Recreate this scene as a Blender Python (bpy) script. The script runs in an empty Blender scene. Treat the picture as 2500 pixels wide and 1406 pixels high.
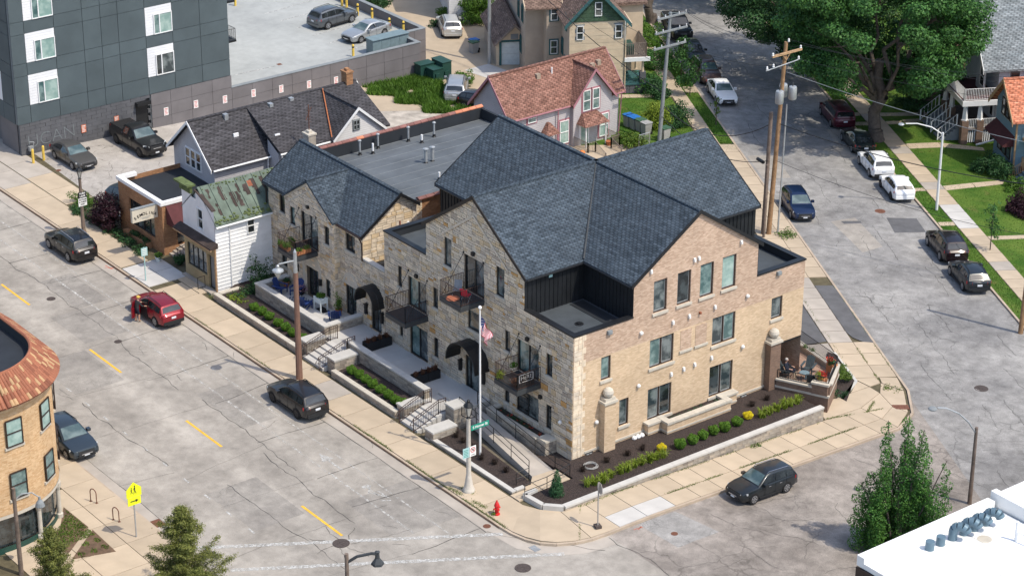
import bpy, math, random
import numpy as np
from mathutils import Vector, Matrix
R = math.radians
random.seed(7)
scn = bpy.context.scene
COL = scn.collection

# ---------------------------------------------------------------- camera, sky, sun, exposure
cam_d = bpy.data.cameras.new('camera'); cam = bpy.data.objects.new('camera', cam_d); COL.objects.link(cam)
cam_d.sensor_width = 36; cam_d.lens = 84.97; cam_d.clip_start = 1; cam_d.clip_end = 2000
_p, _r, _y = R(24.838), R(.2338), R(142.5536)
fw = Vector((math.cos(_y)*math.cos(_p), math.sin(_y)*math.cos(_p), -math.sin(_p)))
rt = Vector((math.sin(_y), -math.cos(_y), 0)); up = rt.cross(fw)
rt, up = rt*math.cos(_r)+up*math.sin(_r), up*math.cos(_r)-rt*math.sin(_r)
mw = Matrix((rt, up, -fw)).transposed().to_4x4(); mw.translation = (95.965, -77.939, 68.5)
cam.matrix_world = mw; scn.camera = cam
SUN_AZ, SUN_EL = 22, 57
W = bpy.data.worlds.new('World'); scn.world = W; W.use_nodes = True
_nt = W.node_tree; _sky = _nt.nodes.new('ShaderNodeTexSky'); _sky.sky_type = 'NISHITA'; _sky.sun_disc = False
_sky.sun_elevation = R(SUN_EL); _sky.sun_rotation = R(90-SUN_AZ); _sky.air_density = 1.0; _sky.dust_density = 1.6; _sky.ozone_density = .5
_bg = _nt.nodes['Background']; _bg.inputs[1].default_value = .15
_nt.links.new(_sky.outputs[0], _bg.inputs[0])
sd = bpy.data.lights.new('sun', 'SUN'); sun = bpy.data.objects.new('sun', sd); COL.objects.link(sun)
sd.energy = 2.5; sd.angle = R(.6); sd.color = (1, .915, .775)
sun.rotation_euler = Vector((math.cos(R(SUN_AZ))*math.cos(R(SUN_EL)), math.sin(R(SUN_AZ))*math.cos(R(SUN_EL)), math.sin(R(SUN_EL)))).to_track_quat('Z', 'Y').to_euler()
scn.view_settings.view_transform = 'Standard'; scn.view_settings.look = 'None'
scn.view_settings.exposure = .64; scn.view_settings.gamma = 1
scn.cycles.max_bounces = 6; scn.cycles.diffuse_bounces = 3; scn.cycles.glossy_bounces = 3

# ---------------------------------------------------------------- helpers
def TZ(y): return -.04*max(0., y)            # the land falls gently to the north
CD, CN = (-.881, .473), (.473, .881)         # the slanting street: away along it, across it
CR = math.atan2(CN[1], CN[0])
def CW(n, s): return (n*CN[0]+s*CD[0], n*CN[1]+s*CD[1])
def CG(n, s, dz=0.): x, y = CW(n, s); return (x, y, TZ(y)+dz)
ORG = {}

class MB:
    def __init__(s): s.v = []; s.f = []; s.m = []; s.k = 0
    def add(s, vs, fs):
        k = len(s.v); s.v += [tuple(v) for v in vs]; s.f += [tuple(i+k for i in f) for f in fs]; s.m += [s.k]*len(fs); return s
    def box(s, x0, x1, y0, y1, z0, z1):
        if x0 > x1: x0, x1 = x1, x0
        if y0 > y1: y0, y1 = y1, y0
        return s.add([(x0,y0,z0),(x1,y0,z0),(x1,y1,z0),(x0,y1,z0),(x0,y0,z1),(x1,y0,z1),(x1,y1,z1),(x0,y1,z1)],
                     [(0,3,2,1),(4,5,6,7),(0,1,5,4),(1,2,6,5),(2,3,7,6),(3,0,4,7)])
    def obox(s, c, l, w, z0, z1, a=0):        # box turned by a about the vertical through c
        ca, sa = math.cos(a), math.sin(a); k = len(s.v)
        s.box(-l/2, l/2, -w/2, w/2, z0, z1)
        for i in range(k, len(s.v)):
            x, y, z = s.v[i]; s.v[i] = (c[0]+x*ca-y*sa, c[1]+x*sa+y*ca, z)
        return s
    def poly(s, pts): return s.add(pts, [tuple(range(len(pts)))])
    def prism(s, pts, e):                     # polygon pts swept by vector e
        n = len(pts); q = [(p[0]+e[0], p[1]+e[1], p[2]+e[2]) for p in pts]
        nv = Vector((0,0,0))
        for i in range(n): nv += Vector(pts[i]).cross(Vector(pts[(i+1) % n]))
        flip = nv.dot(Vector(e)) > 0
        F = [tuple(range(n)), tuple(range(2*n-1, n-1, -1))]+[(i, i+n, (i+1) % n+n, (i+1) % n) for i in range(n)]
        if flip: F = [f[::-1] for f in F]
        return s.add(list(pts)+q, F)
    def slab(s, pts2, z0, z1): return s.prism([(x, y, z0) for x, y in pts2], (0, 0, z1-z0))
    def cyl(s, p0, p1, r0, r1=None, n=8, caps=True):
        if r1 is None: r1 = r0
        p0, p1 = Vector(p0), Vector(p1); d = (p1-p0)
        if d.length < 1e-6: return s
        d.normalize(); a = d.orthogonal().normalized(); b = d.cross(a)
        vs = []
        for p, r in ((p0, r0), (p1, r1)):
            for i in range(n):
                t = 2*math.pi*i/n; vs.append(p+a*(r*math.cos(t))+b*(r*math.sin(t)))
        F = [(i, (i+1) % n, (i+1) % n+n, i+n) for i in range(n)]
        if caps: F += [tuple(range(n-1, -1, -1)), tuple(range(n, 2*n))]
        return s.add(vs, F)
    def tube(s, pts, r, n=6):
        for a, b in zip(pts, pts[1:]): s.cyl(a, b, r, r, n)
        return s
    def lathe(s, c, prof, n=12):              # prof: (radius, z)
        vs = []; F = []
        for r, z in prof:
            for i in range(n):
                t = 2*math.pi*i/n; vs.append((c[0]+r*math.cos(t), c[1]+r*math.sin(t), c[2]+z))
        for j in range(len(prof)-1):
            for i in range(n): F.append((j*n+i, j*n+(i+1) % n, (j+1)*n+(i+1) % n, (j+1)*n+i))
        F.append(tuple(range(n-1, -1, -1))); F.append(tuple(range((len(prof)-1)*n, len(prof)*n)))
        return s.add(vs, F)
    def ball(s, c, r, n=10, sz=1.):
        return s.lathe(c, [(max(.001, r*math.sin(math.pi*j/6)), -r*sz*math.cos(math.pi*j/6)) for j in range(7)], n)
    def build(s, name, mat, parent=None, smooth=False, org=None, sharp=40):
        me = bpy.data.meshes.new(name)
        if org is None: org = ORG.get(parent.name, (0,0,0)) if parent else (0,0,0)
        V = np.array(s.v, dtype=float).reshape(-1, 3)
        me.from_pydata((V-np.array(org)).tolist(), [], s.f)
        mats = mat if isinstance(mat, (list, tuple)) else [mat]
        for m in mats: me.materials.append(MAT[m])
        if len(mats) > 1: me.polygons.foreach_set('material_index', s.m)
        autouv(me, V)
        if smooth:
            me.polygons.foreach_set('use_smooth', [True]*len(me.polygons)); me.set_sharp_from_angle(angle=R(sharp))
        o = bpy.data.objects.new(name, me); COL.objects.link(o)
        if parent: o.parent = parent
        else: o.location = org
        ORG[o.name] = tuple(org)
        return o

def autouv(me, V):
    n = len(me.polygons)
    if not n: return
    nr = np.empty(n*3); me.polygons.foreach_get('normal', nr); nr = nr.reshape(-1, 3)
    tot = np.empty(n, int); me.polygons.foreach_get('loop_total', tot)
    li = np.empty(len(me.loops), int); me.loops.foreach_get('vertex_index', li)
    t = np.stack([-nr[:,1], nr[:,0], 0*nr[:,0]], 1); L = np.linalg.norm(t, axis=1)
    flat = L < .12; t[flat] = (1,0,0); L[flat] = 1; t /= L[:,None]
    b = np.cross(nr, t); b[flat] = (0,1,0)
    lt = np.repeat(t, tot, 0); lb = np.repeat(b, tot, 0); P = V[li]
    uv = np.stack([(P*lt).sum(1), (P*lb).sum(1)], 1)
    me.uv_layers.new(name='UVMap').data.foreach_set('uv', uv.ravel())

def tag(o, label, cat, group=None, kind=None):
    if label: o['label'] = label
    if cat: o['category'] = cat
    if group: o['group'] = group
    if kind: o['kind'] = kind
    return o
def thing(name, label, cat, group=None, loc=(0,0,0), rz=0, org=None):
    o = bpy.data.objects.new(name, None); COL.objects.link(o); o.empty_display_size = .3
    o.location = loc; o.rotation_euler = (0,0,rz); ORG[o.name] = tuple(loc if org is None else org)
    return tag(o, label, cat, group)
def cthing(name, label, cat, n, s, z=None, group=None):   # a thing whose parts are given in slanting-street coordinates (n, s, z)
    x, y = CW(n, s); z = TZ(y) if z is None else z
    return thing(name, label, cat, group, (x, y, z), CR, (n, s, z))
def struct(o): o['kind'] = 'structure'; return o
def stuff(o, label=None, cat=None): o['kind'] = 'stuff'; return tag(o, label, cat)
def kids(o): return [c for c in CH.get(o.name, [])]
CH = {}
def copy_tree(o, parent=None, lvl=0):
    c = o.copy(); COL.objects.link(c)
    if parent: c.parent = parent
    ORG[c.name] = ORG.get(o.name, (0,0,0))
    for ch in list(o.children): copy_tree(ch, c, lvl+1)
    return c

# ---------------------------------------------------------------- materials
MAT = {}
def newmat(name):
    m = bpy.data.materials.new(name); m.use_nodes = True; MAT[name] = m
    nt = m.node_tree; return m, nt, nt.nodes['Principled BSDF']
def N(nt, t, **kw):
    n = nt.nodes.new('ShaderNode'+t)
    for k, v in kw.items():
        if k.startswith('i_'): n.inputs[k[2:].replace('_', ' ')].default_value = v
        else: setattr(n, k, v)
    return n
def rgb(c): return (c[0], c[1], c[2], 1)
def mixc(nt, fac, a, b, mode='MIX'):
    n = nt.nodes.new('ShaderNodeMix'); n.data_type = 'RGBA'; n.blend_type = mode
    for sock, v in ((n.inputs[0], fac), (n.inputs[6], a), (n.inputs[7], b)):
        if hasattr(v, 'is_linked') or hasattr(v, 'links'): nt.links.new(v, sock)
        elif isinstance(v, (tuple, list)): sock.default_value = rgb(v)
        else: sock.default_value = v
    return n.outputs[2]
def mathn(nt, op, a, b=None, c=None):
    n = nt.nodes.new('ShaderNodeMath'); n.operation = op
    for i, v in enumerate((a, b, c)):
        if v is None: continue
        if hasattr(v, 'links'): nt.links.new(v, n.inputs[i])
        else: n.inputs[i].default_value = v
    return n.outputs[0]
def ramp(nt, fac, stops):
    n = nt.nodes.new('ShaderNodeValToRGB'); nt.links.new(fac, n.inputs[0]); e = n.color_ramp.elements
    while len(e) < len(stops): e.new(.5)
    for el, (p, c) in zip(e, stops): el.position = p; el.color = rgb(c) if isinstance(c, tuple) else (c, c, c, 1)
    return n.outputs[0]
def noise(nt, co, scale, detail=4, rough=.55):
    n = N(nt, 'TexNoise'); n.inputs['Scale'].default_value = scale; n.inputs['Detail'].default_value = detail; n.inputs['Roughness'].default_value = rough
    nt.links.new(co, n.inputs['Vector']); return n.outputs['Fac']
def bumpn(nt, bs, h, strength, dist=.02):
    n = N(nt, 'Bump'); n.inputs['Strength'].default_value = strength; n.inputs['Distance'].default_value = dist
    nt.links.new(h, n.inputs['Height']); nt.links.new(n.outputs[0], bs.inputs['Normal'])
def coord(nt, what='Object'): return N(nt, 'TexCoord').outputs[what]
def sc(c, k): return (c[0]*k, c[1]*k, c[2]*k)

def mat(name, col, rough=.8, var=.15, scale=1.5, bump=.0, bscale=40, metal=0, spec=.35, coat=0, rnd=0):
    m, nt, bs = newmat(name); co = coord(nt)
    c = mixc(nt, ramp(nt, noise(nt, co, scale, 6, .6), [(.3, 0.), (.7, 1.)]), sc(col, 1-var), sc(col, 1+var))
    if rnd:
        oi = N(nt, 'ObjectInfo'); c = mixc(nt, 1., c, ramp(nt, oi.outputs['Random'], [(0, 1-rnd), (1, 1+rnd*.6)]), 'MULTIPLY')
    nt.links.new(c, bs.inputs['Base Color'])
    bs.inputs['Roughness'].default_value = rough; bs.inputs['Metallic'].default_value = metal
    bs.inputs['Specular IOR Level'].default_value = spec; bs.inputs['Coat Weight'].default_value = coat; bs.inputs['Coat Roughness'].default_value = .06
    if bump: bumpn(nt, bs, noise(nt, co, bscale, 3), bump)
    return m
def brickmat(name, c1, c2, mortar, w=.22, h=.075, ms=.008, bump=.5, var=.15, bias=0., rough=.85, nscale=.6):
    m, nt, bs = newmat(name); uv = coord(nt, 'UV')
    b = N(nt, 'TexBrick'); nt.links.new(uv, b.inputs['Vector'])
    for k, v in (('Scale', 1), ('Brick Width', w), ('Row Height', h), ('Mortar Size', ms), ('Bias', bias), ('Mortar Smooth', .1)): b.inputs[k].default_value = v
    b.inputs['Color1'].default_value = rgb(c1); b.inputs['Color2'].default_value = rgb(c2); b.inputs['Mortar'].default_value = rgb(mortar)
    c = mixc(nt, 1., b.outputs['Color'], ramp(nt, noise(nt, coord(nt), nscale, 6, .65), [(.3, 1-var), (.7, 1+var)]), 'MULTIPLY')
    nt.links.new(c, bs.inputs['Base Color']); bs.inputs['Roughness'].default_value = rough; bs.inputs['Specular IOR Level'].default_value = .25
    h_ = mathn(nt, 'SUBTRACT', 1., b.outputs['Fac'])
    bumpn(nt, bs, mathn(nt, 'ADD', h_, mathn(nt, 'MULTIPLY', noise(nt, uv, 30, 2), .35)), bump, .012)
    return m
def shingle(name, dark, light, w=.3, h=.145, var=.25, slot=.05):
    m, nt, bs = newmat(name); uv = coord(nt, 'UV')
    def tex(w_, ms, off, c1, c2, mo):
        b = N(nt, 'TexBrick'); nt.links.new(uv, b.inputs['Vector']); b.offset = off
        for k, v in (('Scale', 1), ('Brick Width', w_), ('Row Height', h), ('Mortar Size', ms), ('Mortar Smooth', .2)): b.inputs[k].default_value = v
        b.inputs['Color1'].default_value = rgb(c1); b.inputs['Color2'].default_value = rgb(c2); b.inputs['Mortar'].default_value = rgb(mo); return b
    b = tex(w, .004, .37, dark, light, sc(dark, .6)); b2 = tex(w*1.13, .0, .5, (.55,.55,.55), (1.3,1.3,1.3), (.5,.5,.5))
    s2 = N(nt, 'SeparateXYZ'); nt.links.new(uv, s2.inputs[0])
    row = mathn(nt, 'DIVIDE', s2.outputs[1], h); fr = mathn(nt, 'FRACT', row)
    ph = mathn(nt, 'FRACT', mathn(nt, 'MULTIPLY', mathn(nt, 'FLOOR', row), .382))
    cell = mathn(nt, 'FRACT', mathn(nt, 'ADD', mathn(nt, 'DIVIDE', s2.outputs[0], w*1.25), ph))
    dash = ramp(nt, mathn(nt, 'PINGPONG', cell, .5), [(.10, .55), (.2, 1.12)])
    c = mixc(nt, .6, b.outputs['Color'], b2.outputs['Color'], 'MULTIPLY')
    c = mixc(nt, .75, c, dash, 'MULTIPLY')
    c = mixc(nt, 1., c, ramp(nt, fr, [(0, .6), (.28, 1.), (1, 1.08)]), 'MULTIPLY')
    c = mixc(nt, 1., c, ramp(nt, noise(nt, coord(nt), .5, 8, .7), [(.3, 1-var), (.7, 1+var)]), 'MULTIPLY')
    nt.links.new(c, bs.inputs['Base Color']); bs.inputs['Roughness'].default_value = .9; bs.inputs['Specular IOR Level'].default_value = .25
    bumpn(nt, bs, mathn(nt, 'ADD', mathn(nt, 'MULTIPLY', fr, -1.), mathn(nt, 'ADD', dash, noise(nt, uv, 60, 2))), .5, .012)
    return m
def lapmat(name, col, pitch=.15, var=.08, dirt=.12, rough=.6):
    m, nt, bs = newmat(name); uv = coord(nt, 'UV'); s2 = N(nt, 'SeparateXYZ'); nt.links.new(uv, s2.inputs[0])
    fr = mathn(nt, 'FRACT', mathn(nt, 'DIVIDE', s2.outputs[1], pitch))
    c = mixc(nt, ramp(nt, noise(nt, coord(nt), .8, 6, .65), [(.35, 0.), (.75, 1.)]), sc(col, 1+var), sc(col, 1-dirt))
    c = mixc(nt, 1., c, ramp(nt, fr, [(0, .45), (.1, 1.), (1, 1.)]), 'MULTIPLY')
    nt.links.new(c, bs.inputs['Base Color']); bs.inputs['Roughness'].default_value = rough
    bumpn(nt, bs, mathn(nt, 'SUBTRACT', 1., fr), .6, .02); return m
def glass(name, tint, tint2=None, rough=.04, scale=1.3):
    m, nt, bs = newmat(name); co = coord(nt, 'UV')
    c = mixc(nt, ramp(nt, noise(nt, co, scale, 3), [(.42, 0.), (.6, 1.)]), tint, tint2 or sc(tint, 1.8))
    nt.links.new(c, bs.inputs['Base Color']); bs.inputs['Roughness'].default_value = rough; bs.inputs['Specular IOR Level'].default_value = .7; bs.inputs['IOR'].default_value = 1.6
    return m
def roadmat(name, col, col2, crack=.7, cscale=.55, patch=.35, lanes=None, fine=1.):
    m, nt, bs = newmat(name); co = coord(nt)
    c = mixc(nt, ramp(nt, noise(nt, co, .16, 7, .6), [(.36, 0.), (.64, 1.)]), col, col2)
    if lanes:                                  # polished wheel tracks and the darker oil strip of each lane
        s2 = N(nt, 'SeparateXYZ'); nt.links.new(co, s2.inputs[0])
        y = mathn(nt, 'ADD', s2.outputs[1], mathn(nt, 'MULTIPLY', noise(nt, co, .08, 3), 1.2))
        w = None
        for yc, wd, k in lanes:
            g = mathn(nt, 'MULTIPLY', ramp(nt, mathn(nt, 'DIVIDE', mathn(nt, 'ABSOLUTE', mathn(nt, 'SUBTRACT', y, yc)), wd), [(0, 1.), (1, 0.)]), k)
            w = g if w is None else mathn(nt, 'ADD', w, g)
        w = mathn(nt, 'MULTIPLY', w, ramp(nt, noise(nt, co, .4, 5), [(.3, .4), (.7, 1.)]))
        c = mixc(nt, 1., c, mathn(nt, 'ADD', 1., w), 'MULTIPLY')
    c = mixc(nt, patch, c, ramp(nt, noise(nt, co, 1.1, 8, .7), [(.3, .55), (.7, 1.35)]), 'MULTIPLY')
    c = mixc(nt, .5*fine, c, ramp(nt, noise(nt, co, 24, 4, .7), [(.3, .55), (.7, 1.4)]), 'MULTIPLY')
    wp = N(nt, 'VectorMath'); wp.operation = 'ADD'
    nz = N(nt, 'TexNoise'); nz.inputs['Scale'].default_value = .9; nz.inputs['Detail'].default_value = 5; nt.links.new(co, nz.inputs['Vector'])
    sv = N(nt, 'VectorMath'); sv.operation = 'SCALE'; sv.inputs['Scale'].default_value = 1.3; nt.links.new(nz.outputs['Color'], sv.inputs[0])
    nt.links.new(co, wp.inputs[0]); nt.links.new(sv.outputs[0], wp.inputs[1])
    if crack:
        v = N(nt, 'TexVoronoi'); v.feature = 'DISTANCE_TO_EDGE'; v.inputs['Scale'].default_value = cscale; nt.links.new(wp.outputs[0], v.inputs['Vector'])
        line = ramp(nt, v.outputs['Distance'], [(.004, 1.), (.022, 0.)])
        line = mathn(nt, 'MULTIPLY', line, ramp(nt, noise(nt, co, .12, 4), [(.47, 0.), (.6, crack)]))
        v2 = N(nt, 'TexVoronoi'); v2.feature = 'DISTANCE_TO_EDGE'; v2.inputs['Scale'].default_value = cscale*4.5; nt.links.new(wp.outputs[0], v2.inputs['Vector'])
        l2 = mathn(nt, 'MULTIPLY', ramp(nt, v2.outputs['Distance'], [(.01, 1.), (.06, 0.)]), ramp(nt, noise(nt, co, .2, 4), [(.55, 0.), (.66, crack*.7)]))
        c = mixc(nt, mathn(nt, 'MAXIMUM', line, l2), c, sc(col, .22))
    nt.links.new(c, bs.inputs['Base Color']); bs.inputs['Roughness'].default_value = .9; bs.inputs['Specular IOR Level'].default_value = .2
    bumpn(nt, bs, noise(nt, co, 45, 3), .25, .01); return m
def leafmat(name, c1, c2, rough=.55, scale=.6):
    m, nt, bs = newmat(name); co = coord(nt)
    g = N(nt, 'NewGeometry')
    c = mixc(nt, g.outputs['Random Per Island'], c1, c2)
    c = mixc(nt, 1., c, ramp(nt, noise(nt, co, scale, 4), [(.3, .7), (.7, 1.25)]), 'MULTIPLY')
    nt.links.new(c, bs.inputs['Base Color']); bs.inputs['Roughness'].default_value = rough; bs.inputs['Specular IOR Level'].default_value = .25
    tr = N(nt, 'BsdfTranslucent'); nt.links.new(c, tr.inputs[0]); mx = N(nt, 'MixShader'); mx.inputs[0].default_value = .22
    nt.links.new(bs.outputs[0], mx.inputs[1]); nt.links.new(tr.outputs[0], mx.inputs[2])
    nt.links.new(mx.outputs[0], nt.nodes['Material Output'].inputs[0]); return m
def paint(name, col, metal=.35, flake=.08):
    m, nt, bs = newmat(name); co = coord(nt)
    c = mixc(nt, ramp(nt, noise(nt, co, 2.2, 4), [(.35, 0.), (.7, 1.)]), col, sc(col, 1.12)); nt.links.new(c, bs.inputs['Base Color'])
    bs.inputs['Metallic'].default_value = metal; bs.inputs['Roughness'].default_value = .35; bs.inputs['Coat Weight'].default_value = .55; bs.inputs['Coat Roughness'].default_value = .05
    return m

# setting
roadmat('road_concrete', (.285,.262,.232), (.385,.355,.315), .0, .22, .55, [(-10.9,1.2,.12),(-13.4,1.5,-.16),(-15.3,1.0,.22),(-17.2,1.5,-.14),(-20.8,1.6,.10)])
roadmat('road_panel', (.25,.232,.21), (.335,.312,.28), .35, .8, .6)
roadmat('road_asphalt', (.215,.21,.205), (.33,.32,.305), .45, .42, .75, None, 1.5)
roadmat('road_asphalt_brown', (.205,.182,.162), (.33,.296,.265), .4, .35, .8, None, 1.5)
roadmat('lot_paving', (.34,.315,.285), (.43,.40,.37), .6, .4, .4)
roadmat('deck_paving', (.32,.335,.33), (.39,.405,.395), 0, .3, .25, None, .3)
mat('patch_dark', (.11,.11,.115), .9, .2, 1.2, .2, 60)
mat('concrete_walk', (.46,.375,.275), .88, .10, .7, .12, 50, rnd=.10)
mat('concrete_pale', (.50,.485,.46), .88, .10, .7, .12, 50, rnd=.05)
mat('concrete_grey', (.39,.35,.305), .88, .14, .7, .12, 50, rnd=.10)
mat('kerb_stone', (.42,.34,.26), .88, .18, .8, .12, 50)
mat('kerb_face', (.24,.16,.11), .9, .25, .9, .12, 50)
mat('joint_dirt', (.10,.085,.05), .95, .3, 2)
mat('soil', (.13,.11,.08), .95, .35, .9, .4, 20); mat('earth', (.13,.085,.055), .95, .4, 2.5, .6, 14)
mat('gravel', (.40,.36,.31), .95, .35, 1.2, .6, 18)
def mulchm():
    m, nt, bs = newmat('mulch'); co = coord(nt); v = N(nt, 'TexVoronoi'); v.inputs['Scale'].default_value = 16; nt.links.new(co, v.inputs['Vector'])
    c = mixc(nt, v.outputs['Color'], (.018,.012,.011), (.06,.042,.036)); nt.links.new(c, bs.inputs['Base Color']); bs.inputs['Roughness'].default_value = .95
    bumpn(nt, bs, v.outputs['Distance'], .9, .04)
mulchm()
def lawnm():
    m, nt, bs = newmat('lawn'); co = coord(nt)
    c = mixc(nt, ramp(nt, noise(nt, co, .35, 6, .6), [(.38, 0.), (.66, 1.)]), (.05,.125,.016), (.13,.205,.035))
    c = mixc(nt, ramp(nt, noise(nt, co, .9, 6, .7), [(.58, 0.), (.74, .65)]), c, (.20,.17,.06))
    c = mixc(nt, .8, c, ramp(nt, noise(nt, co, 14, 6, .8), [(.3, .45), (.7, 1.5)]), 'MULTIPLY')
    nt.links.new(c, bs.inputs['Base Color']); bs.inputs['Roughness'].default_value = .9; bs.inputs['Specular IOR Level'].default_value = .15
    bumpn(nt, bs, noise(nt, co, 26, 5, .8), 1., .08)
lawnm()
def wornpaint(name, col, lo, hi, scale=5):
    m = mat(name, col, .8, .15, 3); nt = m.node_tree; bs = nt.nodes['Principled BSDF']; tr = N(nt, 'BsdfTransparent'); mx = N(nt, 'MixShader')
    nt.links.new(ramp(nt, noise(nt, coord(nt), scale, 8, .75), [(lo, 0.), (hi, 1.)]), mx.inputs[0]); nt.links.new(tr.outputs[0], mx.inputs[1]); nt.links.new(bs.outputs[0], mx.inputs[2]); nt.links.new(mx.outputs[0], nt.nodes['Material Output'].inputs[0])
wornpaint('paint_white', (.54,.54,.52), .38, .6); wornpaint('paint_worn', (.54,.53,.50), .44, .62, 3.5); wornpaint('paint_yellow', (.72,.42,.05), .3, .42); wornpaint('paint_red', (.62,.16,.09), .4, .55, 9)
mat('crack_tar', (.055,.053,.05), .85, .3, 2)
# building materials
mat('mortar', (.17,.135,.10), .95, .15, 2)
for k_, c_ in dict(a=(.68,.575,.44), b=(.60,.52,.42), c=(.62,.48,.31), d=(.54,.31,.12), e=(.47,.39,.31)).items(): mat('stone_'+k_, c_, .9, .2, 3, .5, 14, rnd=.14)
for k_, c_ in dict(a=(.40,.345,.28), b=(.335,.30,.255), c=(.27,.235,.20)).items(): mat('block_'+k_, c_, .9, .22, 3, .6, 16, rnd=.15)
mat('limestone', (.50,.46,.39), .85, .12, 2, .15, 30); mat('cap_stone', (.50,.485,.455), .8, .10, 1.2, .1, 30)
brickmat('brick_pink', (.40,.265,.185), (.60,.44,.33), (.40,.32,.25), .22, .075, .010, .5, .10)
brickmat('brick_cream', (.50,.365,.235), (.64,.49,.335), (.52,.40,.28), .22, .075, .007, .4, .12)
brickmat('brick_orange', (.30,.125,.05), (.45,.22,.10), (.26,.19,.13), .22, .075, .012, .6, .2)
brickmat('brick_tan', (.50,.30,.145), (.66,.46,.27), (.55,.40,.25), .24, .08, .008, .5, .12)
brickmat('brick_brown', (.17,.10,.07), (.25,.15,.10), (.2,.16,.13), .22, .075, .012, .5, .15)
shingle('shingle_slate', (.042,.058,.076), (.066,.086,.108), .28, .155, .08)
shingle('shingle_grey', (.050,.048,.052), (.068,.066,.072), .5, .14, .18)
shingle('shingle_red', (.185,.092,.070), (.265,.142,.110), .34, .16, .10)
shingle('shingle_brown', (.15,.10,.08), (.24,.165,.13), .34, .16, .2)
shingle('shingle_palegrey', (.17,.195,.21), (.235,.26,.275), .4, .16, .12)
shingle('shingle_orange', (.42,.14,.075), (.60,.24,.15), .4, .17, .12)
mat('membrane', (.105,.118,.13), .75, .22, .5, .1, 30); mat('membrane_mid', (.062,.073,.083), .7, .22, .7); mat('membrane_dark', (.022,.026,.032), .7, .25, .5); mat('membrane_white', (.80,.80,.785), .7, .07, .5)
mat('black_metal', (.012,.013,.015), .45, .2, 2, spec=.4); mat('black_panel', (.014,.016,.019), .5, .25, 1.5); mat('dark_metal', (.045,.05,.055), .5, .2, 2)
mat('frame_brown', (.035,.022,.018), .5, .15, 2); mat('railing_brown', (.055,.032,.026), .55, .2, 3); mat('galv', (.42,.44,.45), .45, .15, 3, metal=.5); mat('steel_white', (.72,.72,.71), .5, .06, 2)
mat('white_trim', (.74,.75,.75), .6, .08, 2); mat('white_wood', (.76,.77,.78), .65, .1, 1.1, .1, 30, rnd=.05); mat('plain_white', (.8,.8,.8), .6, .03)
mat('stucco_tan', (.36,.29,.17), .85, .15, 1.5); mat('wood_tan', (.42,.27,.15), .7, .2, 4); mat('wood_grey', (.20,.165,.14), .85, .25, 4); mat('wood_deck', (.30,.20,.15), .85, .25, 4)
mat('maroon_cloth', (.09,.028,.03), .85, .2, 2); mat('pink_trim', (.36,.17,.20), .65, .15, 2); mat('teal_trim', (.04,.115,.12), .65, .2, 2); mat('grey_trim', (.22,.24,.25), .7, .15, 2)
lapmat('lap_pink', (.44,.42,.435), .155); lapmat('lap_grey', (.42,.42,.44), .14); lapmat('lap_white', (.62,.62,.62), .16); lapmat('lap_palegrey', (.50,.53,.56), .15); lapmat('lap_blue', (.15,.25,.32), .15); lapmat('lap_lilac', (.36,.37,.41), .15)
mat('beige_board', (.60,.485,.35), .75, .1, 1.5, .05, 30, rnd=.05); mat('beige_stucco', (.42,.35,.28), .85, .1, 1)
mat('green_shake', (.055,.10,.06), .85, .25, 4, .3, 20); mat('panel_slate', (.078,.102,.112), .6, .14, .5, rnd=.08); mat('panel_joint', (.17,.19,.20), .8, .1)
mat('panel_taupe', (.165,.155,.16), .7, .16, .5, rnd=.07); mat('block_slate', (.105,.108,.118), .8, .2, .6, .2, 30, rnd=.08); mat('lap_panel_white', (.74,.75,.77), .6, .05, 1)
mat('metal_green', (.105,.140,.112), .7, .35, 1.2); mat('rust_dark', (.055,.04,.035), .9, .4, 1.5, .4, 15); mat('moss', (.10,.13,.05), .95, .4, 2, .5, 12); mat('rust_red', (.25,.09,.05), .9, .3, 2)
mat('clay_a', (.32,.12,.065), .7, .2, 3, rnd=.2); mat('clay_b', (.46,.29,.15), .7, .2, 3, rnd=.15); mat('clay_c', (.25,.09,.05), .75, .2, 3, rnd=.2)
mat('coping_tile', (.22,.10,.085), .6, .25, 2, rnd=.25); mat('coping_orange', (.52,.20,.11), .6, .15, 2, rnd=.1)
for nm, a_, b_ in (('glass_dark', (.012,.016,.018), (.05,.065,.07)), ('glass_teal', (.06,.12,.12), (.20,.29,.28)), ('glass_blind', (.22,.34,.31), (.36,.48,.44)), ('glass_mixed', (.03,.045,.05), (.17,.2,.2))): glass(nm, a_, b_)
glass('car_glass', (.01,.013,.015), (.03,.037,.04), .03, .8); glass('car_glass_teal', (.05,.085,.09), (.14,.19,.19), .03, .8)
mat('lamp_glass', (.42,.41,.37), .3, .05); mat('rubber', (.014,.014,.015), .85, .2, 8); mat('rim', (.42,.43,.45), .35, .08, 4, metal=.7); mat('rim_dark', (.03,.03,.033), .4, .1, 4, metal=.3)
mat('cladding', (.02,.021,.023), .65, .15, 5); mat('tail_red', (.42,.012,.02), .25, .15, 9, coat=1); mat('headlamp', (.55,.58,.6), .15, .2, 9, coat=1); mat('amber', (.7,.28,.03), .3, .05); mat('plate', (.65,.68,.72), .5, .08, 12); mat('chrome', (.6,.61,.63), .2, .05, 3, metal=.9)
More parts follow.
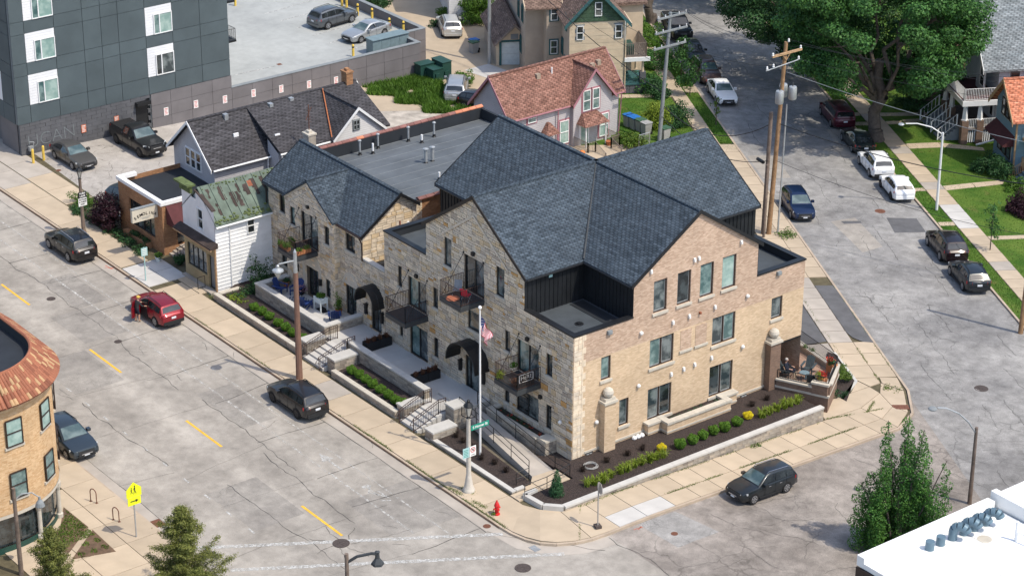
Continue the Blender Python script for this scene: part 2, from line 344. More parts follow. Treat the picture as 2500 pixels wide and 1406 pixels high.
for nm, c_, mt in (('black',(.004,.004,.005),.1),('charcoal',(.016,.016,.018),.3),('red',(.23,.008,.018),.35),('silver',(.42,.435,.44),.6),('gunmetal',(.12,.13,.14),.6),('greybrown',(.085,.082,.08),.4),('white',(.78,.79,.79),0.),('maroon',(.075,.008,.02),.4),('darkgreen',(.010,.018,.020),.3),('navy',(.006,.018,.06),.3),('plum',(.012,.006,.008),.25),('bluegrey',(.035,.05,.066),.4),('brown',(.12,.075,.065),.4),('slate',(.014,.019,.023),.3),('palesilver',(.5,.51,.5),.5)): paint('car_'+nm, c_, mt)
mat('wood_pole', (.30,.18,.095), .9, .35, 2.5, .4, 20); mat('wood_pole_old', (.17,.13,.105), .9, .35, 2.5, .4, 20); mat('lamp_brown', (.20,.115,.085), .85, .12, 3); mat('lamp_concrete', (.52,.48,.42), .8, .15, 6, .2, 40)
mat('hydrant_red', (.55,.02,.02), .45, .12, 6); mat('sign_green', (.015,.24,.17), .5, .05); mat('sign_yellow', (.75,.80,.02), .5, .05); mat('sign_white', (.78,.78,.76), .5, .05); mat('sign_black', (.02,.02,.022), .5, .1); mat('sign_back', (.36,.33,.30), .6, .15); mat('sign_teal', (.35,.55,.55), .5, .1); mat('sign_red', (.55,.06,.06), .5, .1); mat('sign_cream', (.60,.55,.45), .6, .08)
mat('bollard_yellow', (.72,.50,.09), .7, .2, 3); mat('iron', (.075,.06,.055), .8, .25, 10, .4, 40); mat('iron_rust', (.16,.07,.045), .85, .3, 8, .4, 30)
mat('chair_blue', (.02,.045,.16), .55, .12, 6); mat('chair_slate', (.05,.065,.07), .6, .12, 6); mat('cloth_navy', (.012,.015,.028), .85, .2, 5); mat('skin', (.45,.27,.19), .6, .06, 8); mat('hair_grey', (.38,.36,.34), .8, .2, 20); mat('cloth_charcoal', (.03,.032,.036), .85, .2, 6); mat('cap_yellow', (.62,.42,.10), .8, .1, 6); mat('cloth_tan', (.35,.28,.2), .85, .2, 6)
mat('terracotta', (.42,.15,.065), .8, .15, 5); mat('cedar', (.48,.20,.09), .75, .18, 6); mat('planter_white', (.62,.68,.68), .6, .08, 4); mat('bin_grey', (.33,.33,.32), .6, .1, 3); mat('bin_blue', (.02,.14,.42), .5, .1, 3); mat('bin_green', (.05,.115,.065), .6, .12, 3); mat('utility_green', (.018,.06,.048), .5, .12, 3); mat('utility_blue', (.16,.22,.24), .5, .12, 3); mat('tan_metal', (.33,.27,.21), .6, .15, 4)
mat('flag_red', (.55,.02,.06), .8, .12, 6); mat('flag_white', (.75,.75,.75), .8, .06, 6); mat('flag_blue', (.015,.03,.13), .8, .1, 6); mat('rug_navy', (.02,.03,.06), .9, .2, 8); mat('orange_cloth', (.55,.18,.10), .85, .15, 6); mat('grey_cloth', (.24,.26,.28), .85, .15, 6); mat('red_cloth', (.55,.02,.05), .8, .1, 6); mat('pumpkin', (.65,.20,.05), .6, .15, 6); mat('duct', (.13,.20,.25), .5, .12, 3, metal=.2)
mat('bark', (.105,.085,.07), .95, .3, 4, .7, 14); mat('bark_pale', (.19,.16,.135), .95, .25, 4, .6, 14)
for nm, a_, b_ in (('maple',(.022,.080,.022),(.085,.205,.045)),('dark',(.016,.056,.022),(.055,.130,.040)),('bright',(.045,.115,.012),(.115,.215,.030)),('boxwood',(.045,.130,.012),(.140,.260,.025)),('spruce',(.070,.095,.022),(.26,.27,.07)),('lime',(.13,.20,.018),(.26,.33,.04)),('yellow',(.60,.48,.012),(.85,.72,.03)),('purple',(.020,.008,.014),(.055,.020,.030)),('dry',(.10,.045,.03),(.20,.10,.06)),('redflower',(.40,.02,.02),(.62,.10,.05)),('pinkflower',(.42,.22,.30),(.62,.42,.50)),('weed',(.05,.115,.014),(.15,.22,.035)),('columnar',(.022,.095,.018),(.110,.250,.045)),('emerald',(.02,.075,.028),(.06,.15,.06)),('deadleaf',(.16,.09,.04),(.26,.15,.07)),('mulchtwig',(.018,.012,.010),(.05,.035,.028))): leafmat('leaf_'+nm, a_, b_)
# ---------------------------------------------------------------- ground, streets, walks
def clip(poly, a, b, c):                      # keep a*x + b*y <= c
    out = []
    for i in range(len(poly)):
        p, q = poly[i], poly[(i+1) % len(poly)]; dp = a*p[0]+b*p[1]-c; dq = a*q[0]+b*q[1]-c
        if dp <= 0: out.append(p)
        if dp*dq < 0: t = dp/(dp-dq); out.append((p[0]+(q[0]-p[0])*t, p[1]+(q[1]-p[1])*t))
    return out
def lay(B, poly, dz, thick=0):
    for half in (clip(poly, 0, 1, 0), clip(poly, 0, -1, 0)):
        if len(half) < 3: continue
        pts = [(x, y, TZ(y)+dz) for x, y in half]
        ar = sum(pts[i][0]*pts[(i+1) % len(pts)][1]-pts[(i+1) % len(pts)][0]*pts[i][1] for i in range(len(pts)))
        if ar < 0: pts = pts[::-1]
        if thick: B.prism(pts, (0, 0, -thick))
        else: B.poly(pts)
    return B
def sheet(name, poly, dz, m, parent=None, thick=0):
    o = lay(MB(), poly, dz, thick).build(name, m, parent)
    if parent is None: struct(o)
    return o
def CP(*ns): return [CW(n, s) for n, s in ns]
def rect(x0, x1, y0, y1): return [(x0,y0),(x1,y0),(x1,y1),(x0,y1)]
def crect(n0, n1, s0, s1): return CP((n0,s0),(n1,s0),(n1,s1),(n0,s1))

ground = sheet('ground', rect(-420, 300, -320, 480), -.05, 'soil')
street = sheet('main_street', [(-200,-23.1),(120,-23.1),(120,-3.4),(5,-3.4),(2,-7.7),(-200,-7.7)], 0, 'road_concrete')
side = sheet('side_street', [(3,-3.45),(60,-3.45),(60,-5.8),(60,23.2*1.135-60*.537),(3,24.7)], .004, 'road_asphalt_brown')
cst = sheet('slanting_street', crect(22.7, 33.8, -70, 190), .008, 'road_asphalt')
sheet('south_street', rect(-3, 18, -80, -23.1), -.004, 'road_asphalt_brown')
sheet('parking_lot', rect(-62.8, -46, -3.3, 19), .09, 'lot_paving', None, .2)
sheet('vacant_lot', rect(-62.8, -48, 19, 34), .05, 'gravel')
sheet('alley', CP((-12,62),(11,62),(11,130),(-12,130)), .06, 'concrete_walk')
sheet('yard_drive', CP((9,44),(20.3,44),(20.3,53),(9,53)), .07, 'concrete_walk')
lawn = sheet('lawn', crect(33.75, 90, -60, 190), .10, 'lawn', None, .15)
lawn2 = sheet('lawn', crect(10.5, 22.75, 53, 190), .09, 'lawn', None, .15)
sheet('lawn', crect(-60, 10.5, 130, 190), .08, 'lawn')
sheet('lawn', rect(-400, -90, -5, 300), .0, 'lawn')

# worn tar patches, gutters and paint lie in thin coats on the streets
def coat(parent, name, m, polys, dz):
    B = MB()
    for p in polys: lay(B, p, dz)
    return B.build(name, m, parent)
coat(side, 'smooth_patch', 'patch_dark' if 0 else 'road_asphalt', [[(7.6,-1.35),(7.7,1.3),(10.85,1.8),(10.85,-1.2)], CP((23.2,4),(25.5,3.2),(24.6,-1),(22.9,0.5))], .010)
coat(cst, 'dark_patch', 'patch_dark', [[(-17.72,43.96),(-16.41,45.78),(-14.12,44.4),(-15.28,42.33)], [(-19.07,40.57),(-18.32,41.86),(-17.93,41.62),(-18.54,40.4)]], .013)
coat(cst, 'pale_patch', 'road_concrete', [crect(31.2,33.2,52.8,55.6), crect(30.6,33.0,49.3,51.6), crect(26.5,28.6,52,55), crect(23.2,25.4,45,50), CP((26,36),(28,36.6),(28.4,31),(26.6,30))], .012)
coat(street, 'replaced_panel', 'road_panel', [rect(-41.5,-36.2,-12.95,-10.6), rect(-36,-31.2,-15.0,-11.9), rect(-20.8,-15.3,-12.95,-10.5), rect(-30.4,-25.2,-18.9,-15.5), rect(-9.8,-4.6,-18.8,-15.5), rect(-4.3,.9,-13,-8.7)], .003)
coat(street, 'gutter', 'concrete_grey', [rect(-200,3.4,-8.55,-7.7), rect(-200,-4,-23.05,-22.3)], .004)
gut = [(3.4,-8.55),(5.6,-8.35),(7.4,-7.2),(8.3,-5.6),(8.5,-3.6),(7.5,-3.6),(7.4,-5.2),(6.6,-6.7),(5.5,-7.5),(3.4,-7.7)]
coat(street, 'gutter', 'concrete_grey', [gut], .0085)
coat(street, 'lane_line', 'paint_worn', [rect(-90,2,-10.40,-10.29), rect(-90,.9,-11.94,-11.80)], .006)
coat(street, 'centre_dash', 'paint_yellow', [rect(x,x+4.1,-15.27,-15.11) for x in (-42.7,-30.3,-18.2,-5.4,-55.1,-67.4)], .006)
coat(street, 'lane_dash', 'paint_white', [rect(x,x+.62,-18.98,-18.86) for x in np.arange(-40.6,-5,2.37)], .006)
def band(a, b, w): 
    dx, dy = b[0]-a[0], b[1]-a[1]; L = math.hypot(dx, dy); nx, ny = -dy/L*w/2, dx/L*w/2
    return [(a[0]+nx,a[1]+ny),(b[0]+nx,b[1]+ny),(b[0]-nx,b[1]-ny),(a[0]-nx,a[1]-ny)]
coat(street, 'crosswalk_line', 'paint_white', [band((-5.0,-22.3),(3.9,-8.0),.32), band((-1.9,-22.0),(7.6,-6.6),.32)], .010)
# bicycle lane arrow and rider, worn
coat(street, 'bicycle_lane_arrow', 'paint_white', [rect(-9.0,-7.5,-11.15,-11.0), [(-9.9,-11.07),(-8.95,-10.7),(-8.95,-11.45)], rect(-4.9,-3.7,-11.1,-11.02), rect(-5.2,-4.9,-11.3,-10.85),
    band((-4.5,-11.35),(-3.4,-10.8),.09), band((-3.2,-11.3),(-2.9,-10.8),.09), band((-4.2,-10.8),(-3.2,-10.75),.09), band((-5.0,-10.8),(-4.3,-11.4),.09)], .007)
coat(street, 'utility_mark', 'paint_red', [band((-41.2,-8.1),(-40.4,-8.0),.09), band((-40.9,-8.3),(-40.5,-7.85),.08), band((7.9,-1.9),(8.0,-.9),.08), band((8.05,-1.7),(7.8,-1.2),.07), band((-8.6,-22.9),(-8.1,-22.7),.07)], .14 if 0 else .009)

# cracks: joints that opened and were sealed, wandering polylines a few centimetres wide
def crackline(B, a, b, dz, w=.045, seg=.45, amp=.16):
    w *= .72
    L = math.hypot(b[0]-a[0], b[1]-a[1]); n = max(3, int(L/seg)); dx, dy = (b[0]-a[0])/L, (b[1]-a[1])/L; off = 0; P = []
    for i in range(n+1):
        off += random.uniform(-amp, amp); off *= .86; t = i/n
        P.append((a[0]+dx*L*t-dy*off, a[1]+dy*L*t+dx*off, w*random.uniform(.4, 1.3)))
    for (x0,y0,w0), (x1,y1,w1) in zip(P, P[1:]):
        q = [(x0-dy*w0/2,y0+dx*w0/2),(x1-dy*w1/2,y1+dx*w1/2),(x1+dy*w1/2,y1-dx*w1/2),(x0+dy*w0/2,y0-dx*w0/2)]
        B.poly([(x, y, TZ(y)+dz) for x, y in q][::-1])
    return P
B = MB()
crackline(B, (-95,-8.6), (3.2,-8.6), .007, .05, .6, .03); crackline(B, (3.2,-8.6), (8.5,-4.4), .012, .04)
crackline(B, (-60,-22.3), (-5,-22.3), .007, .05, .6, .03)
crackline(B, (7.7,-3.45), (20,-3.3), .012, .05)
random.seed(3)
for x in np.arange(-62, 6, 5.4):
    x += random.uniform(-.8, .8)
    crackline(B, (x,-8.6), (x+random.uniform(-.5,.5),-13.0+random.uniform(-.4,.4)), .008, .065, .5, .08)
    crackline(B, (x+random.uniform(-.6,.6),-13), (x+random.uniform(-1.2,1.2),-19), .008, .022, .5, .08)
    if random.random() < .4: crackline(B, (x,-19), (x+random.uniform(-.8,.8),-22.3), .008, .025, .5, .08)
for x0, x1, y in ((-48,-33,-13.1),(-33,-22,-12.9),(-20,-9,-13.0),(-12,-2,-13.6),(-24,-14,-19.2),(-10,2,-17.2)):
    crackline(B, (x0,y), (x1,y+random.uniform(-.7,.7)), .008, .05, .4, .13)
for k in range(26):                            # spalled corners: small crazing beside the joints
    x, y = random.uniform(-46,4), random.choice((-13,-12.9,-8.8,-19))+random.uniform(-.8,.8)
    a = random.uniform(0, 6.28); L = random.uniform(.6, 1.8)
    crackline(B, (x,y), (x+L*math.cos(a), y+L*math.sin(a)), .009, .03, .2, .12)
for k in range(7): 
    a = k*.9; crackline(B, (-.6+.5*math.cos(a),-15.7+.5*math.sin(a)), (-.6+2.1*math.cos(a+.3),-15.7+1.7*math.sin(a+.3)), .009, .04, .25, .12)
stuff(B.build('sealed_crack', 'crack_tar', street))
B = MB()
for k in range(34):
    x, y = random.uniform(8.5,20), random.uniform(-3,19); a = random.choice((1.57,0.1,.5,2.3))+random.uniform(-.4,.4); L = random.uniform(1,4)
    if .473*x+.881*y > 22.5: continue
    crackline(B, (x,y), (x+L*math.cos(a), y+L*math.sin(a)), .011, .035, .25, .16)
stuff(B.build('sealed_crack', 'crack_tar', side))
B = MB()
for n_ in (25.0, 26.9, 28.6, 30.4, 31.6):
    s_ = -12
    while s_ < 70:
        L = random.uniform(3, 9); p, q = CW(n_+random.uniform(-.3,.3), s_), CW(n_+random.uniform(-.3,.3), s_+L); crackline(B, p, q, .015, .04, .3, .13); s_ += L+random.uniform(4, 12)
for s_ in np.arange(-10, 75, 5.2): crackline(B, CW(23, s_), CW(random.uniform(26,33), s_+random.uniform(-1,1)), .015, .022, .5, .05)
for k in range(90):
    n_, s_ = random.gauss(random.choice((25.2,28,31)), .7), random.uniform(-10,45); a = random.uniform(0,6.28); p = CW(n_, s_); L = random.uniform(.4,1.3)
    crackline(B, p, (p[0]+L*math.cos(a), p[1]+L*math.sin(a)), .016, .028, .2, .1)
stuff(B.build('sealed_crack', 'crack_tar', cst))
B = MB()
for k in range(26):
    x, y = random.uniform(-61,-47), random.uniform(-2.5,16); a = random.uniform(0,6.28); L = random.uniform(1,4); crackline(B, (x,y), (x+L*math.cos(a), y+L*math.sin(a)), .10, .03, .25, .15)
stuff(B.build('sealed_crack', 'crack_tar', bpy.data.objects['parking_lot']))
def cover(x, y, r, m='iron', parent=None, dz=.012):
    c = (x, y, TZ(y)+dz); B = MB().lathe(c, [(r,0),(r,.012),(r*.86,.014),(r*.84,.006),(.01,.006)], 20)
    for k in range(8):
        a = k*math.pi/4; B.obox((c[0]+.45*r*math.cos(a), c[1]+.45*r*math.sin(a)), r*.6, r*.1, c[2]+.004, c[2]+.016, a)
    return B.build('manhole_cover', m, parent)
for x, y, r, m, p in ((-.64,-15.7,.48,'iron',street),(7.41,-9.3,.45,'iron',street),(6.3,28.0,.45,'iron',cst),(-18.9,44.5,.4,'iron_rust',cst),(-38.6,-13.6,.3,'iron',street),(-30.2,-13.2,.25,'iron',street),(9.6,-.4,.2,'iron_rust',side),(2.7,-8.2,.22,'iron_rust',street),(-58.5,-2.6,.2,'iron_rust',bpy.data.objects['parking_lot'])):
    cover(x, y, r, m, p, .1 if p.name == 'parking_lot' else .014)
g_ = MB().box(-9.0,-8.2,-22.95,-22.35,.006,.02)
for k in range(6): g_.box(-8.95+k*.125,-8.89+k*.125,-22.9,-22.4,.02,.032)
g_.build('drain_grate', 'iron_rust', street)
MB().box(5.9,6.5,-7.75,-7.35,.01,.03).build('drain_grate', 'galv', street)

# sidewalks: a bed of dirt, slabs lifted out of it one by one, kerbs
walk = sheet('sidewalk', [(-200,-7.65),(3.4,-7.65),(5.5,-7.35),(6.6,-6.6),(7.3,-5.2),(7.4,-3.6),(7.4,19.4),(6.4,21.5),(4.0,23.6)]+CP((22.75,10),(22.75,51))+CP((19,51),(19,14))+[(3.5,16),(3.5,-3.5),(1,-5),(-33,-5),(-33,-4),(-62,-2.5),(-200,-2.5)], .10, 'joint_dirt')
walk2 = sheet('sidewalk', crect(35.0, 36.6, -30, 170), .115, 'joint_dirt')
walk3 = sheet('sidewalk', crect(20.2, 21.6, 51, 170), .105, 'joint_dirt')
walk4 = sheet('sidewalk', [(-200,-23.05),(-3.0,-23.05),(.4,-24.2),(3.6,-26.4),(4.2,-29),(4.2,-60),(-200,-60)], .10, 'joint_dirt')
def slab(poly, m='concrete_walk', parent=walk, top=.15, gap=.02):
    cx = sum(p[0] for p in poly)/len(poly); cy = sum(p[1] for p in poly)/len(poly)
    q = [(x+gap*(1 if cx > x else -1), y+gap*(1 if cy > y else -1)) for x, y in poly]
    z = TZ(cy); B = MB().prism([(x, y, TZ(y)+top-.09) for x, y in q], (0,0,.09)); B.v = [(x,y,zz+random.uniform(0,.004)) for x,y,zz in B.v]
    return B.build('slab', m, parent, org=(cx, cy, z)) if 0 else _centred(B, 'slab', m, parent, (cx, cy, z))
def _centred(B, name, m, parent, c):
    po = ORG.get(parent.name, (0,0,0)); o = B.build(name, m, parent, org=c); o.location = (c[0]-po[0], c[1]-po[1], c[2]-po[2]); return o
random.seed(11)
xs = list(np.arange(-51.3, 3.2, 2.27))
for a, b in zip(xs, xs[1:]):
    m = 'concrete_walk'
    if -40.3 < a < -37 : continue
    if -19.5 < a < -16.9: m = 'concrete_grey'
    if a > -33.5: slab(rect(a, b, -7.62, -5.32), m)
    else: slab(rect(a, b, -7.62, -5.45), m)
for a, b in ((-39.8,-37.95),(-37.95,-36.05)):
    slab(rect(a, b, -7.6, -6.05), 'concrete_pale'); slab(rect(a, b, -6.05, -4.6), 'concrete_pale')
slab(rect(-36.05,-33.0,-5.42,-4.6)); 
for a, b, y0, y1 in ((-54.4,-51.3,-7.6,-5.35),(-57.5,-54.4,-7.6,-5.35),(-60.6,-57.5,-7.6,-5.35),(-63.8,-60.6,-7.6,-5.35),(-55.3,-52.2,-5.3,-3.1),(-58.4,-55.3,-5.3,-3.1),(-61.6,-58.4,-5.3,-3.1),(-64.8,-61.6,-5.3,-3.1),(-67,-63.8,-7.6,-5.35),(-70.2,-67,-7.6,-5.35),(-73.4,-70.2,-7.6,-5.35),(-68,-64.8,-5.3,-2.6),(-71.5,-68,-5.3,-2.6),(-77,-73.4,-7.6,-5.35)):
    slab(rect(a, b, y0, y1), 'concrete_walk' if a > -60 else 'concrete_grey', top=.12)
arc = [(3.1,-7.62),(4.2,-7.58),(5.1,-7.35),(5.9,-6.95),(6.55,-6.35),(7.05,-5.45),(7.3,-4.5),(7.38,-3.5),(7.4,-2.5)]
inn = [(1.0,-5.3),(2.2,-5.3),(3.2,-4.85),(3.95,-4.05),(4.1,-2.5)]
slab([inn[0],inn[1],arc[1],arc[0]]); slab([inn[1],inn[2],arc[3],arc[2],arc[1]]); slab([inn[2],inn[3],arc[6],arc[5],arc[4],arc[3]]); slab([inn[3],inn[4],arc[8],arc[7],arc[6]])
ys = [-2.5,-.5,1.6,3.5,5.2,7.1,8.9,10.7,12.5,14.3,16.1,17.9,19.4]
for i, (a, b) in enumerate(zip(ys, ys[1:])):
    xl = 4.25 if b > 0 else 4.05
    for x0, x1, mm in ((xl,6.03,'concrete_walk'),(6.03,7.38,'concrete_pale' if i in (0,1) else 'concrete_walk')):
        slab(rect(x0, x1, a, b), mm)
slab([(4.25,19.4),(6.03,19.4),(5.2,21.2),(3.4,21.9)]); slab([(6.03,19.4),(7.38,19.4),(6.3,21.4),(5.2,21.2)]); slab([(3.4,21.9),(5.2,21.2),(6.3,21.4),(4.0,23.4),(2.4,23.0)])
slab([(1.55,21.7),(2.38,20.4),(2.38,22.0),(.95,21.95)]); slab([(.95,22.0),(2.38,22.05),(2.38,22.98),(1.7,23.45)]); slab([(1.75,23.5),(2.42,23.05),(3.95,23.42),(2.4,24.45)]); slab(CP((17.6,9.5),(19.7,9.5),(19.7,14.9),(17.9,14.7)), 'concrete_grey')
slab([(2.4,17.2),(4.2,16.4),(4.25,19.4),(3.4,21.9),(2.4,22.0)])
s_ = 9.6
while s_ < 51:
    slab(crect(19.75, 21.4, s_, s_+1.75), 'concrete_walk' if s_ < 14 or s_ > 25 else 'concrete_grey')
    if s_ < 13.2 or s_ > 24.2: slab(crect(21.4, 22.72, s_, s_+1.75))
    s_ += 1.78
sheet('asphalt_apron', CP((21.42,24.2),(22.75,24.1),(22.75,14.7),(22.1,14.9),(21.6,15.6),(21.42,16.4)), .155, 'patch_dark', walk)
sheet('asphalt_apron', CP((15.5,21.5),(19.72,21.5),(19.72,15.2),(17.8,14.8),(15.5,14.8)), .12, 'patch_dark', walk)
sheet('asphalt_apron', CP((15.5,21.5),(19.72,21.5),(19.72,30),(12,34)), .1, 'concrete_grey', walk)
s_ = -26
while s_ < 82:
    slab(crect(35.02, 36.58, s_, s_+1.55), 'concrete_pale' if 33.5 < s_ < 37 else ('concrete_walk' if (int(s_*7) % 5) else 'concrete_grey'), walk2, .14); s_ += 1.57
s_ = 51
while s_ < 98: slab(crect(20.3, 21.6, s_, s_+1.6), 'concrete_walk', walk3, .14); s_ += 1.62
for poly in ([(36.6,51.6),(36.6,50.5),(39.5,50.6),(39.4,51.7)], [(39.5,50.6),(42.6,49.6),(42.7,50.3),(39.4,51.7)], [(36.6,42.2),(36.6,41.3),(39.1,41.8),(39.1,42.7)], [(39.1,41.8),(41.5,42.3),(41.9,43.1),(39.1,42.7)], [(36.6,59),(36.6,58.2),(40.7,58.2),(40.8,58.9)], [(36.6,56.9),(38,57.0),(38,56.3),(36.6,56.2)], [(38.1,57.2),(40.6,57.5),(40.6,56.8),(38.1,56.5)], [(36.6,32.05),(36.6,31.4),(41,31.5),(41,32.1)], [(33.8,41.9),(33.8,41.3),(35,41.3),(35,41.9)], [(33.8,35),(33.8,34.3),(35,34.3),(35,35)], [(33.8,59.2),(33.8,58.4),(35,58.4),(35,59.2)], [(33.8,56.9),(33.8,56.1),(35,56.1),(35,56.9)]):
    slab(CP(*poly), 'concrete_walk', walk2, .13)
slab(crect(21.7, 22.75, 65, 66.5), 'concrete_walk', walk3, .13); slab(crect(14, 20.3, 64.0, 64.8), 'concrete_walk', walk3, .13)
sheet('concrete_pad', [(-61.6,37.5),(-61.9,40.3),(-59.5,40.6),(-58.3,38)], .08, 'concrete_pale', bpy.data.objects['alley'])
# south walk
random.seed(5)
for i, x in enumerate(np.arange(-40, -2.5, 2.5)):
    slab(rect(x, x+2.5, -25.2, -23.1), 'concrete_walk', walk4); 
    if x > -16: slab(rect(x, x+2.5, -27.9, -25.2), 'concrete_walk', walk4); slab(rect(x, x+2.5, -31, -27.9), 'concrete_walk', walk4)
# kerbs: sawn lengths
kerbN = MB(); pts = [(-200,-7.73),(3.3,-7.73)]+[(4.3,-7.67),(5.25,-7.45),(6.05,-7.05),(6.68,-6.4),(7.15,-5.5),(7.42,-4.5),(7.47,-3.5),(7.48,19.4),(6.5,21.6),(4.1,23.7)]+CP((22.82,10),(22.82,51))
def kerb(name, pts, top, m, parent, w=.15, drop=.2):
    B = MB()
    for a, b in zip(pts, pts[1:]):
        L = math.hypot(b[0]-a[0], b[1]-a[1]); n = max(1, round(L/3)); 
        for i in range(n):
            p = (a[0]+(b[0]-a[0])*i/n, a[1]+(b[1]-a[1])*i/n); q = (a[0]+(b[0]-a[0])*(i+1)/n, a[1]+(b[1]-a[1])*(i+1)/n)
            lay(B, band(p, q, w), top, drop)
    return B.build(name, m, parent)
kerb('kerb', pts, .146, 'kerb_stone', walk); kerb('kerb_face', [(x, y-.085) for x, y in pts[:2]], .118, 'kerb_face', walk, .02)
kerb('kerb', CP((33.67,-25),(33.67,150)), .13, 'kerb_stone', lawn); kerb('kerb', CP((22.82,51),(22.82,150)), .13, 'kerb_stone', lawn2)
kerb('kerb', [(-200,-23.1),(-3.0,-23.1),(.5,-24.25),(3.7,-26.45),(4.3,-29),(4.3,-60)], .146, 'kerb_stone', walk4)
# ---------------------------------------------------------------- facade tools
class Fac:                                     # a vertical plane in the frame of its thing; u runs along it, d stands out of it
    def __init__(s, face, c): s.face = face; s.c = c
    def p(s, u, d, z):
        f, c = s.face, s.c
        return {'-y': (u, c-d, z), '+y': (u, c+d, z), '+x': (c+d, u, z), '-x': (c-d, u, z)}[f]
    def box(s, B, u0, u1, d0, d1, z0, z1):
        a = s.p(u0, d0, z0); b = s.p(u1, d1, z1); return B.box(min(a[0],b[0]), max(a[0],b[0]), min(a[1],b[1]), max(a[1],b[1]), z0, z1)
    def out(s): return {'-y': (0,-1,0), '+y': (0,1,0), '+x': (1,0,0), '-x': (-1,0,0)}[s.face]
    def quad(s, B, pts):                       # pts (u, d, z); oriented outward by the caller's facing
        P = [s.p(*q) for q in pts]; n = (Vector(P[1])-Vector(P[0])).cross(Vector(P[2])-Vector(P[0]))
        if n.dot(Vector(s.out())) < 0: P = P[::-1]
        return B.poly(P)
def topz(prof, u):
    for (a, za), (b, zb) in zip(prof, prof[1:]):
        if a <= u <= b: return za+(zb-za)*(u-a)/(b-a) if b > a else za
    return prof[-1][1]
def wall(F, parent, prof, z0, opens=(), m='mortar', name='wall', reveal=.16, d=0.):
    B = MB(); us = sorted({round(p[0], 4) for p in prof} | {round(e, 4) for o in opens for e in o[:2]})
    us = [u for u in us if prof[0][0]-1e-6 <= u <= prof[-1][0]+1e-6]
    for a, b in zip(us, us[1:]):
        if b-a < 1e-4: continue
        m_ = (a+b)/2; ta, tb = topz([p for p in prof], a+1e-5), topz(prof, b-1e-5)
        cuts = sorted((o[2], o[3]) for o in opens if o[0] < m_ < o[1]); zb = z0
        for c0, c1 in cuts:
            if c0 > zb+1e-4: F.quad(B, [(a,d,zb),(b,d,zb),(b,d,c0),(a,d,c0)])
            zb = max(zb, c1)
        if min(ta, tb) > zb-1e-4: F.quad(B, [(a,d,zb),(b,d,zb),(b,d,tb),(a,d,ta)])
    for o in opens:
        u0, u1, c0, c1 = o[:4]; r = -reveal
        for q in ([(u0,d,c0),(u0,d,c1),(u0,r,c1),(u0,r,c0)],[(u1,d,c0),(u1,d,c1),(u1,r,c1),(u1,r,c0)],[(u0,d,c1),(u1,d,c1),(u1,r,c1),(u0,r,c1)],[(u0,d,c0),(u1,d,c0),(u1,r,c0),(u0,r,c0)]): B.poly([F.p(*k) for k in q])
    return B.build(name, m, parent)
def window(F, parent, u0, u1, z0, z1, cols=1, rows=1, fm='black_metal', gm='glass_dark', rec=.12, fw=.06, sill=None, name='window', trim=None, tw=.1, sash=0, ratio=None):
    B = MB(); d0, d1 = -rec, -rec+.07
    for a, b, c, e in ((u0,u0+fw,z0,z1),(u1-fw,u1,z0,z1),(u0+fw,u1-fw,z0,z0+fw),(u0+fw,u1-fw,z1-fw,z1)): F.box(B, a, b, d0, d1, c, e)
    ue = [u0+(u1-u0)*(ratio if ratio and cols == 2 and i == 1 else i/cols) for i in range(cols+1)]
    for u in ue[1:-1]: F.box(B, u-fw*.6, u+fw*.6, d0, d1+.004, z0+fw, z1-fw)
    ze = [z0+(z1-z0)*j/rows for j in range(rows+1)]
    for z in ze[1:-1]: F.box(B, u0+fw, u1-fw, d0, d1+.008, z-fw*.45, z+fw*.45)
    o = B.build(name, fm, parent)
    gs = gm if isinstance(gm, (list, tuple)) else [gm]
    k = 0
    for i in range(cols):
        for j in range(rows):
            P = MB(); F.box(P, ue[i]+fw*.5, ue[i+1]-fw*.5, d0+.01, d0+.03, ze[j]+fw*.4, ze[j+1]-fw*.4); P.build('pane', gs[k % len(gs)], o); k += 1
    if sash:
        S = MB()
        for i in range(cols):
            a, b = ue[i]+fw, ue[i+1]-fw
            for q in ((a,b,z0+fw,z0+fw+.055),(a,a+.03,z0+fw,z1-fw),(b-.03,b,z0+fw,z1-fw)): F.box(S, q[0], q[1], d0+.03, d0+.045, q[2], q[3])
        S.build('sash', 'galv', o)
    if sill: S = MB(); F.box(S, u0-.09, u1+.09, -.02, .09, z0-.16, z0-.002); S.build('sill', sill, o)
    if trim:
        Tb = MB()
        for a, b, c, e in ((u0-tw,u0,z0-tw,z1+tw),(u1,u1+tw,z0-tw,z1+tw),(u0,u1,z1,z1+tw),(u0,u1,z0-tw,z0)): F.box(Tb, a, b, -.01, .035, c, e)
        Tb.build('trim', trim, o)
    return o
UNIT = {}
def unit(m):
    if m not in UNIT:
        b = MB(); k = .012; b.box(-.5,.5,-.5,.5,-.5,.5); o = b.build('stone', m); UNIT[m] = o.data; bpy.data.objects.remove(o)
    return UNIT[m]
def pclip(poly, hp):
    for a, b, c in hp:
        poly = clip(poly, a, b, c)
        if len(poly) < 3: return []
    return poly
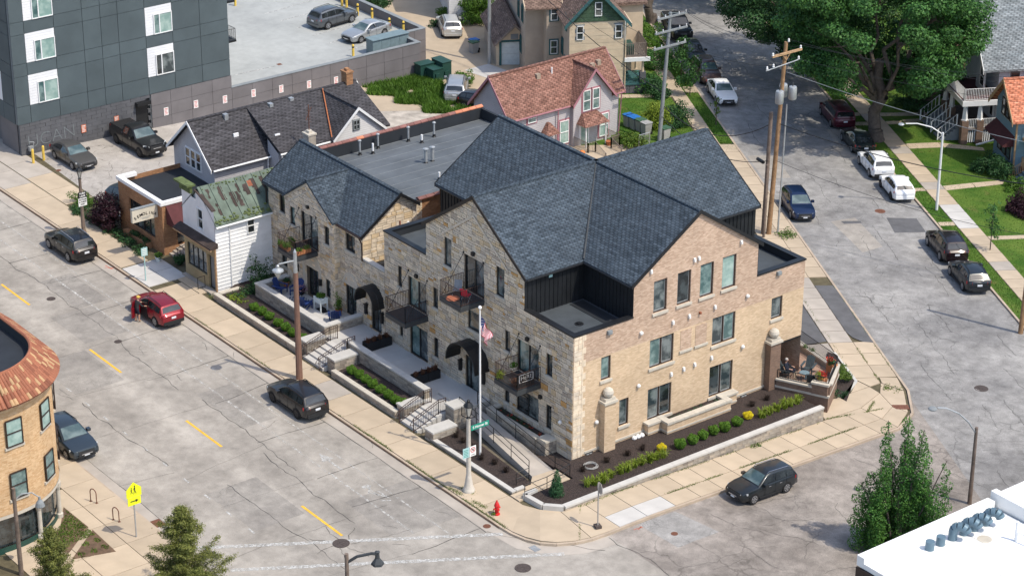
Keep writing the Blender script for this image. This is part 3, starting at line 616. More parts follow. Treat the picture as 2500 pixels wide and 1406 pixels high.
def stones(F, parent, rects, opens, mats, wts, hp=None, seed=1, rowh=(.40,.58), cw=(.34,.9), limit=300, name='stone', split=.55, proud=(.012,.045), gap=.032, back=.05):
    rnd = random.Random(seed); out = []
    for (u0, u1, z0, z1) in rects:
        z = z0
        while z < z1-.03:
            h = min(rnd.uniform(*rowh), z1-z)
            if z1-(z+h) < .13: h = z1-z
            u = u0
            while u < u1-.02:
                w = min(rnd.uniform(*cw), u1-u)
                if u1-(u+w) < .16: w = u1-u
                q = rnd.random(); cells = []
                if q < split*.6 and h > .24:
                    k = rnd.uniform(.35, .65); cells = [(u,u+w,z,z+h*k),(u,u+w,z+h*k,z+h)]
                elif q < split and h > .36:
                    k = rnd.uniform(.25,.4); k2 = rnd.uniform(.6,.75); cells = [(u,u+w,z,z+h*k),(u,u+w,z+h*k,z+h*k2),(u,u+w,z+h*k2,z+h)]
                elif q < split+.22 and w > .5:
                    k = rnd.uniform(.35,.65); j = rnd.uniform(.35,.65); cells = [(u,u+w,z,z+h*j),(u,u+w*k,z+h*j,z+h),(u+w*k,u+w,z+h*j,z+h)]
                else: cells = [(u,u+w,z,z+h)]
                out += cells; u += w
            z += h
    pieces = []
    for r in out:
        todo = [r]
        for o in opens:
            nx = []
            for (a, b, c, e) in todo:
                if b <= o[0] or a >= o[1] or e <= o[2] or c >= o[3]: nx.append((a,b,c,e)); continue
                if a < o[0]: nx.append((a, o[0], c, e)); a = o[0]
                if b > o[1]: nx.append((o[1], b, c, e)); b = o[1]
                if c < o[2]: nx.append((a, b, c, o[2]))
                if e > o[3]: nx.append((a, b, o[3], e))
            todo = nx
        for (a, b, c, e) in todo:
            if b-a < .05 or e-c < .04: continue
            g = gap/2; poly = [(a+g,c+g),(b-g,c+g),(b-g,e-g),(a+g,e-g)]
            if hp:
                p2 = pclip(poly, hp)
                if len(p2) < 3: continue
                if p2 != poly: pieces.append((p2, None)); continue
            pieces.append((poly, (a+g,b-g,c+g,e-g)))
    pieces.sort(key=lambda t: -((t[1][1]-t[1][0])*(t[1][3]-t[1][2]) if t[1] else 0))
    po = ORG.get(parent.name, (0,0,0)); J = MB(); nobj = 0
    for poly, r in pieces:
        mi = rnd.choices(range(len(mats)), wts)[0]; pr_ = rnd.uniform(*proud)
        if r and nobj < limit:
            o = bpy.data.objects.new(name, unit(mats[mi])); COL.objects.link(o); o.parent = parent
            c = F.p((r[0]+r[1])/2, (pr_-back)/2, (r[2]+r[3])/2); o.location = (c[0]-po[0], c[1]-po[1], c[2]-po[2])
            w, t, h = r[1]-r[0], pr_+back, r[3]-r[2]; o.scale = (w, t, h) if F.face in ('-y','+y') else (t, w, h); nobj += 1
        else:
            J.k = mi; e = F.out(); n = pr_+back; J.prism([F.p(u, -back, z) for u, z in poly], (e[0]*n, e[1]*n, e[2]*n))
    if J.f: stuff(J.build('stonework', list(mats), parent))
    return nobj
def gable_roof(parent, axis, a0, a1, e0, e1, ze, rc, zr, m, th=.16, oh=.25, name='roof', fascia='black_metal', fh=.22, ze1=None):
    """two roof slopes: ridge along axis at rc; eaves at e0 / e1 on height ze"""
    for e in (e0, e1):
        z_ = ze1 if (ze1 is not None and e == e1) else ze
        sg = 1 if e > rc else -1; sl = (zr-z_)/abs(e-rc); eo = e+sg*oh; zo = z_-sl*oh
        prof = [(rc, zr), (eo, zo), (eo, zo+th), (rc, zr+th)]
        pts = [(a0, q, z) if axis == 'x' else (q, a0, z) for q, z in prof]
        ev = (a1-a0, 0, 0) if axis == 'x' else (0, a1-a0, 0)
        o = MB().prism(pts, ev).build(name, m, parent)
        if fascia:
            for s0, w in ((a0-.05, .05), (a1, .05)):
                B = MB()
                pts = [(s0, q, z) if axis == 'x' else (q, s0, z) for q, z in ((rc, zr+th+.03), (eo+sg*.03, zo+th+.03), (eo+sg*.03, zo+th-fh), (rc, zr+th-fh))]
                B.prism(pts, (w,0,0) if axis == 'x' else (0,w,0)); B.build('rake_board', fascia, o)
    rb = MB(); L = [(a0, rc, zr+th+.02), (a1, rc, zr+th+.02)] if axis == 'x' else [(rc, a0, zr+th+.02), (rc, a1, zr+th+.02)]
    (rb.box(a0, a1, rc-.14, rc+.14, zr+th-.06, zr+th+.035) if axis == 'x' else rb.box(rc-.14, rc+.14, a0, a1, zr+th-.06, zr+th+.035)).build('ridge_cap', m, parent)
def gutter(parent, p, q, m='black_metal', r=.07, down=None, name='gutter'):
    B = MB(); B.cyl(p, q, r, r, 6)
    if down: B.tube(down, .05, 6)
    return B.build(name, m, parent)
def railing(B, pts, z0, h=1.0, gap=.12, r=.012, post=.03, rails=(1., .08)):
    for (a, b) in zip(pts, pts[1:]):
        L = math.hypot(b[0]-a[0], b[1]-a[1]); n = max(1, int(L/gap)); za = a[2] if len(a) > 2 else z0; zb = b[2] if len(b) > 2 else z0
        for k in rails: B.cyl((a[0],a[1],za+h*k), (b[0],b[1],zb+h*k), .022, .022, 5)
        for i in range(n+1):
            t = i/n; x, y, z = a[0]+(b[0]-a[0])*t, a[1]+(b[1]-a[1])*t, za+(zb-za)*t
            B.cyl((x,y,z+h*rails[-1]), (x,y,z+h*rails[0]), r, r, 4, False)
        for q, z in ((a, za), (b, zb)): B.box(q[0]-post/2, q[0]+post/2, q[1]-post/2, q[1]+post/2, z, z+h*1.01)
    return B
def barrel(parent, F, uc, hw, zs, za, dep, n=12):          # arched door canopy
    out = [(uc-hw*math.cos(math.pi*i/n), zs+(za-zs)*math.sin(math.pi*i/n)) for i in range(n+1)]
    inn = [(uc-(hw-.07)*math.cos(math.pi*i/n), zs+(za-zs-.07)*math.sin(math.pi*i/n)) for i in range(n+1)]
    B = MB()
    for i in range(n):
        P = [F.p(u, 0, z) for u, z in (out[i], out[i+1], inn[i+1], inn[i])]; e = F.out(); B.prism(P, (e[0]*dep, e[1]*dep, 0))
    for k in (0, .5, 1):                                     # ribs standing on the sheet
        for i in range(n): B.cyl(F.p(out[i][0], dep*k, out[i][1]), F.p(out[i+1][0], dep*k, out[i+1][1]), .03, .03, 5)
    for u in (uc-hw, uc+hw): F.box(B, u-.03, u+.03, 0, dep, zs-.12, zs)
    return B.build('canopy', 'black_metal', parent, True, sharp=35)
def balcony(parent, F, u0, u1, zb, dep, th=.33, rails='railing_brown', deck='dark_metal', rods=True, zrod=2.4):
    B = MB(); F.box(B, u0, u1, -.02, dep, zb, zb+th-.04); o = B.build('balcony', deck, parent)
    D = MB(); k = 0; d = .03
    while d < dep-.06: F.box(D, u0+.05, u1-.05, d, min(d+.125, dep-.05), zb+th-.04, zb+th-.005); d += .14
    D.build('deck_boards', deck, o)
    q = [F.p(u0+.04,.03,0), F.p(u0+.04,dep-.05,0), F.p(u1-.04,dep-.05,0), F.p(u1-.04,.03,0)]
    railing(MB(), [(a[0],a[1]) for a in q], zb+th, 1.05, .115).build('railing', rails, o)
    if rods:
        for u in (u0+.08, u1-.08):
            MB().cyl(F.p(u, dep-.1, zb+th), F.p(u+.0, .02, zb+th+zrod), .018, .018, 5).ball(F.p(u, .04, zb+th+zrod), .07, 6).build('tie_rod', 'black_metal', o)
    return o
def wall_lamp(F, parent, u, z, h=.42, m='black_metal'):
    B = MB(); F.box(B, u-.09, u+.09, .02, .22, z-h/2, z+h/2-.06); F.box(B, u-.12, u+.12, .0, .26, z+h/2-.06, z+h/2); F.box(B, u-.05, u+.05, 0, .04, z-h/2-.1, z+h/2+.1)
    o = B.build('wall_lamp', m, parent); return o
def vent(F, parent, u, z, k=0):
    B = MB()
    if k == 0: F.box(B, u-.075, u+.075, 0, .1, z-.12, z+.12); F.box(B, u-.06, u+.06, .1, .14, z-.12, z+.04)
    else: B.ball(F.p(u, .08, z), .13, 8)
    return B.build('vent', 'steel_white', parent)

STM = ['stone_a','stone_b','stone_c','stone_d','stone_e']; STW = [10, 9, 4, .8, 3]
BLM = ['block_a','block_b','block_c']; BLW = [5, 5, 3]
# ---------------------------------------------------------------- the corner apartment building
apt = thing('apartment_building', 'large stone and cream brick corner apartment building with cross-gabled slate roof', 'building', loc=(-9.5,9,0))
FY, FX = Fac('-y', 0), Fac('+x', 0)
fo = dict(w1=(-12.52,-11.8,8.26,10.1), bd=(-10.5,-8.52,7.4,9.7), w2=(-7.32,-6.51,8.2,10.07), s1=(-17.5,-17.08,5.0,6.4), ld=(-16.4,-14.45,4.1,6.12), s2=(-13.74,-13.24,4.97,6.31), cw=(-10.14,-8.9,4.95,6.2), s3=(-6.44,-5.96,4.9,6.22), rd=(-5.23,-3.19,4.1,6.14), s4=(-2.46,-1.9,4.88,6.25), gs=(-16.3,-14.4,.8,2.95), g2=(-13.7,-13.24,1.6,2.92), g1=(-17.4,-17.08,1.6,2.9), dr=(-10.42,-9.0,.8,3.05), g3=(-6.45,-6.0,1.48,2.95), gw=(-5.28,-3.17,1.4,2.9), g4=(-2.45,-1.94,1.41,2.96))
fop = list(fo.values())
prof = [(-19.0,8.2),(-14.42,8.2),(-14.42,10.3),(-9.51,13.55),(-4.6,10.3),(-4.6,8.2),(0,8.2)]
pf = [(-19.0,8.2),(-14.421,8.2),(-14.42,10.3),(-9.51,13.55),(-4.6,10.3),(-4.599,8.2),(0,8.2)]
wall(FY, apt, pf, -.2, fop, 'mortar', 'front_wall', .2, -.03)
stones(FY, apt, [(-19.0,0,-.1,8.2)], fop, STM, STW, None, 21, (.28,.42), (.26,.72), limit=230, split=.5)
stones(FY, apt, [(-14.42,-4.6,8.2,13.6)], fop, STM, STW, [(-1,0,14.42),(1,0,-4.6),(-.6621,1,10.3+14.42*.6621),(.6621,1,10.3-4.6*.6621)], 22, (.28,.42), (.26,.72), limit=70, split=.5)
for k, v in fo.items():
    w = v[1]-v[0]
    if k in ('bd','ld','rd','gs'): window(FY, apt, *v, cols=2, gm=['glass_teal','glass_mixed'] if k != 'bd' else ['glass_dark','glass_mixed'], name='sliding_door', rec=.16, fw=.08)
    elif k == 'dr': window(FY, apt, *v, cols=2, gm='glass_mixed', name='entrance_door', rec=.16, fw=.09, ratio=.28)
    elif k == 'gw': window(FY, apt, *v, cols=2, gm=['glass_dark','glass_mixed'], sill='limestone')
    else: window(FY, apt, *v, gm='glass_mixed' if w > .6 else 'glass_dark', sill='limestone', fw=.05, rec=.14)
B = MB()                                                    # raised stone band that follows the gable
for s_ in (-1, 1):
    a, b = (-9.51, 12.55), (-9.51+s_*3.4, 10.2)
    B.prism([FY.p(a[0],.05,a[1]), FY.p(b[0],.05,b[1]), FY.p(b[0],.05,b[1]-.16), FY.p(a[0],.05,a[1]-.16)], (0,-.035,0))
B.build('label_mould', 'stone_b', apt)
FY.box(MB(), -8.05, -7.75, .03, .05, 5.85, 6.15).build('number_plaque', 'stone_e', apt)
for u, z in ((-9.5,10.05),(-15.4,6.45),(-4.2,6.5),(-2.9,3.25)): FY.box(MB(), u-.11, u+.11, .02, .2, z-.11, z+.11).build('spot_light', 'black_metal', apt)
barrel(apt, FY, -9.5, 1.48, 2.95, 4.35, 1.1)
for u in (-10.8, -8.45): wall_lamp(FY, apt, u, 2.2, .7)
vent(FY, apt, -1.05, 2.35, 1); vent(FX, apt, 1.75, 2.25, 1)
for u0, u1, z in ((-16.4,-14.25,3.77),(-10.6,-8.45,7.07),(-5.15,-2.95,3.77)): balcony(apt, FY, u0, u1, z, 1.8)
# brick side
bo = dict(a=(5.92,6.94,8.01,10.05), b=(7.74,8.78,8.01,10.09), c=(9.51,10.56,8.0,10.13), d=(11.25,12.35,8.03,10.15), e=(5.75,7.59,4.47,6.31), f=(10.64,12.48,4.5,6.34), g=(15.44,16.34,4.87,6.3), h=(2.06,2.78,4.8,6.3), i=(3.51,4.22,1.35,3.1), j=(5.7,7.54,1.04,3.12), k=(10.57,12.44,1.06,3.12))
pu = [(0,8.2),(4.399,8.2),(4.4,10.35),(9.25,13.55),(14.1,10.35),(14.101,8.2),(18.1,8.2)]
wall(FX, apt, pu, 6.36, [v for q, v in bo.items() if v[2] > 6.4], 'brick_pink', 'upper_brick_wall', .2)
wall(FX, apt, [(.0,6.36),(18.1,6.36)], 3.1, [v for q, v in bo.items() if v[2] < 6.4 and v[3] > 3.2], 'brick_cream', 'middle_brick_wall', .2)
wall(FX, apt, [(.0,3.1),(15.4,3.1)], -1.2, [(v[0],v[1],v[2],min(3.1,v[3])) for q, v in bo.items() if v[2] < 3], 'brick_cream', 'lower_brick_wall', .2)
for q, v in bo.items():
    window(FX, apt, *v, cols=2 if v[1]-v[0] > 1.5 else 1, fm='frame_brown', gm={'a': 'glass_mixed', 'b': 'glass_dark', 'c': 'glass_teal', 'd': 'glass_blind', 'e': ['glass_teal','glass_mixed'], 'f': ['glass_mixed','glass_teal'], 'h': 'glass_teal', 'j': ['glass_mixed','glass_dark'], 'k': ['glass_dark','glass_mixed']}.get(q, 'glass_mixed'), sill='limestone', fw=.08, rec=.15, sash=1)
stones(FX, apt, [(0.02,.62,-.2,8.15)], [], ['stone_a','stone_b'], [3,1], None, 31, (.28,.42), (.3,.62), 0, 'quoin', .2, (.012,.03))
FQ = MB()
for i in range(20): FX.box(FQ, .62, .62+(.28 if i % 2 else .1), -.02, .022, .0+i*.41, .0+i*.41+.39)
FQ.build('quoin', 'stone_a', apt)
for a, b in ((8.12,8.97),(9.3,10.19)):
    B = MB(); FX.box(B, a, b, -.02, .018, 4.95, 6.25); o = B.build('bricked_opening', 'brick_pink', apt); S = MB(); FX.box(S, a-.08, b+.08, 0, .09, 4.8, 4.94); S.build('sill', 'limestone', o)
for u, z, k in ((5.63,10.81,0),(8.97,10.65,0),(9.31,10.66,0),(12.64,10.82,0),(4.99,7.06,1),(7.45,7.04,0),(8.72,7.07,0),(10.75,7.1,0),(13.34,7.1,1),(13.14,3.77,1),(4.9,3.65,1),(7.45,3.63,0),(8.43,3.68,0),(9.3,3.72,0),(10.64,3.77,0)): vent(FX, apt, u, z, k)
FX.box(MB(), 9.5, 9.62, 0, .15, 7.0, 7.12).build('vent', 'rust_red', apt)
for u, z in ((2.59,7.81),(15.86,7.92)): FX.box(FX.box(MB(), u-.16, u+.16, 0, .16, z-.12, z+.12), u-.12, u+.12, .16, .18, z-.08, z+.05).build('wall_light', 'grey_trim', apt)
B = MB(); FX.box(B, .9, 15.4, 0, .05, .42, .55); B.build('belt_course', 'limestone', apt)
for u in (4.55,4.85,5.15): MB().ball((.22,u,.35), .16, 8).build('vent_hood', 'plain_white', apt)
for u0, u1 in ((1.0,1.55),(13.2,13.7)):
    B = MB(); FX.box(B, u0, u1, -.0, .03, .02, .4); o = B.build('vent_panel', 'dark_metal', apt); FX.box(FX.box(MB(), u0+.05, u0+.22, .03, .1, .08, .33), u0+.28, u0+.44, .03, .1, .08, .33).build('louvre', 'galv', o)
# hose coil on the mulch is a thing of its own (below); other walls close the block
wall(Fac('+y',18.1), apt, [(-19.0,8.2),(-14.3,8.2),(-14.299,10.3),(-9.51,13.55),(-4.7,10.3),(-4.699,8.2),(0,8.2)], -1.5, (), 'brick_pink', 'rear_wall')
wall(Fac('-x',-19.0), apt, [(0,8.2),(4.3,8.2),(4.301,10.35),(9.25,13.55),(14.1,10.35),(14.101,8.2),(18.1,8.2)], -.3, (), 'brick_orange', 'west_wall')
MB().box(-4.6,0,15.4,18.1,2.98,3.09).build('soffit', 'black_metal', apt)
wall(Fac('+y',15.4), apt, [(-6,3.1),(0,3.1)], -1.3, (), 'brick_cream', 'porch_wall')
# cross gables
gable_roof(apt, 'y', -.12, 18.25, -14.42, -4.6, 10.3, -9.51, 13.6, 'shingle_slate')
gable_roof(apt, 'x', -19.25, .12, 4.4, 14.1, 10.33, 9.25, 13.6, 'shingle_slate')
for sx, sy in ((1,-1),(1,1),(-1,-1),(-1,1)):
    a = Vector((-9.51, 9.25, 13.72)); b = Vector((-9.51+sx*5.1, 9.25+sy*5.03, 10.40)); MB().cyl(a, b, .075, .075, 6).build('valley_flashing', 'dark_metal', apt)
# corner terraces: metal-clad cheeks, membrane, parapets
for x0, x1, y0, y1, sx, sy in ((-4.6,0,0,4.4,1,-1),(-4.6,0,14.1,18.1,1,1),(-19.0,-14.42,0,4.4,-1,-1),(-19.0,-14.42,14.1,18.1,-1,1)):
    MB().box(x0+.02, x1-.02, y0+.02, y1-.02, 7.4, 7.72).build('flat_roof', 'membrane_mid', apt)
    xi = x0 if sx > 0 else x1; yi = y1 if sy < 0 else y0; ex = .0
    B = MB().box(xi-.02*sx, xi+.03*sx, y0, y1, 7.7, 10.22).box(x0, x1, yi-.02*sy*-1, yi+.03*sy, 7.7, 10.25)
    cl = B.build('metal_cladding', 'black_panel', apt); S = MB()
    for t in np.arange(.2, abs(y1-y0), .32): S.box(xi+.03*sx, xi+.065*sx, y0+t, y0+t+.03, 7.72, 10.2)
    for t in np.arange(.2, abs(x1-x0), .32): S.box(x0+t, x0+t+.03, yi+.03*sy, yi+.065*sy, 7.72, 10.2)
    S.build('seam', 'black_panel', cl)
    xo = x1 if sx > 0 else x0; yo = y0 if sy < 0 else y1; P = MB()
    P.box(xo-.3*sx, xo-.02*sx, y0+.02, y1-.02, 7.7, 8.17); P.box(x0+.02, x1-.02, yo+.02*(-sy if 0 else -sy), yo-.3*sy, 7.7, 8.17); P.build('parapet', 'membrane_dark', apt)
    C = MB(); C.box(xo-.34*sx, xo+.05*sx, min(y0, yo-.05 if sy < 0 else y0), max(y1, yo+.05 if sy > 0 else y1), 8.175, 8.27)
    C.box(x0, x1-.34 if sx > 0 else x1, yo+.05*sy, yo-.34*sy, 8.172, 8.266) if sx > 0 else C.box(x0+.34, x1, yo+.05*sy, yo-.34*sy, 8.172, 8.266); C.build('parapet_cap', 'black_metal', apt)
gutter(apt, (-4.32,-.05,10.17), (-4.32,4.3,10.17)); gutter(apt, (-4.4,4.12,10.2), (.05,4.12,10.2)); gutter(apt, (-4.4,14.4,10.2), (.05,14.4,10.2)); gutter(apt, (-19.2,4.12,10.2), (-14.5,4.12,10.2)); gutter(apt, (-4.32,14.2,10.17), (-4.32,18.2,10.17))
MB().lathe((-2.0,2.0,7.72), [(.28,0),(.28,.02),(.14,.03),(.14,.1),(.02,.11)], 10).build('roof_drain', 'black_metal', apt)
MB().box(-4.4,-.6,3.2,4.2,7.725,7.75).build('wrinkled_membrane', 'membrane_dark', apt)
MB().box(-4.5,-4.46,1.7,1.95,9.85,10.1).build('tag', 'sign_teal', apt); MB().cyl((-5.6,11.6,11.0),(-5.6,11.6,11.9),.06).build('vent_pipe', 'plain_white', apt)
# stone buttress piers with balls on the brick side
for y0, pname in ((2.0,''),(15.1,'')):
    B = MB().prism([(0,y0-.05,-.9),(.0,y0+.95,-.9),(.38,y0+.85,-.9),(.55,y0+.45,-.9),(.55,y0-.05,-.9)], (0,0,4.4)) if 0 else MB().box(0,.5,y0,y0+.85,-1,3.45)
    o = B.build('buttress', 'brick_cream' if y0 < 5 else 'brick_brown', apt)
    MB().box(-.0,.6,y0-.08,y0+.93,3.452,3.6).box(.02,.5,y0+.05,y0+.8,3.6,3.78).build('buttress_cap', 'limestone', o); MB().ball((.28,y0+.42,4.08), .33, 14).build('stone_ball', 'limestone', o)
# planter on the brick side
B = MB().box(0.0,.42,5.45,6.42,-.3,.95).box(.42 if 0 else .0,1.0,6.45,6.8,-.3,.95).box(.72,1.0,6.8,11.2,-.3,.95).box(.0,1.0,11.2,11.5,-.3,.95).box(.0,.42,11.5,12.5,-.3,.95)
pl = B.build('planter_wall', 'brick_cream', apt); C = MB().box(0,.5,5.37,6.4,.952,1.08).box(.0,.5,11.56,12.58,.952,1.08)
for a, b in ((6.4,6.85),): C.box(0,1.08,a,b,.952,1.1)
C.box(0,1.08,11.12,11.56,.952,1.1)
for i in range(5): C.box(.66,1.08,6.86+i*.852,6.86+i*.852+.84,.952,1.09)
C.build('coping', 'limestone', pl); MB().box(.02,.70,6.82,11.1,.6,.88).build('planting_soil', 'mulch', pl); MB().box(0,1.03,6.43,11.52,.4,.5).box(0,.45,5.43,6.42,.4,.5).box(0,.45,11.5,12.52,.4,.5).build('belt_course', 'limestone', pl)
# ---------------------------------------------------------------- gabled stone wing
wing = thing('gabled_wing', 'two-storey stone townhouse wing with projecting gable and flower balcony', 'building', loc=(-27,2,0))
W0, WB, WE = Fac('-y', 0), Fac('-y', -.45), Fac('+x', -21.5)
o0 = [(-31.26,-30.62,5.41,6.63),(-23.37,-22.33,5.43,6.6),(-23.5,-22.3,.85,2.95),(-31.25,-30.6,1.5,2.85),(-20.58,-19.48,.85,2.95)]
o1 = [(-29.26,-28.68,5.31,6.57),(-27.92,-25.93,4.4,6.68),(-25.16,-24.63,5.31,6.57),(-27.5,-26.05,.8,2.95),(-25.18,-24.64,1.55,2.8)]
wall(W0, wing, [(-32.65,7.1),(-21.501,7.1),(-21.5,5.35),(-19.02,5.35)], -.2, o0, 'mortar', 'front_wall', .2, -.03)
wall(WB, wing, [(-29.85,7.1),(-26.97,8.95),(-24.1,7.1)], -.2, o1, 'mortar', 'bay_wall', .35, -.03)
stones(W0, wing, [(-32.65,-29.85,0,7.05),(-24.1,-21.5,0,7.05),(-21.5,-19.02,0,5.3)], o0, STM, [10,8,4,.15,3], None, 41, (.2,.32), (.28,.62), limit=110)
stones(WB, wing, [(-29.85,-24.1,0,9.0)], o1, STM, [10,8,4,.1,3], [(-.642,1,7.1+29.85*.642),(.645,1,7.1-24.1*.645)], 42, (.2,.32), (.28,.62), limit=120)
for x, f in ((-29.85,'-x'),(-24.1,'+x')): stones(Fac(f, x), wing, [(-.44,0,0,7.05)], [], STM, [10,8,4,0,3], None, 43, (.3,.46), (.2,.44), limit=0); MB().box(x-.03 if f == '+x' else x+.005, x-.005 if f == '+x' else x+.03, -.42, 0, 0, 7.05).build('bay_cheek', 'mortar', wing)
stones(WE, wing, [(0,4.3,4.9,9.3)], [], STM, [14,3,6,.05,.3], [(-.72,1,7.12),(.72,1,9.2+2.85*.72)], 44, (.30,.46), (.3,.75), limit=60)
wall(WE, wing, [(0,7.1),(2.85,9.1),(4.3,8.1)], 4.6, (), 'mortar', 'gable_wall', .1, -.03)
wall(Fac('-x',-32.65), wing, [(0,7.1),(2.85,9.1),(4.3,8.1)], -.2, (), 'stone_b', 'west_wall')
for i, v in enumerate(o0): window(W0, wing, *v, cols=2 if v[1]-v[0] > .8 else 1, gm=['glass_dark','glass_mixed'], fw=.06, rec=.15, sill='limestone' if v[2] > 1 else None, name='entrance_door' if i == 4 else 'window')
for i, v in enumerate(o1): window(WB, wing, *v, cols=2 if v[1]-v[0] > 1 else 1, gm=['glass_dark','glass_mixed'] if i != 0 else 'glass_teal', fw=.07, rec=.3 if i == 3 else .15, sill='limestone' if v[2] > 1 and i not in (1,3) else None, name='sliding_door' if i in (1,3) else 'window')
gable_roof(wing, 'x', -32.95, -21.22, 0, 4.05, 7.1, 2.85, 9.15, 'shingle_slate', ze1=8.3)
gable_roof(wing, 'y', -.62, 2.7, -29.85, -24.1, 7.1, -26.97, 9.0, 'shingle_slate', oh=.12, fascia=None)
B = MB()
for s_ in (-1,1):
    for k, w, dd in ((.0,.16,.06),(.55,.1,.045)):
        a, b = (-26.97, 8.98-k), (-26.97+s_*(2.9-k*.6), 7.1-k*.55); B.prism([WB.p(a[0],dd,a[1]), WB.p(b[0],dd,b[1]), WB.p(b[0],dd,b[1]-w), WB.p(a[0],dd,a[1]-w)], (0,.05,0))
B.build('label_mould', 'limestone', wing)
def archring(F, uc, hw, zs, rise, w=.22, n=10, legs=0., m='limestone', fill=None):
    B = MB()
    for i in range(n):
        q = []
        for j, ww in ((i,0),(i+1,0),(i+1,w),(i,w)):
            t = math.pi*j/n; q.append(F.p(uc-(hw+ww)*math.cos(t), .0, zs+(rise+ww)*math.sin(t)))
        e = F.out(); B.prism(q, (e[0]*.06, e[1]*.06, 0))
    if legs:
        for u in (uc-hw-w, uc+hw): F.box(B, u, u+w, 0, .06, zs-legs, zs)
    o = B.build('arch_surround', m, wing)
    if fill: P = MB(); P.poly([F.p(uc-hw*math.cos(math.pi*i/n), .035, zs+rise*math.sin(math.pi*i/n)) for i in range(n+1)][::-1]); P.build('arch_panel', fill, o)
archring(WB, -26.78, .85, 2.98, .8, .26, 10, 2.1, 'limestone', 'limestone'); archring(W0, -22.9, .68, 2.98, .72, .2, 10, 0, 'limestone', 'limestone')
balcony(wing, WB, -28.2, -26.0, 4.1, 1.75, .32)
wall_lamp(WB, wing, -28.5, 2.4); wall_lamp(WB, wing, -25.7, 2.35); wall_lamp(W0, wing, -21.05, 2.1, .7); wall_lamp(W0, wing, -19.25, 2.1, .7)
barrel(wing, W0, -20.15, 1.05, 2.95, 4.1, .9)
W0.box(MB(), -27.1, -26.9, .45, .62, 7.15, 7.35).build('spot_light', 'black_metal', wing)
gutter(wing, (-32.9,-.3,6.98), (-29.9,-.3,6.98), down=[(-32.75,-.25,6.9),(-32.75,-.12,6.6),(-32.75,-.12,.3)]); gutter(wing, (-24.0,-.3,6.98), (-21.25,-.3,6.98), 'frame_brown', down=[(-21.5,-.25,6.9),(-21.4,-.1,6.5),(-21.4,-.1,5.3)])
MB().box(-21.45,-19.05,-.04,.3,5.352,5.47).build('parapet_cap', 'cap_stone', wing); MB().box(-21.45,-19.05,.3,14,4.6,4.85).build('flat_roof', 'membrane_dark', wing)
for k in (0,1): vent(WE, wing, 3.55 if k == 0 else 3.2, 7.0+k*.0, 1) if k == 0 else MB().cyl((-21.42,2.9,5.5),(-21.42,2.9,7.3),.05).build('pipe', 'rust_red', wing)
# ---------------------------------------------------------------- flat-roofed block behind the wing
flat = thing('flat_roof_block', 'long flat-roofed brick block with red tile copings behind the stone wing', 'building', loc=(-27,11,0))
FE = Fac('+x', -21.6); wall(FE, flat, [(4.35,8.35),(17.9,8.35)], -.5, (), 'brick_orange', 'east_wall'); wall(Fac('-x',-32.9), flat, [(4.35,8.38),(17.9,8.38)], -.7, (), 'brick_orange', 'west_wall'); wall(Fac('+y',17.9), flat, [(-32.9,8.3),(-21.6,8.3)], -.9, (), 'brick_orange', 'rear_wall')
stones(FE, flat, [(4.3,4.75,5,8.3)], [], STM, [14,3,6,0,0], None, 47, (.3,.44), (.2,.45), limit=0, name='quoin')
MB().prism([(-32.6,3.9,7.5),(-21.65,3.9,8.28),(-21.65,3.9,8.1),(-32.6,3.9,7.3)], (0,13.8,0)).build('roof_membrane', 'membrane', flat)
for i in range(9): MB().prism([(-32.5+i*1.22,4.2,7.51+i*.087),(-32.46+i*1.22,4.2,7.513+i*.087),(-32.46+i*1.22,17.6,7.513+i*.087),(-32.5+i*1.22,17.6,7.51+i*.087)], (0,0,.008)).build('membrane_seam', 'grey_trim', flat)
MB().box(-32.9,-32.58,3.6,17.9,7.3,8.36).build('parapet', 'membrane_dark', flat); MB().box(-32.58,-21.7,17.68,17.9,7.3,8.3).build('parapet', 'membrane_dark', flat)
for y0, y1, x, nn in ((3.6,17.9,-32.76,24),(4.4,12,-21.58,12)):
    for i in range(nn):
        a = y0+(y1-y0)*i/nn; b = y0+(y1-y0)*(i+1)/nn-.025; MB().prism([(x-.22,a,8.37),(x+.2,a,8.37),(x+.2,a,8.43),(x,a,8.53),(x-.22,a,8.43)], (0,b-a,0)).build('coping_tile', 'coping_orange' if x < -30 and (i > 19 or i == 6) else 'coping_tile', flat)
for x, y, h, cap in ((-31.9,6.9,1.0,1),(-31.5,7.7,.75,0),(-32.2,8.6,1.0,1),(-32.0,11.0,1.0,1),(-31.1,11.5,.6,0),(-31.6,12.9,1.0,1),(-27.4,9.2,.95,2),(-27.4,9.75,.95,2),(-23.9,7.8,.55,0)):
    z = 7.5+(x+32.6)*.0712; B = MB().cyl((x,y,z+.1),(x,y,z+h),.07 if cap < 2 else .12, n=10)
    if cap: B.lathe((x,y,z+h), [(.02,.0),(.13 if cap < 2 else .2,.02),(.13 if cap < 2 else .2,.07),(.02,.14)], 10)
    o = B.build('vent_pipe', 'galv' if cap else 'plain_white', flat); MB().lathe((x,y,z), [(.17,0),(.11,.08),(.11,.2),(.02,.21)], 10).build('flashing_boot', 'black_metal', o)
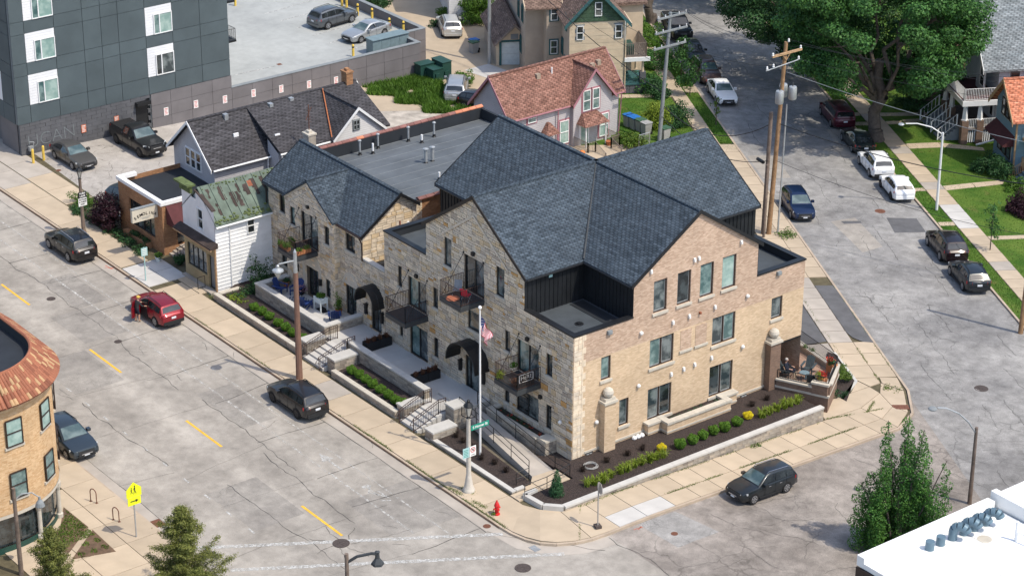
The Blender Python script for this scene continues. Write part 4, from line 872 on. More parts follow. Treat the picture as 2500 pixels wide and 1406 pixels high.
# ---------------------------------------------------------------- front terraces, stairs, planting beds
def blockwall(name, label, pts, z1, th, cap=.1, m='cap_stone', z0=0., grp=None, seed=1, ov=.05, bl=True, rowh=(.17,.2), zc=None):
    """walls along axis-aligned runs (x0,x1,y0,y1); blocks on the faces toward the camera"""
    t = thing(name, label, 'wall', grp, loc=((pts[0][0]+pts[0][1])/2, (pts[0][2]+pts[0][3])/2, z0))
    for i, (x0, x1, y0, y1) in enumerate(pts):
        MB().box(x0, x1, y0, y1, z0-.3, z1).build('core', 'block_b', t)
        if bl:
            stones(Fac('-y', y0), t, [(x0,x1,z0,z1)], [], BLM, BLW, None, seed+i, rowh, (.3,.6), 150, 'block', 0., (.012,.03), .008)
            stones(Fac('+x', x1), t, [(y0,y1,z0,z1)], [], BLM, BLW, None, seed+9+i, rowh, (.3,.6), 60, 'block', 0., (.012,.03), .008)
        L = max(x1-x0, y1-y0); n = max(1, round(L/1.25)); g = .008
        for k in range(n):
            if x1-x0 >= y1-y0: a, b = x0+(x1-x0)*k/n, x0+(x1-x0)*(k+1)/n; q = (a-(ov if k == 0 else -g), b+(ov if k == n-1 else -g), y0-ov, y1+ov)
            else: a, b = y0+(y1-y0)*k/n, y0+(y1-y0)*(k+1)/n; q = (x0-ov, x1+ov, a-(ov if k == 0 and i == 0 else -g), b+(ov if k == n-1 and i == 0 else -g))
            MB().box(*q, z1+.001, z1+cap).build('cap', m, t)
    return t
blockwall('patio_wall', 'pale-capped block wall around the patio with blue chairs', [(-29.95,-21.6,-2.95,-2.6),(-29.95,-29.6,-2.54,-.5),(-21.95,-21.6,-2.54,-.05)], 1.33, .35, seed=60, z0=.1)
blockwall('terrace_wall', 'long pale-capped block wall in front of the black planter boxes', [(-19.15,-10.6,-2.95,-2.6)], 1.33, .35, seed=61, z0=.1)
blockwall('low_wall', 'low retaining wall holding the boxwood bed beside the white house', [(-31.75,-21.35,-5.1,-4.82),(-31.75,-31.47,-4.76,-3.2)], .5, .3, .07, 'limestone', .05, 'low retaining walls along the sidewalk', 62, .03, True, (.14,.18))
blockwall('low_wall', 'low retaining wall holding the boxwood bed between the two stairs', [(-17.6,-10.7,-5.1,-4.82)], .5, .3, .07, 'limestone', .05, 'low retaining walls along the sidewalk', 63, .03, True, (.14,.18))
blockwall('low_wall', 'low kerb-like wall edging the mulch bed under the flagpole', [(-6.95,.95,-5.1,-4.86),(.71,.95,-4.8,-4.15)], .28, .3, .07, 'cap_stone', .05, 'low retaining walls along the sidewalk', 64, .03, False)
for nm, p, z, sd in (('squat stone pier left of the far stairs', (-21.75,-20.95,-4.75,-3.3), .98, 70), ('squat stone pier right of the far stairs', (-18.55,-17.75,-4.75,-3.05), .98, 71), ('squat stone pier left of the stairs nearest the flagpole', (-10.95,-10.2,-4.75,-3.3), .85, 72), ('tall stone pier right of the stairs nearest the flagpole', (-8.3,-7.45,-3.05,-2.1), 1.42, 73), ('low front stone pier beside the bottom step near the flagpole', (-7.55,-6.75,-5.1,-3.4), .72, 74)):
    blockwall('stone_pier', nm, [p], z, .3, .11, 'cap_stone', .05, 'stone piers at the stairs', sd, .05)
terr = thing('terrace_floor', 'pale concrete terrace floor along the stone facade', 'terrace', loc=(-18,-1.3,.5))
for x0, x1, y0, y1, z in ((-29.55,-25.8,-2.56,-.46,.8),(-25.79,-22.0,-2.56,-.46,.8),(-24.0,-21.98,-.45,-.01,.8),(-21.58,-19.2,-3.0,-.01,.8),(-19.19,-15.9,-2.56,-.01,.8),(-15.89,-13.1,-2.56,-.01,.8),(-13.09,-10.65,-2.56,-.01,.8),(-10.64,-8.35,-3.35,-1.95,.8),(-10.64,-7.9,-1.94,-.01,.95)):
    MB().box(x0+.006, x1-.006, y0+.006, y1-.006, .2, z).build('slab', 'concrete_pale', terr)
def stairs(label, x0, x1, y0, y1, n, z0, z1, xr):
    t = thing('front_stairs', label, 'stairs', 'front stairs with brown railings', loc=((x0+x1)/2, y0, .1)); r = (z1-z0)/n; tr = (y1-y0)/n
    for i in range(n): MB().box(x0, x1, y0+i*tr, y0+(i+1)*tr+.05, .02, z0+r*(i+1)-.002*i).build('step', 'concrete_pale', t)
    for x in xr:
        B = MB(); railing(B, [(x,y0-.15,z0-.02),(x,y1-.1,z1),(x,y1+.45,z1)], 0, .95, .12, .012, .04, (1.,.82,.1)); B.tube([(x,y0-.15,z0+.93),(x,y0-.42,z0+.55),(x,y0-.15,z0+.5)], .02); B.build('handrail', 'railing_brown', t)
    return t
stairs('far flight of pale steps with two brown railings by the brown lamp post', -20.9, -18.6, -5.12, -3.0, 5, .15, .8, (-20.75,-18.75))
stairs('near flight of pale steps with two brown railings beside the tall pier', -10.15, -8.35, -5.12, -3.35, 5, .15, .8, (-10.0,-8.5))
def bed(label, poly, z, m='mulch', nm='mulch_bed', h=.4):
    o = MB().slab(poly, z-h, z).build(nm, m); struct(o); return o
bed('', rect(-31.45,-21.8,-4.8,-2.97), .46); bed('', rect(-17.5,-10.95,-4.8,-2.97), .46); bed('', [(-6.74,-4.85),(.7,-4.85),(.7,-3.55),(-7.4,-2.95),(-6.74,-3.3)], .3); bed('', [(-31.45,-4.8),(-29.96,-4.8),(-29.96,-.02),(-32.4,-.02),(-32.4,-3.1)], .44)
# ramp
ramp_ = thing('access_ramp', 'concrete access ramp with thin black handrails beside the flagpole', 'ramp', loc=(-3,-2,.2))
up_ = [(-8.3,-2.0),(-8.0,-.95),(.2,-1.55),(.1,-3.0)]
zr_ = lambda x: .78-(x+8.3)/8.6*.55
MB().prism([(x,y,zr_(x)) for x,y in up_], (0,0,-.5)).build('ramp_slab', 'concrete_grey', ramp_)
for poly, z in (([(.1,-3.0),(.2,-1.4),(1.6,-1.4),(1.75,-3.4),(.5,-3.4)], .24), ([(.5,-3.4),(1.75,-3.4),(1.8,-5.25),(.98,-5.25),(.98,-4.1),(.5,-4.1)], .19)): MB().slab(poly, z-.2, z).build('ramp_slab', 'concrete_walk', ramp_)
def rail2(pts, h=.9):
    B = MB()
    for k in (h, h*.55): B.tube([(x,y,z+k) for x,y,z in pts], .022, 5)
    for a, b in zip(pts, pts[1:]):
        L = math.dist(a, b); n = max(1, round(L/1.9))
        for i in range(n+1): x, y, z = [a[j]+(b[j]-a[j])*i/n for j in range(3)]; B.cyl((x,y,z-.1),(x,y,z+h), .022, .022, 5)
    return B.build('handrail', 'black_metal', ramp_)
rail2([(-8.0,-.9,.85),(-7.9,-.95,.78),(.25,-1.45,.23),(1.5,-1.35,.23)]); rail2([(-8.2,-2.1,.78),(-.2,-3.0,.26)]); rail2([(-.2,-3.0,.26),(.42,-3.5,.22),(.42,-4.4,.2)]); rail2([(1.5,-1.35,.23),(1.85,-3.3,.22),(1.85,-4.9,.2)])
B = blockwall('stone_planter', 'stone block planter of red flowers under the ground floor window', [(-7.0,-2.25,-.95,-.7),(-7.0,-6.75,-.64,-.02),(-2.2,-1.45,-.85,-.02)], 1.0, .3, .1, 'limestone', .0, None, 80)
MB().box(-6.74,-2.26,-.69,-.03,.3,.92).build('planting_soil', 'mulch', B)
# side bed and its wall
sb = [(1.75,-4.75),(3.2,-4.62),(3.9,-3.85),(4.1,16.1),(0.,16.1),(0.,-1.3),(1.75,-1.3)]
bed('', sb, .3, h=1.0); bed('', [(-1.9,-1.3),(0,-1.3),(0,-.02),(-1.4,-.02),(-1.4,-.9)], .22)
sw = thing('retaining_wall', 'long block retaining wall with pale cap along the side sidewalk', 'wall', loc=(4.1,6,0))
MB().prism([(3.95,-3.9,-.05),(4.2,-3.9,-.05),(4.3,16.2,-.9),(4.05,16.2,-.9)], (0,0,.0001)) if 0 else MB().box(3.98,4.18,-3.85,16.2,-1,.33).build('core', 'block_b', sw)
stones(Fac('+x',4.2), sw, [(-3.85,16.2,-.66,.33)], [], BLM, [4,6,2], [(-.041,-1,-.06)] if 0 else None, 81, (.19,.2), (.38,.46), 220, 'block', 0., (.012,.03), .008)
for i in range(15): a = -3.85+i*20.05/15; MB().box(3.9,4.27,a+.006,a+20.05/15-.006,.332,.45).build('cap', 'cap_stone', sw)
for p, q in (((1.7,-4.78),(3.25,-4.66)),((3.25,-4.66),(4.08,-3.85)),((1.7,-4.78),(1.62,-3.9))):
    MB().slab(band(p, q, .3), .0, .44).build('cap', 'cap_stone', sw)
# corner terrace with railing on the far end of the brick side
ct = thing('corner_terrace', 'raised brick terrace with black railing at the far end of the brick side', 'terrace', loc=(1.2,17.5,-.5))
tp = [(.0,15.42),(3.6,17.15),(1.75,19.75),(-3.0,20.6),(-3.0,15.45)]
MB().slab(tp, -1.4, .5).build('base_wall', 'brick_brown', ct); MB().slab([(-.02,15.35),(3.68,17.12),(1.8,19.85),(-3.0,20.7),(-3.0,15.5)], .46, .6).build('belt_course', 'limestone', ct); MB().slab([(-.2,15.7),(3.2,17.3),(1.6,19.4),(-2.8,20.2),(-2.8,15.7)], .6, .64).build('floor', 'wood_deck', ct)
def seg(p, q, w, z0, z1, m, nm, par=ct): return MB().slab(band(p, q, w), z0, z1).build(nm, m, par)
seg((.5,15.75),(2.6,16.8),.28,.6,.95,'brick_brown','parapet'); seg((.48,15.72),(2.6,16.78),.36,.952,1.06,'limestone','parapet_cap')
seg((2.6,16.75),(3.5,17.2),.3,.6,1.25,'brick_brown','corner_block'); seg((2.55,16.72),(3.58,17.24),.4,1.252,1.38,'limestone','parapet_cap'); seg((3.45,17.2),(1.85,19.5),.3,.6,1.25,'brick_brown','parapet'); seg((3.5,17.3),(1.8,19.6),.38,1.256,1.376,'limestone','parapet_cap'); seg((1.8,19.6),(1.0,19.75),.34,.6,1.4,'block_b','corner_block'); seg((1.0,19.75),(-2.8,20.4),.3,.6,.95,'block_b','parapet'); seg((1.0,19.75),(-2.8,20.4),.36,.952,1.05,'limestone','parapet_cap')
B = MB(); railing(B, [(.55,15.75),(2.6,16.78)], 1.06, .6, .1); railing(B, [(2.6,16.78,1.35),(3.45,17.25,1.35),(1.85,19.55,1.35)], 0, .42, .1); railing(B, [(1.8,19.6),(-2.6,20.35)], 1.05, .85, .1); B.build('railing', 'black_metal', ct)
cb = [(4.2,17.0),(2.25,20.5),(.8,20.9),(1.9,19.9),(3.7,17.3)]
bed('', [(3.66,17.25),(1.8,19.9),(-.2,20.9),(-2.6,23.2),(-2.0,23.35),(1.35,21.7),(3.1,19.3)], -.62, h=.6)
kb = thing('bed_edging', 'pale stone edging of the small bed beside the corner terrace', 'edging', loc=(1.4,21.5,-.8))
for p, q in (((3.2,18.3),(1.45,21.75)),((1.45,21.75),(-2.3,23.5))): MB().slab(band(p, q, .2), -1.1, -.62).build('edging_stone', 'cap_stone', kb)
# ---------------------------------------------------------------- lettering
def letters(txt, size, m, place, parent, name='lettering', bold=.0, align='CENTER'):
    cu = bpy.data.curves.new('txt', 'FONT'); cu.body = txt; cu.size = size; cu.align_x = align; cu.align_y = 'CENTER'; cu.extrude = .004; cu.offset = bold
    tmp = bpy.data.objects.new('txt', cu); COL.objects.link(tmp); me = bpy.data.meshes.new_from_object(tmp.evaluated_get(bpy.context.evaluated_depsgraph_get()))
    bpy.data.objects.remove(tmp); me.materials.clear(); me.materials.append(MAT[m]); me.name = name
    me.transform(place); o = bpy.data.objects.new(name, me); COL.objects.link(o); o.parent = parent; return o
def onface(face, p, roll=0):                   # matrix that stands text on a face looking along 'face'
    Rm = {'-y': Matrix(((1,0,0),(0,0,-1),(0,1,0))), '+x': Matrix(((0,0,1),(1,0,0),(0,1,0))), '-x': Matrix(((0,0,-1),(-1,0,0),(0,1,0))), '+y': Matrix(((-1,0,0),(0,0,1),(0,1,0)))}[face].to_4x4()
    return Matrix.Translation(p) @ Rm @ Matrix.Rotation(roll, 4, 'Z')
def loc_(t, p): o = ORG[t.name]; return Vector((p[0]-o[0], p[1]-o[1], p[2]-o[2]))

# ---------------------------------------------------------------- white clapboard house with green roof
wh = thing('white_house', 'white clapboard shop house with mossy green metal roof and tan shopfront', 'house', loc=(-34.5,-2,0))
H = Fac('-y', -4.4); HE = Fac('+x', -32.45)
fp = [(-36.6,6.45),(-35.3,6.6),(-35.29,6.2),(-34.75,6.2),(-34.74,6.85),(-34.3,6.75),(-32.45,6.05)]
wall(H, wh, fp, 3.5, [(-34.66,-33.95,4.16,5.6)], 'white_wood', 'false_front', .12)
window(H, wh, -34.66,-33.95,4.16,5.6, rows=2, fm='white_trim', gm='glass_dark', rec=.1, trim='white_trim', tw=.07)
wall(H, wh, [(-36.6,3.5),(-32.45,3.5)], 0, [(-36.25,-33.72,.98,2.65),(-33.56,-32.73,.15,2.65)], 'stucco_tan', 'shopfront', .25)
window(H, wh, -36.25,-33.72,.98,2.65, cols=4, gm='glass_mixed', rec=.15); window(H, wh, -33.56,-32.73,.15,2.65, gm='glass_dark', rec=.24, fm='black_metal', name='shop_door')
MB().box(-32.6,-32.44,-4.46,-4.38,0,3.5).build('corner_board', 'wood_tan', wh)
MB().prism([(-37.0,-4.4,3.85),(-37.0,-5.0,3.6),(-37.0,-5.0,3.5),(-37.0,-4.4,3.5)], (4.9,0,0)).build('cornice', 'rust_dark', wh); MB().box(-37.0,-32.1,-5.02,-4.9,3.42,3.5).build('cornice_moulding', 'wood_tan', wh)
MB().prism([(-37.0,-4.75,6.9),(-37.0,-4.1,6.9),(-35.2,-4.1,6.9),(-35.2,-4.75,6.9)], (0,0,.12)).box(-36.7,-35.3,-4.5,-4.3,6.4,6.9).build('parapet_cap', 'moss', wh)
B = MB()
for (a, za), (b, zb) in zip(fp[4:], fp[5:]): B.prism([(a,-4.55,za),(b,-4.55,zb),(b,-4.55,zb+.08),(a,-4.55,za+.08)], (0,.3,0))
B.build('parapet_trim', 'rust_dark', wh)
MB().box(-36.6,-32.47,-4.2,2.2,-.2,5.1).build('house_body', 'grey_trim', wh); MB().prism([(-36.6,2.2,5.1),(-34.5,2.2,7.0),(-32.47,2.2,5.1)], (0,-6.4,0)).build('gable_end', 'white_wood', wh)
for i in range(19):
    z = .1+i*.262; MB().prism([(-32.46,-4.38,z+.02),(-32.40,-4.38,z+.02),(-32.445,-4.38,z+.262),(-32.46,-4.38,z+.262)], (0,4.36,0)).build('clapboard', 'white_wood', wh)
window(HE, wh, -1.94,-1.35,3.84,4.93, rows=2, fm='white_trim', gm='glass_dark', rec=-.03, trim='white_trim', tw=.1)
for e in (1,-1):
    P = [(-34.5,-4.4,7.02),(-34.5+e*2.25,-4.4,4.98),(-34.5+e*2.25,-4.4,5.06),(-34.5,-4.4,7.12)]; rf = MB().prism(P, (0,6.8,0)).build('roof', 'metal_green', wh)
for i in range(10): y = -4.2+i*.66; MB().prism([(-34.45,y,7.1),(-32.28,y,5.12),(-32.28,y,5.17),(-34.45,y,7.15)], (0,.05,0)).build('roof_seam', 'metal_green', rf)
random.seed(4); B = MB()
def rpt(t, y, l): x = -34.45+t*2.15; return (x, y, 7.085-(x+34.45)*.918+l)
for k in range(16):
    y = -4.0+(k % 9)*.66+random.uniform(0,.3); t0 = random.uniform(.05,.5); L = random.uniform(.12,.42); w = random.uniform(.15,.4); n = 6
    q = [rpt(min(.98,t0+L*j/n), y+random.uniform(-.05,.05), .012+k*.0008) for j in range(n+1)]+[rpt(min(.98,t0+L*j/n), y+w+random.uniform(-.1,.05), .012+k*.0008) for j in range(n,-1,-1)]
    B.poly(q)
stuff(B.build('rust_stain', 'rust_dark', rf)); MB().poly([rpt(.15,-.9,.03),rpt(.3,-.9,.03),rpt(.3,-.5,.03),rpt(.15,-.5,.03)]).build('rust_patch', 'rust_red', rf)
B = MB()
for k in range(60): t = 1-abs(random.gauss(0,.08)); p = rpt(min(1,t), random.uniform(-4.3,-.2), .02); B.ball(p, random.uniform(.05,.14), 6, .5)
for k in range(30): p = rpt(random.uniform(0,.1), random.uniform(-4.3,2), .02); B.ball(p, random.uniform(.05,.1), 6, .4)
stuff(B.build('roof_moss', 'moss', rf))
gutter(wh, (-32.2,-4.4,4.93), (-32.2,-.05,4.93), 'white_trim', down=[(-32.25,-3.3,4.9),(-32.38,-3.3,4.6),(-32.38,-3.3,.3)])
wh_step = MB().box(-33.6,-32.5,-4.9,-4.42,0,.24).box(-36.6,-33.6,-4.75,-4.42,0,.2).build('doorstep', 'concrete_grey', wh)
railing(MB(), [(-33.75,-4.6),(-33.75,-5.15)], .15, .85, .6).build('handrail', 'black_metal', wh)
# ---------------------------------------------------------------- brick shop
sh = thing('brick_shop', 'small flat-roofed orange brick shop with white parapet band', 'shop', loc=(-43,-2,0))
S0 = Fac('-y', -4.1)
wall(S0, sh, [(-46.2,3.8),(-40.05,3.8)], -.1, [(-44.75,-41.2,.95,2.9)], 'brick_orange', 'front_wall', .25); wall(Fac('+x',-40.05), sh, [(-4.1,3.8),(1,3.8)], -.1, [(-3.0,-2.0,.6,2.6)], 'brick_orange', 'side_wall', .3); wall(Fac('-x',-46.2), sh, [(-4.1,3.8),(1,3.8)], -.1, (), 'brick_orange', 'side_wall')
window(S0, sh, -44.75,-41.2,.95,2.9, cols=4, gm=['glass_dark','glass_mixed'], rec=.2, fw=.09); window(Fac('+x',-40.05), sh, -3.0,-2.0,.6,2.6, gm='glass_dark', rec=.28, name='shop_door')
MB().box(-46.1,-40.1,-3.9,.95,3.2,3.5).build('flat_roof', 'membrane_dark', sh)
for q in ((-46.3,-40.0,-4.2,-3.85),(-46.3,-45.95,-3.84,-2.7),(-40.3,-39.98,-3.84,-2.0)): MB().box(*q,3.802,4.05).build('parapet_band', 'plain_white', sh)
MB().box(-46.0,-40.4,-3.85,-3.7,3.45,3.8).build('parapet', 'brick_brown', sh)
MB().prism([(-40.03,-3.8,3.75),(-39.0,-3.8,2.7),(-39.0,-3.8,2.4),(-40.03,-3.8,2.4)], (0,1.7,0)).build('awning', 'maroon_cloth', sh)
MB().box(-45.0,-41.7,-4.6,-4.15,.1,.5).build('window_planter', 'brick_orange', sh)
for i in range(4): MB().box(-40.0+.28*0,-39.0-.0,-3.1+.0,-2.0,.0,.6-.0) if 0 else MB().box(-40.03,-38.6-i*.0+.0,-2.9-i*.28,-1.8,0,.6-i*.13).build('entry_step', 'concrete_grey', sh)
railing(MB(), [(-38.75,-2.0,.6),(-38.75,-3.8,.15)], 0, .85, .2).build('handrail', 'black_metal', sh)
sg = thing('shop_sign', 'white projecting shop sign with arched lettering on the brick shop corner', 'sign', loc=(-40.75,-5,2.8))
MB().box(-40.85,-40.62,-6.1,-4.12,2.82,3.75).build('sign_box', 'sign_cream', sg); MB().box(-40.87,-40.6,-6.12,-4.1,3.752,3.82).build('sign_top', 'grey_trim', sg)
for i, ch in enumerate('SEMOLINA'):
    t = (i-3.5)/3.5; a = -t*.55; letters(ch, .3, 'sign_black', onface('+x', loc_(sg, (-40.612,-5.1+t*.78,3.32-.2*t*t)), a), sg, bold=.006)
for k, w in ((3.06,.8),(2.98,.5)): MB().box(-40.62,-40.612,-5.1-w/2,-5.1+w/2,k-.012,k+.012).build('small_print', 'grey_trim', sg)
# ---------------------------------------------------------------- grey house with slate roof
gh = thing('grey_house', 'grey clapboard house with dark roof and brick chimneys behind the shops', 'house', loc=(-44,8,0))
G0 = Fac('-y', .95)
wall(G0, gh, [(-47.0,5.1),(-44.25,7.5),(-41.4,5.1)], -.3, (), 'lap_grey', 'front_wall'); wall(Fac('+x',-41.4), gh, [(.95,5.1),(5.4,5.1)], -.3, (), 'lap_grey', 'side_wall'); wall(Fac('-x',-47.0), gh, [(.95,5.1),(14.6,5.1)], -.8, (), 'lap_grey', 'side_wall'); wall(Fac('+x',-40.0), gh, [(5.4,5.5),(14.6,5.5)], -.8, (), 'lap_grey', 'side_wall'); wall(Fac('-y',5.4), gh, [(-41.4,6.1),(-40.0,5.4)], -.3, (), 'lap_grey', 'side_wall'); wall(Fac('+y',14.6), gh, [(-47.0,5.1),(-44.25,7.5),(-40.0,5.4)], -.8, (), 'lap_grey', 'rear_wall')
for i in range(3): window(G0, gh, -45.25+i*.74, -44.6+i*.74, 4.05, 5.42, rows=2, fm='white_trim', gm='glass_dark', rec=-.02, trim='white_trim', tw=.05)
gable_roof(gh, 'y', .55, 14.85, -47.0, -41.4, 5.05, -44.2, 7.55, 'shingle_grey', th=.13, oh=.3, fascia='white_trim', fh=.2)
MB().prism([(-44.2,5.4,7.57),(-39.75,5.4,5.42),(-39.75,5.4,5.58),(-44.2,5.4,7.72)], (0,9.4,0)).build('roof', 'shingle_grey', gh)
gable_roof(gh, 'x', -44.0, -39.3, 9.75, 14.0, 5.6, 11.8, 7.55, 'shingle_grey', th=.13, oh=.15, fascia='white_trim', fh=.2); wall(Fac('+x',-39.5), gh, [(9.8,5.6),(11.8,7.6),(13.9,5.6)], 4.0, (), 'lap_white', 'dormer_wall'); window(Fac('+x',-39.5), gh, 11.4,11.95,5.95,6.7, rows=2, cols=2, fm='grey_trim', gm='glass_dark', rec=-.02, trim='grey_trim', tw=.05)
MB().cyl((-43.9,9.9+1.85,7.75),(-39.75,9.75,5.72),.05,.05,5).build('copper_valley', 'terracotta', gh)
gutter(gh, (-41.05,.7,4.85), (-41.05,5.4,4.85), 'white_trim', down=[(-41.1,5.2,4.8),(-41.3,5.2,.3)]); gutter(gh, (-39.7,5.4,5.42), (-39.7,9.7,5.42), 'white_trim', down=[(-39.75,5.55,5.4),(-39.95,5.55,.3)])
for x, y, z0, z1, m, w in ((-44.2,14.1,6.6,8.45,'brick_orange',.35),(-39.35,7.6,4.5,6.6,'gravel',.38)):
    o = MB().box(x-w,x+w,y-w*.8,y+w*.8,z0,z1).build('chimney', m, gh); MB().box(x-w-.05,x+w+.05,y-w*.8-.05,y+w*.8+.05,z1+.001,z1+.12).box(x-w*.5,x+w*.5,y-w*.4,y+w*.4,z1+.12,z1+.3).build('chimney_cap', 'limestone' if m == 'gravel' else m, o)
for x, y in ((-43.8,7.2),(-43.9,3.5),(-43.9,9.0)): MB().box(x-.2,x+.2,y-.15,y+.15,7.25,7.68).build('roof_vent', 'galv', gh)
for x, y in ((-42.7,3.6),(-41.2,6.1)): MB().box(x-.06,x+.06,y-.2,y+.2,(6.3 if y < 5 else 6.28),(6.55 if y < 5 else 6.38)).build('flashing', 'plain_white', gh)
an = thing('television_antenna', 'rusty television antenna on the stone chimney', 'antenna', loc=(-39.35,7.6,6.9)); B = MB().cyl((-39.35,7.6,6.8),(-39.35,7.6,8.8),.03)
for k in range(6): B.cyl((-39.35-.35+.04*k,7.6,7.6+k*.18),(-39.35+.35-.04*k,7.6,7.6+k*.18),.012,n=4)
B.cyl((-39.35,7.35,7.7),(-39.35,7.85,8.6),.02,n=4).build('antenna_mast', 'iron_rust', an)
MB().box(-51.5,-48.5,11.5,13.0,-.4,1.7).build('dark_shed', 'membrane_dark', gh)
# ---------------------------------------------------------------- slate-panelled apartment block and parking deck
db = thing('panelled_block', 'tall slate-grey panelled apartment block at the left edge', 'building', loc=(-70,6,0))
D0 = Fac('+x', -62.7); D1 = Fac('-y', -3.65)
MB().box(-92,-62.76,-3.6,15.08,2.64,14.2).build('core', 'panel_joint', db); MB().box(-91,-63.3,-3.1,15.0,-.6,2.66).build('ground_storey', 'panel_taupe', db)
cols = [-3.62,-2.47,0,2.4,3.92,5.39,7.73,10.1,12.57,15.12]; rows = [2.62,4.03,6.4,7.4,9.68,10.68,12.95,14.2]
for i, (a, b) in enumerate(zip(cols, cols[1:])):
    for j, (c, e) in enumerate(zip(rows, rows[1:])):
        win = i in (1, 6) and j in (1, 3, 5)
        if win:
            for k in range(11): z = c+(e-c)*k/11; D0.box(MB(), a+.02, b-.02, -.05, .025, z+.012, z+(e-c)/11).build('white_lap_board', 'lap_panel_white', db)
            window(D0, db, a+.72, b-.03, c+.02, e-.62, cols=2, fm='white_trim', gm=['glass_teal','glass_blind'] if (i, j) != (6, 1) else ['glass_dark','glass_mixed'], rec=-.03, fw=.07, ratio=.32)
        else: D0.box(MB(), a+.018, b-.018, -.05, .02, c+.018, e-.018).build('wall_panel', 'panel_slate', db)
cx = [-63.0,-64.8,-66.4,-68.9,-71,-74,-78,-82]
for i, (a, b) in enumerate(zip(cx[1:], cx)):
    for j, (c, e) in enumerate(zip(rows, rows[1:])):
        if i in (1, 2) and j in (1, 3, 5):
            D1.box(MB(), a+.02, b-.02, -.03, .02, c+.02, e-.02).build('white_lap_board', 'lap_panel_white', db)
            if i == 1: window(D1, db, a+.1, b-.5, c+.05, e-.6, cols=2, fm='white_trim', gm=['glass_teal','glass_blind'], rec=-.03, fw=.07)
        else: D1.box(MB(), a+.018, b-.018, -.03, .02, c+.018, e-.018).build('wall_panel', 'panel_slate', db)
k = 0                                                        # dark split-face blocks of the ground floor
for i in range(13):
    for j in range(9):
        z = -.1+j*.306; a = max(-3.5, -3.5+i*.87-(.43 if j % 2 else 0)); b = min(-3.5+i*.87-(.43 if j % 2 else 0)+.86, 7.75)
        if z < 2.0 and a < 7.55 and b > 6.45:
            if a < 6.45: b = 6.45
            elif b > 7.55: a = 7.55
            else: continue
        if b-a < .05: continue
        D0.box(MB(), a+.006, b-.006, -.3, -.02+random.uniform(0,.02), z+.006, z+.3).build('block', 'block_slate', db)
MB().box(-63.2,-62.95,-3.45,7.8,-.4,2.62).build('block_backing', 'black_panel', db); MB().box(-66,-63.0,-3.45,-3.2,-.4,2.6).build('side_panel', 'panel_taupe', db)
o = D0.box(MB(), 6.5, 7.5, -.28, -.06, -.2, 1.95).build('service_door', 'black_metal', db); D0.box(MB(), 6.4, 7.6, -.05, .45, 2.0, 2.25).build('door_canopy', 'black_metal', o)
letters('UCAN', 1.45, 'panel_joint', onface('+x', loc_(db, (-62.695,-.9,1.1)), .03) @ Matrix.Shear('XZ', 4, (0,0)) if 0 else onface('+x', loc_(db, (-62.695,-.9,1.1)), .03), db, 'graffiti', -.03)
for z in (5.2, 8.5):
    bb = MB().box(-64.6,-63.0,15.12,16.0,z,z+.15).build('balcony', 'black_metal', db); railing(MB(), [(-64.55,15.15),(-64.55,15.95),(-63.05,15.95),(-63.05,15.15)], z+.15, .95, .14).build('railing', 'black_metal', bb)
dk = thing('parking_deck', 'raised concrete parking deck with taupe panel walls', 'parking deck', loc=(-80,26,-1))
MB().slab([(-62.9,15.2),(-62.9,33.6),(-65.7,33.6),(-65.7,36),(-130,36),(-130,15.2)], -1.8, .7).build('deck_slab', 'deck_paving', dk)
for x0, x1, y0, y1 in ((-63.0,-62.75,15.15,33.7),(-65.7,-63.0,33.45,33.7),(-65.75,-65.45,33.7,36.2),(-130,-65.75,35.9,36.2)): MB().box(x0,x1,y0,y1,-1.9,1.55).build('parapet_core', 'panel_taupe', dk)
for x0, x1, y0, y1 in ((-63.06,-62.66,15.15,33.75),(-65.8,-63.06,33.4,33.75),(-65.8,-65.4,33.75,36.26),(-130,-65.8,35.85,36.26)): MB().box(x0,x1,y0,y1,1.552,1.6).build('parapet_cap', 'grey_trim', dk)
ylist = [7.85,9.6,11.5,13.4,15.2,17.1,19.0,20.9,22.8,24.6,26.4,28.2,30.0,31.9,33.7]
for a, b in zip(ylist, ylist[1:]):
    for c, e in ((-1.7,-.5),(-.5,.55),(.55,1.53 if a > 15 else 1.6),(1.6,2.6)):
        if c == 1.6 and a > 15: continue
        D0.box(MB(), a+.012, b-.012, -.06, .0, c+.012, e-.012).build('wall_panel', 'panel_taupe', dk if a > 15 else db)
for a, b in ((33.75,35),(35,36.2)):
    for c, e in ((-1.7,-.5),(-.5,.55),(.55,1.53)): Fac('+x',-65.44).box(MB(), a+.012, b-.012, 0, .04, c+.012, e-.012).build('wall_panel', 'panel_taupe', dk)
MB().box(-63.2,-62.78,7.8,15.15,-1.9,2.62).build('panel_backing', 'panel_joint', db)
for (a, b) in (((-79.2,28.6),(-80,34.6)),((-76.75,28.7),(-77.2,34.6)),((-74.2,28.7),(-74.7,34.6)),((-71.7,28.76),(-72.3,34.6)),((-69.2,28.8),(-69.6,34.6)),((-66.7,28.87),(-66.95,33)),((-67.2,18),(-67.05,22)),((-84,22),(-84.4,34)),((-87,22),(-87.4,34)),((-80,34.6),(-84,34.6))): MB().slab(band(a, b, .1), .7, .706).build('bay_line', 'paint_white', dk)
MB().box(-67.4,-67.0,22.3,22.7,.69,.708).build('deck_drain', 'iron_rust', dk); MB().lathe((-69.5,16.8,.70), [(1.0,.0),(.9,.004),(.05,.005)], 12).build('mud_stain', 'wood_grey', dk)
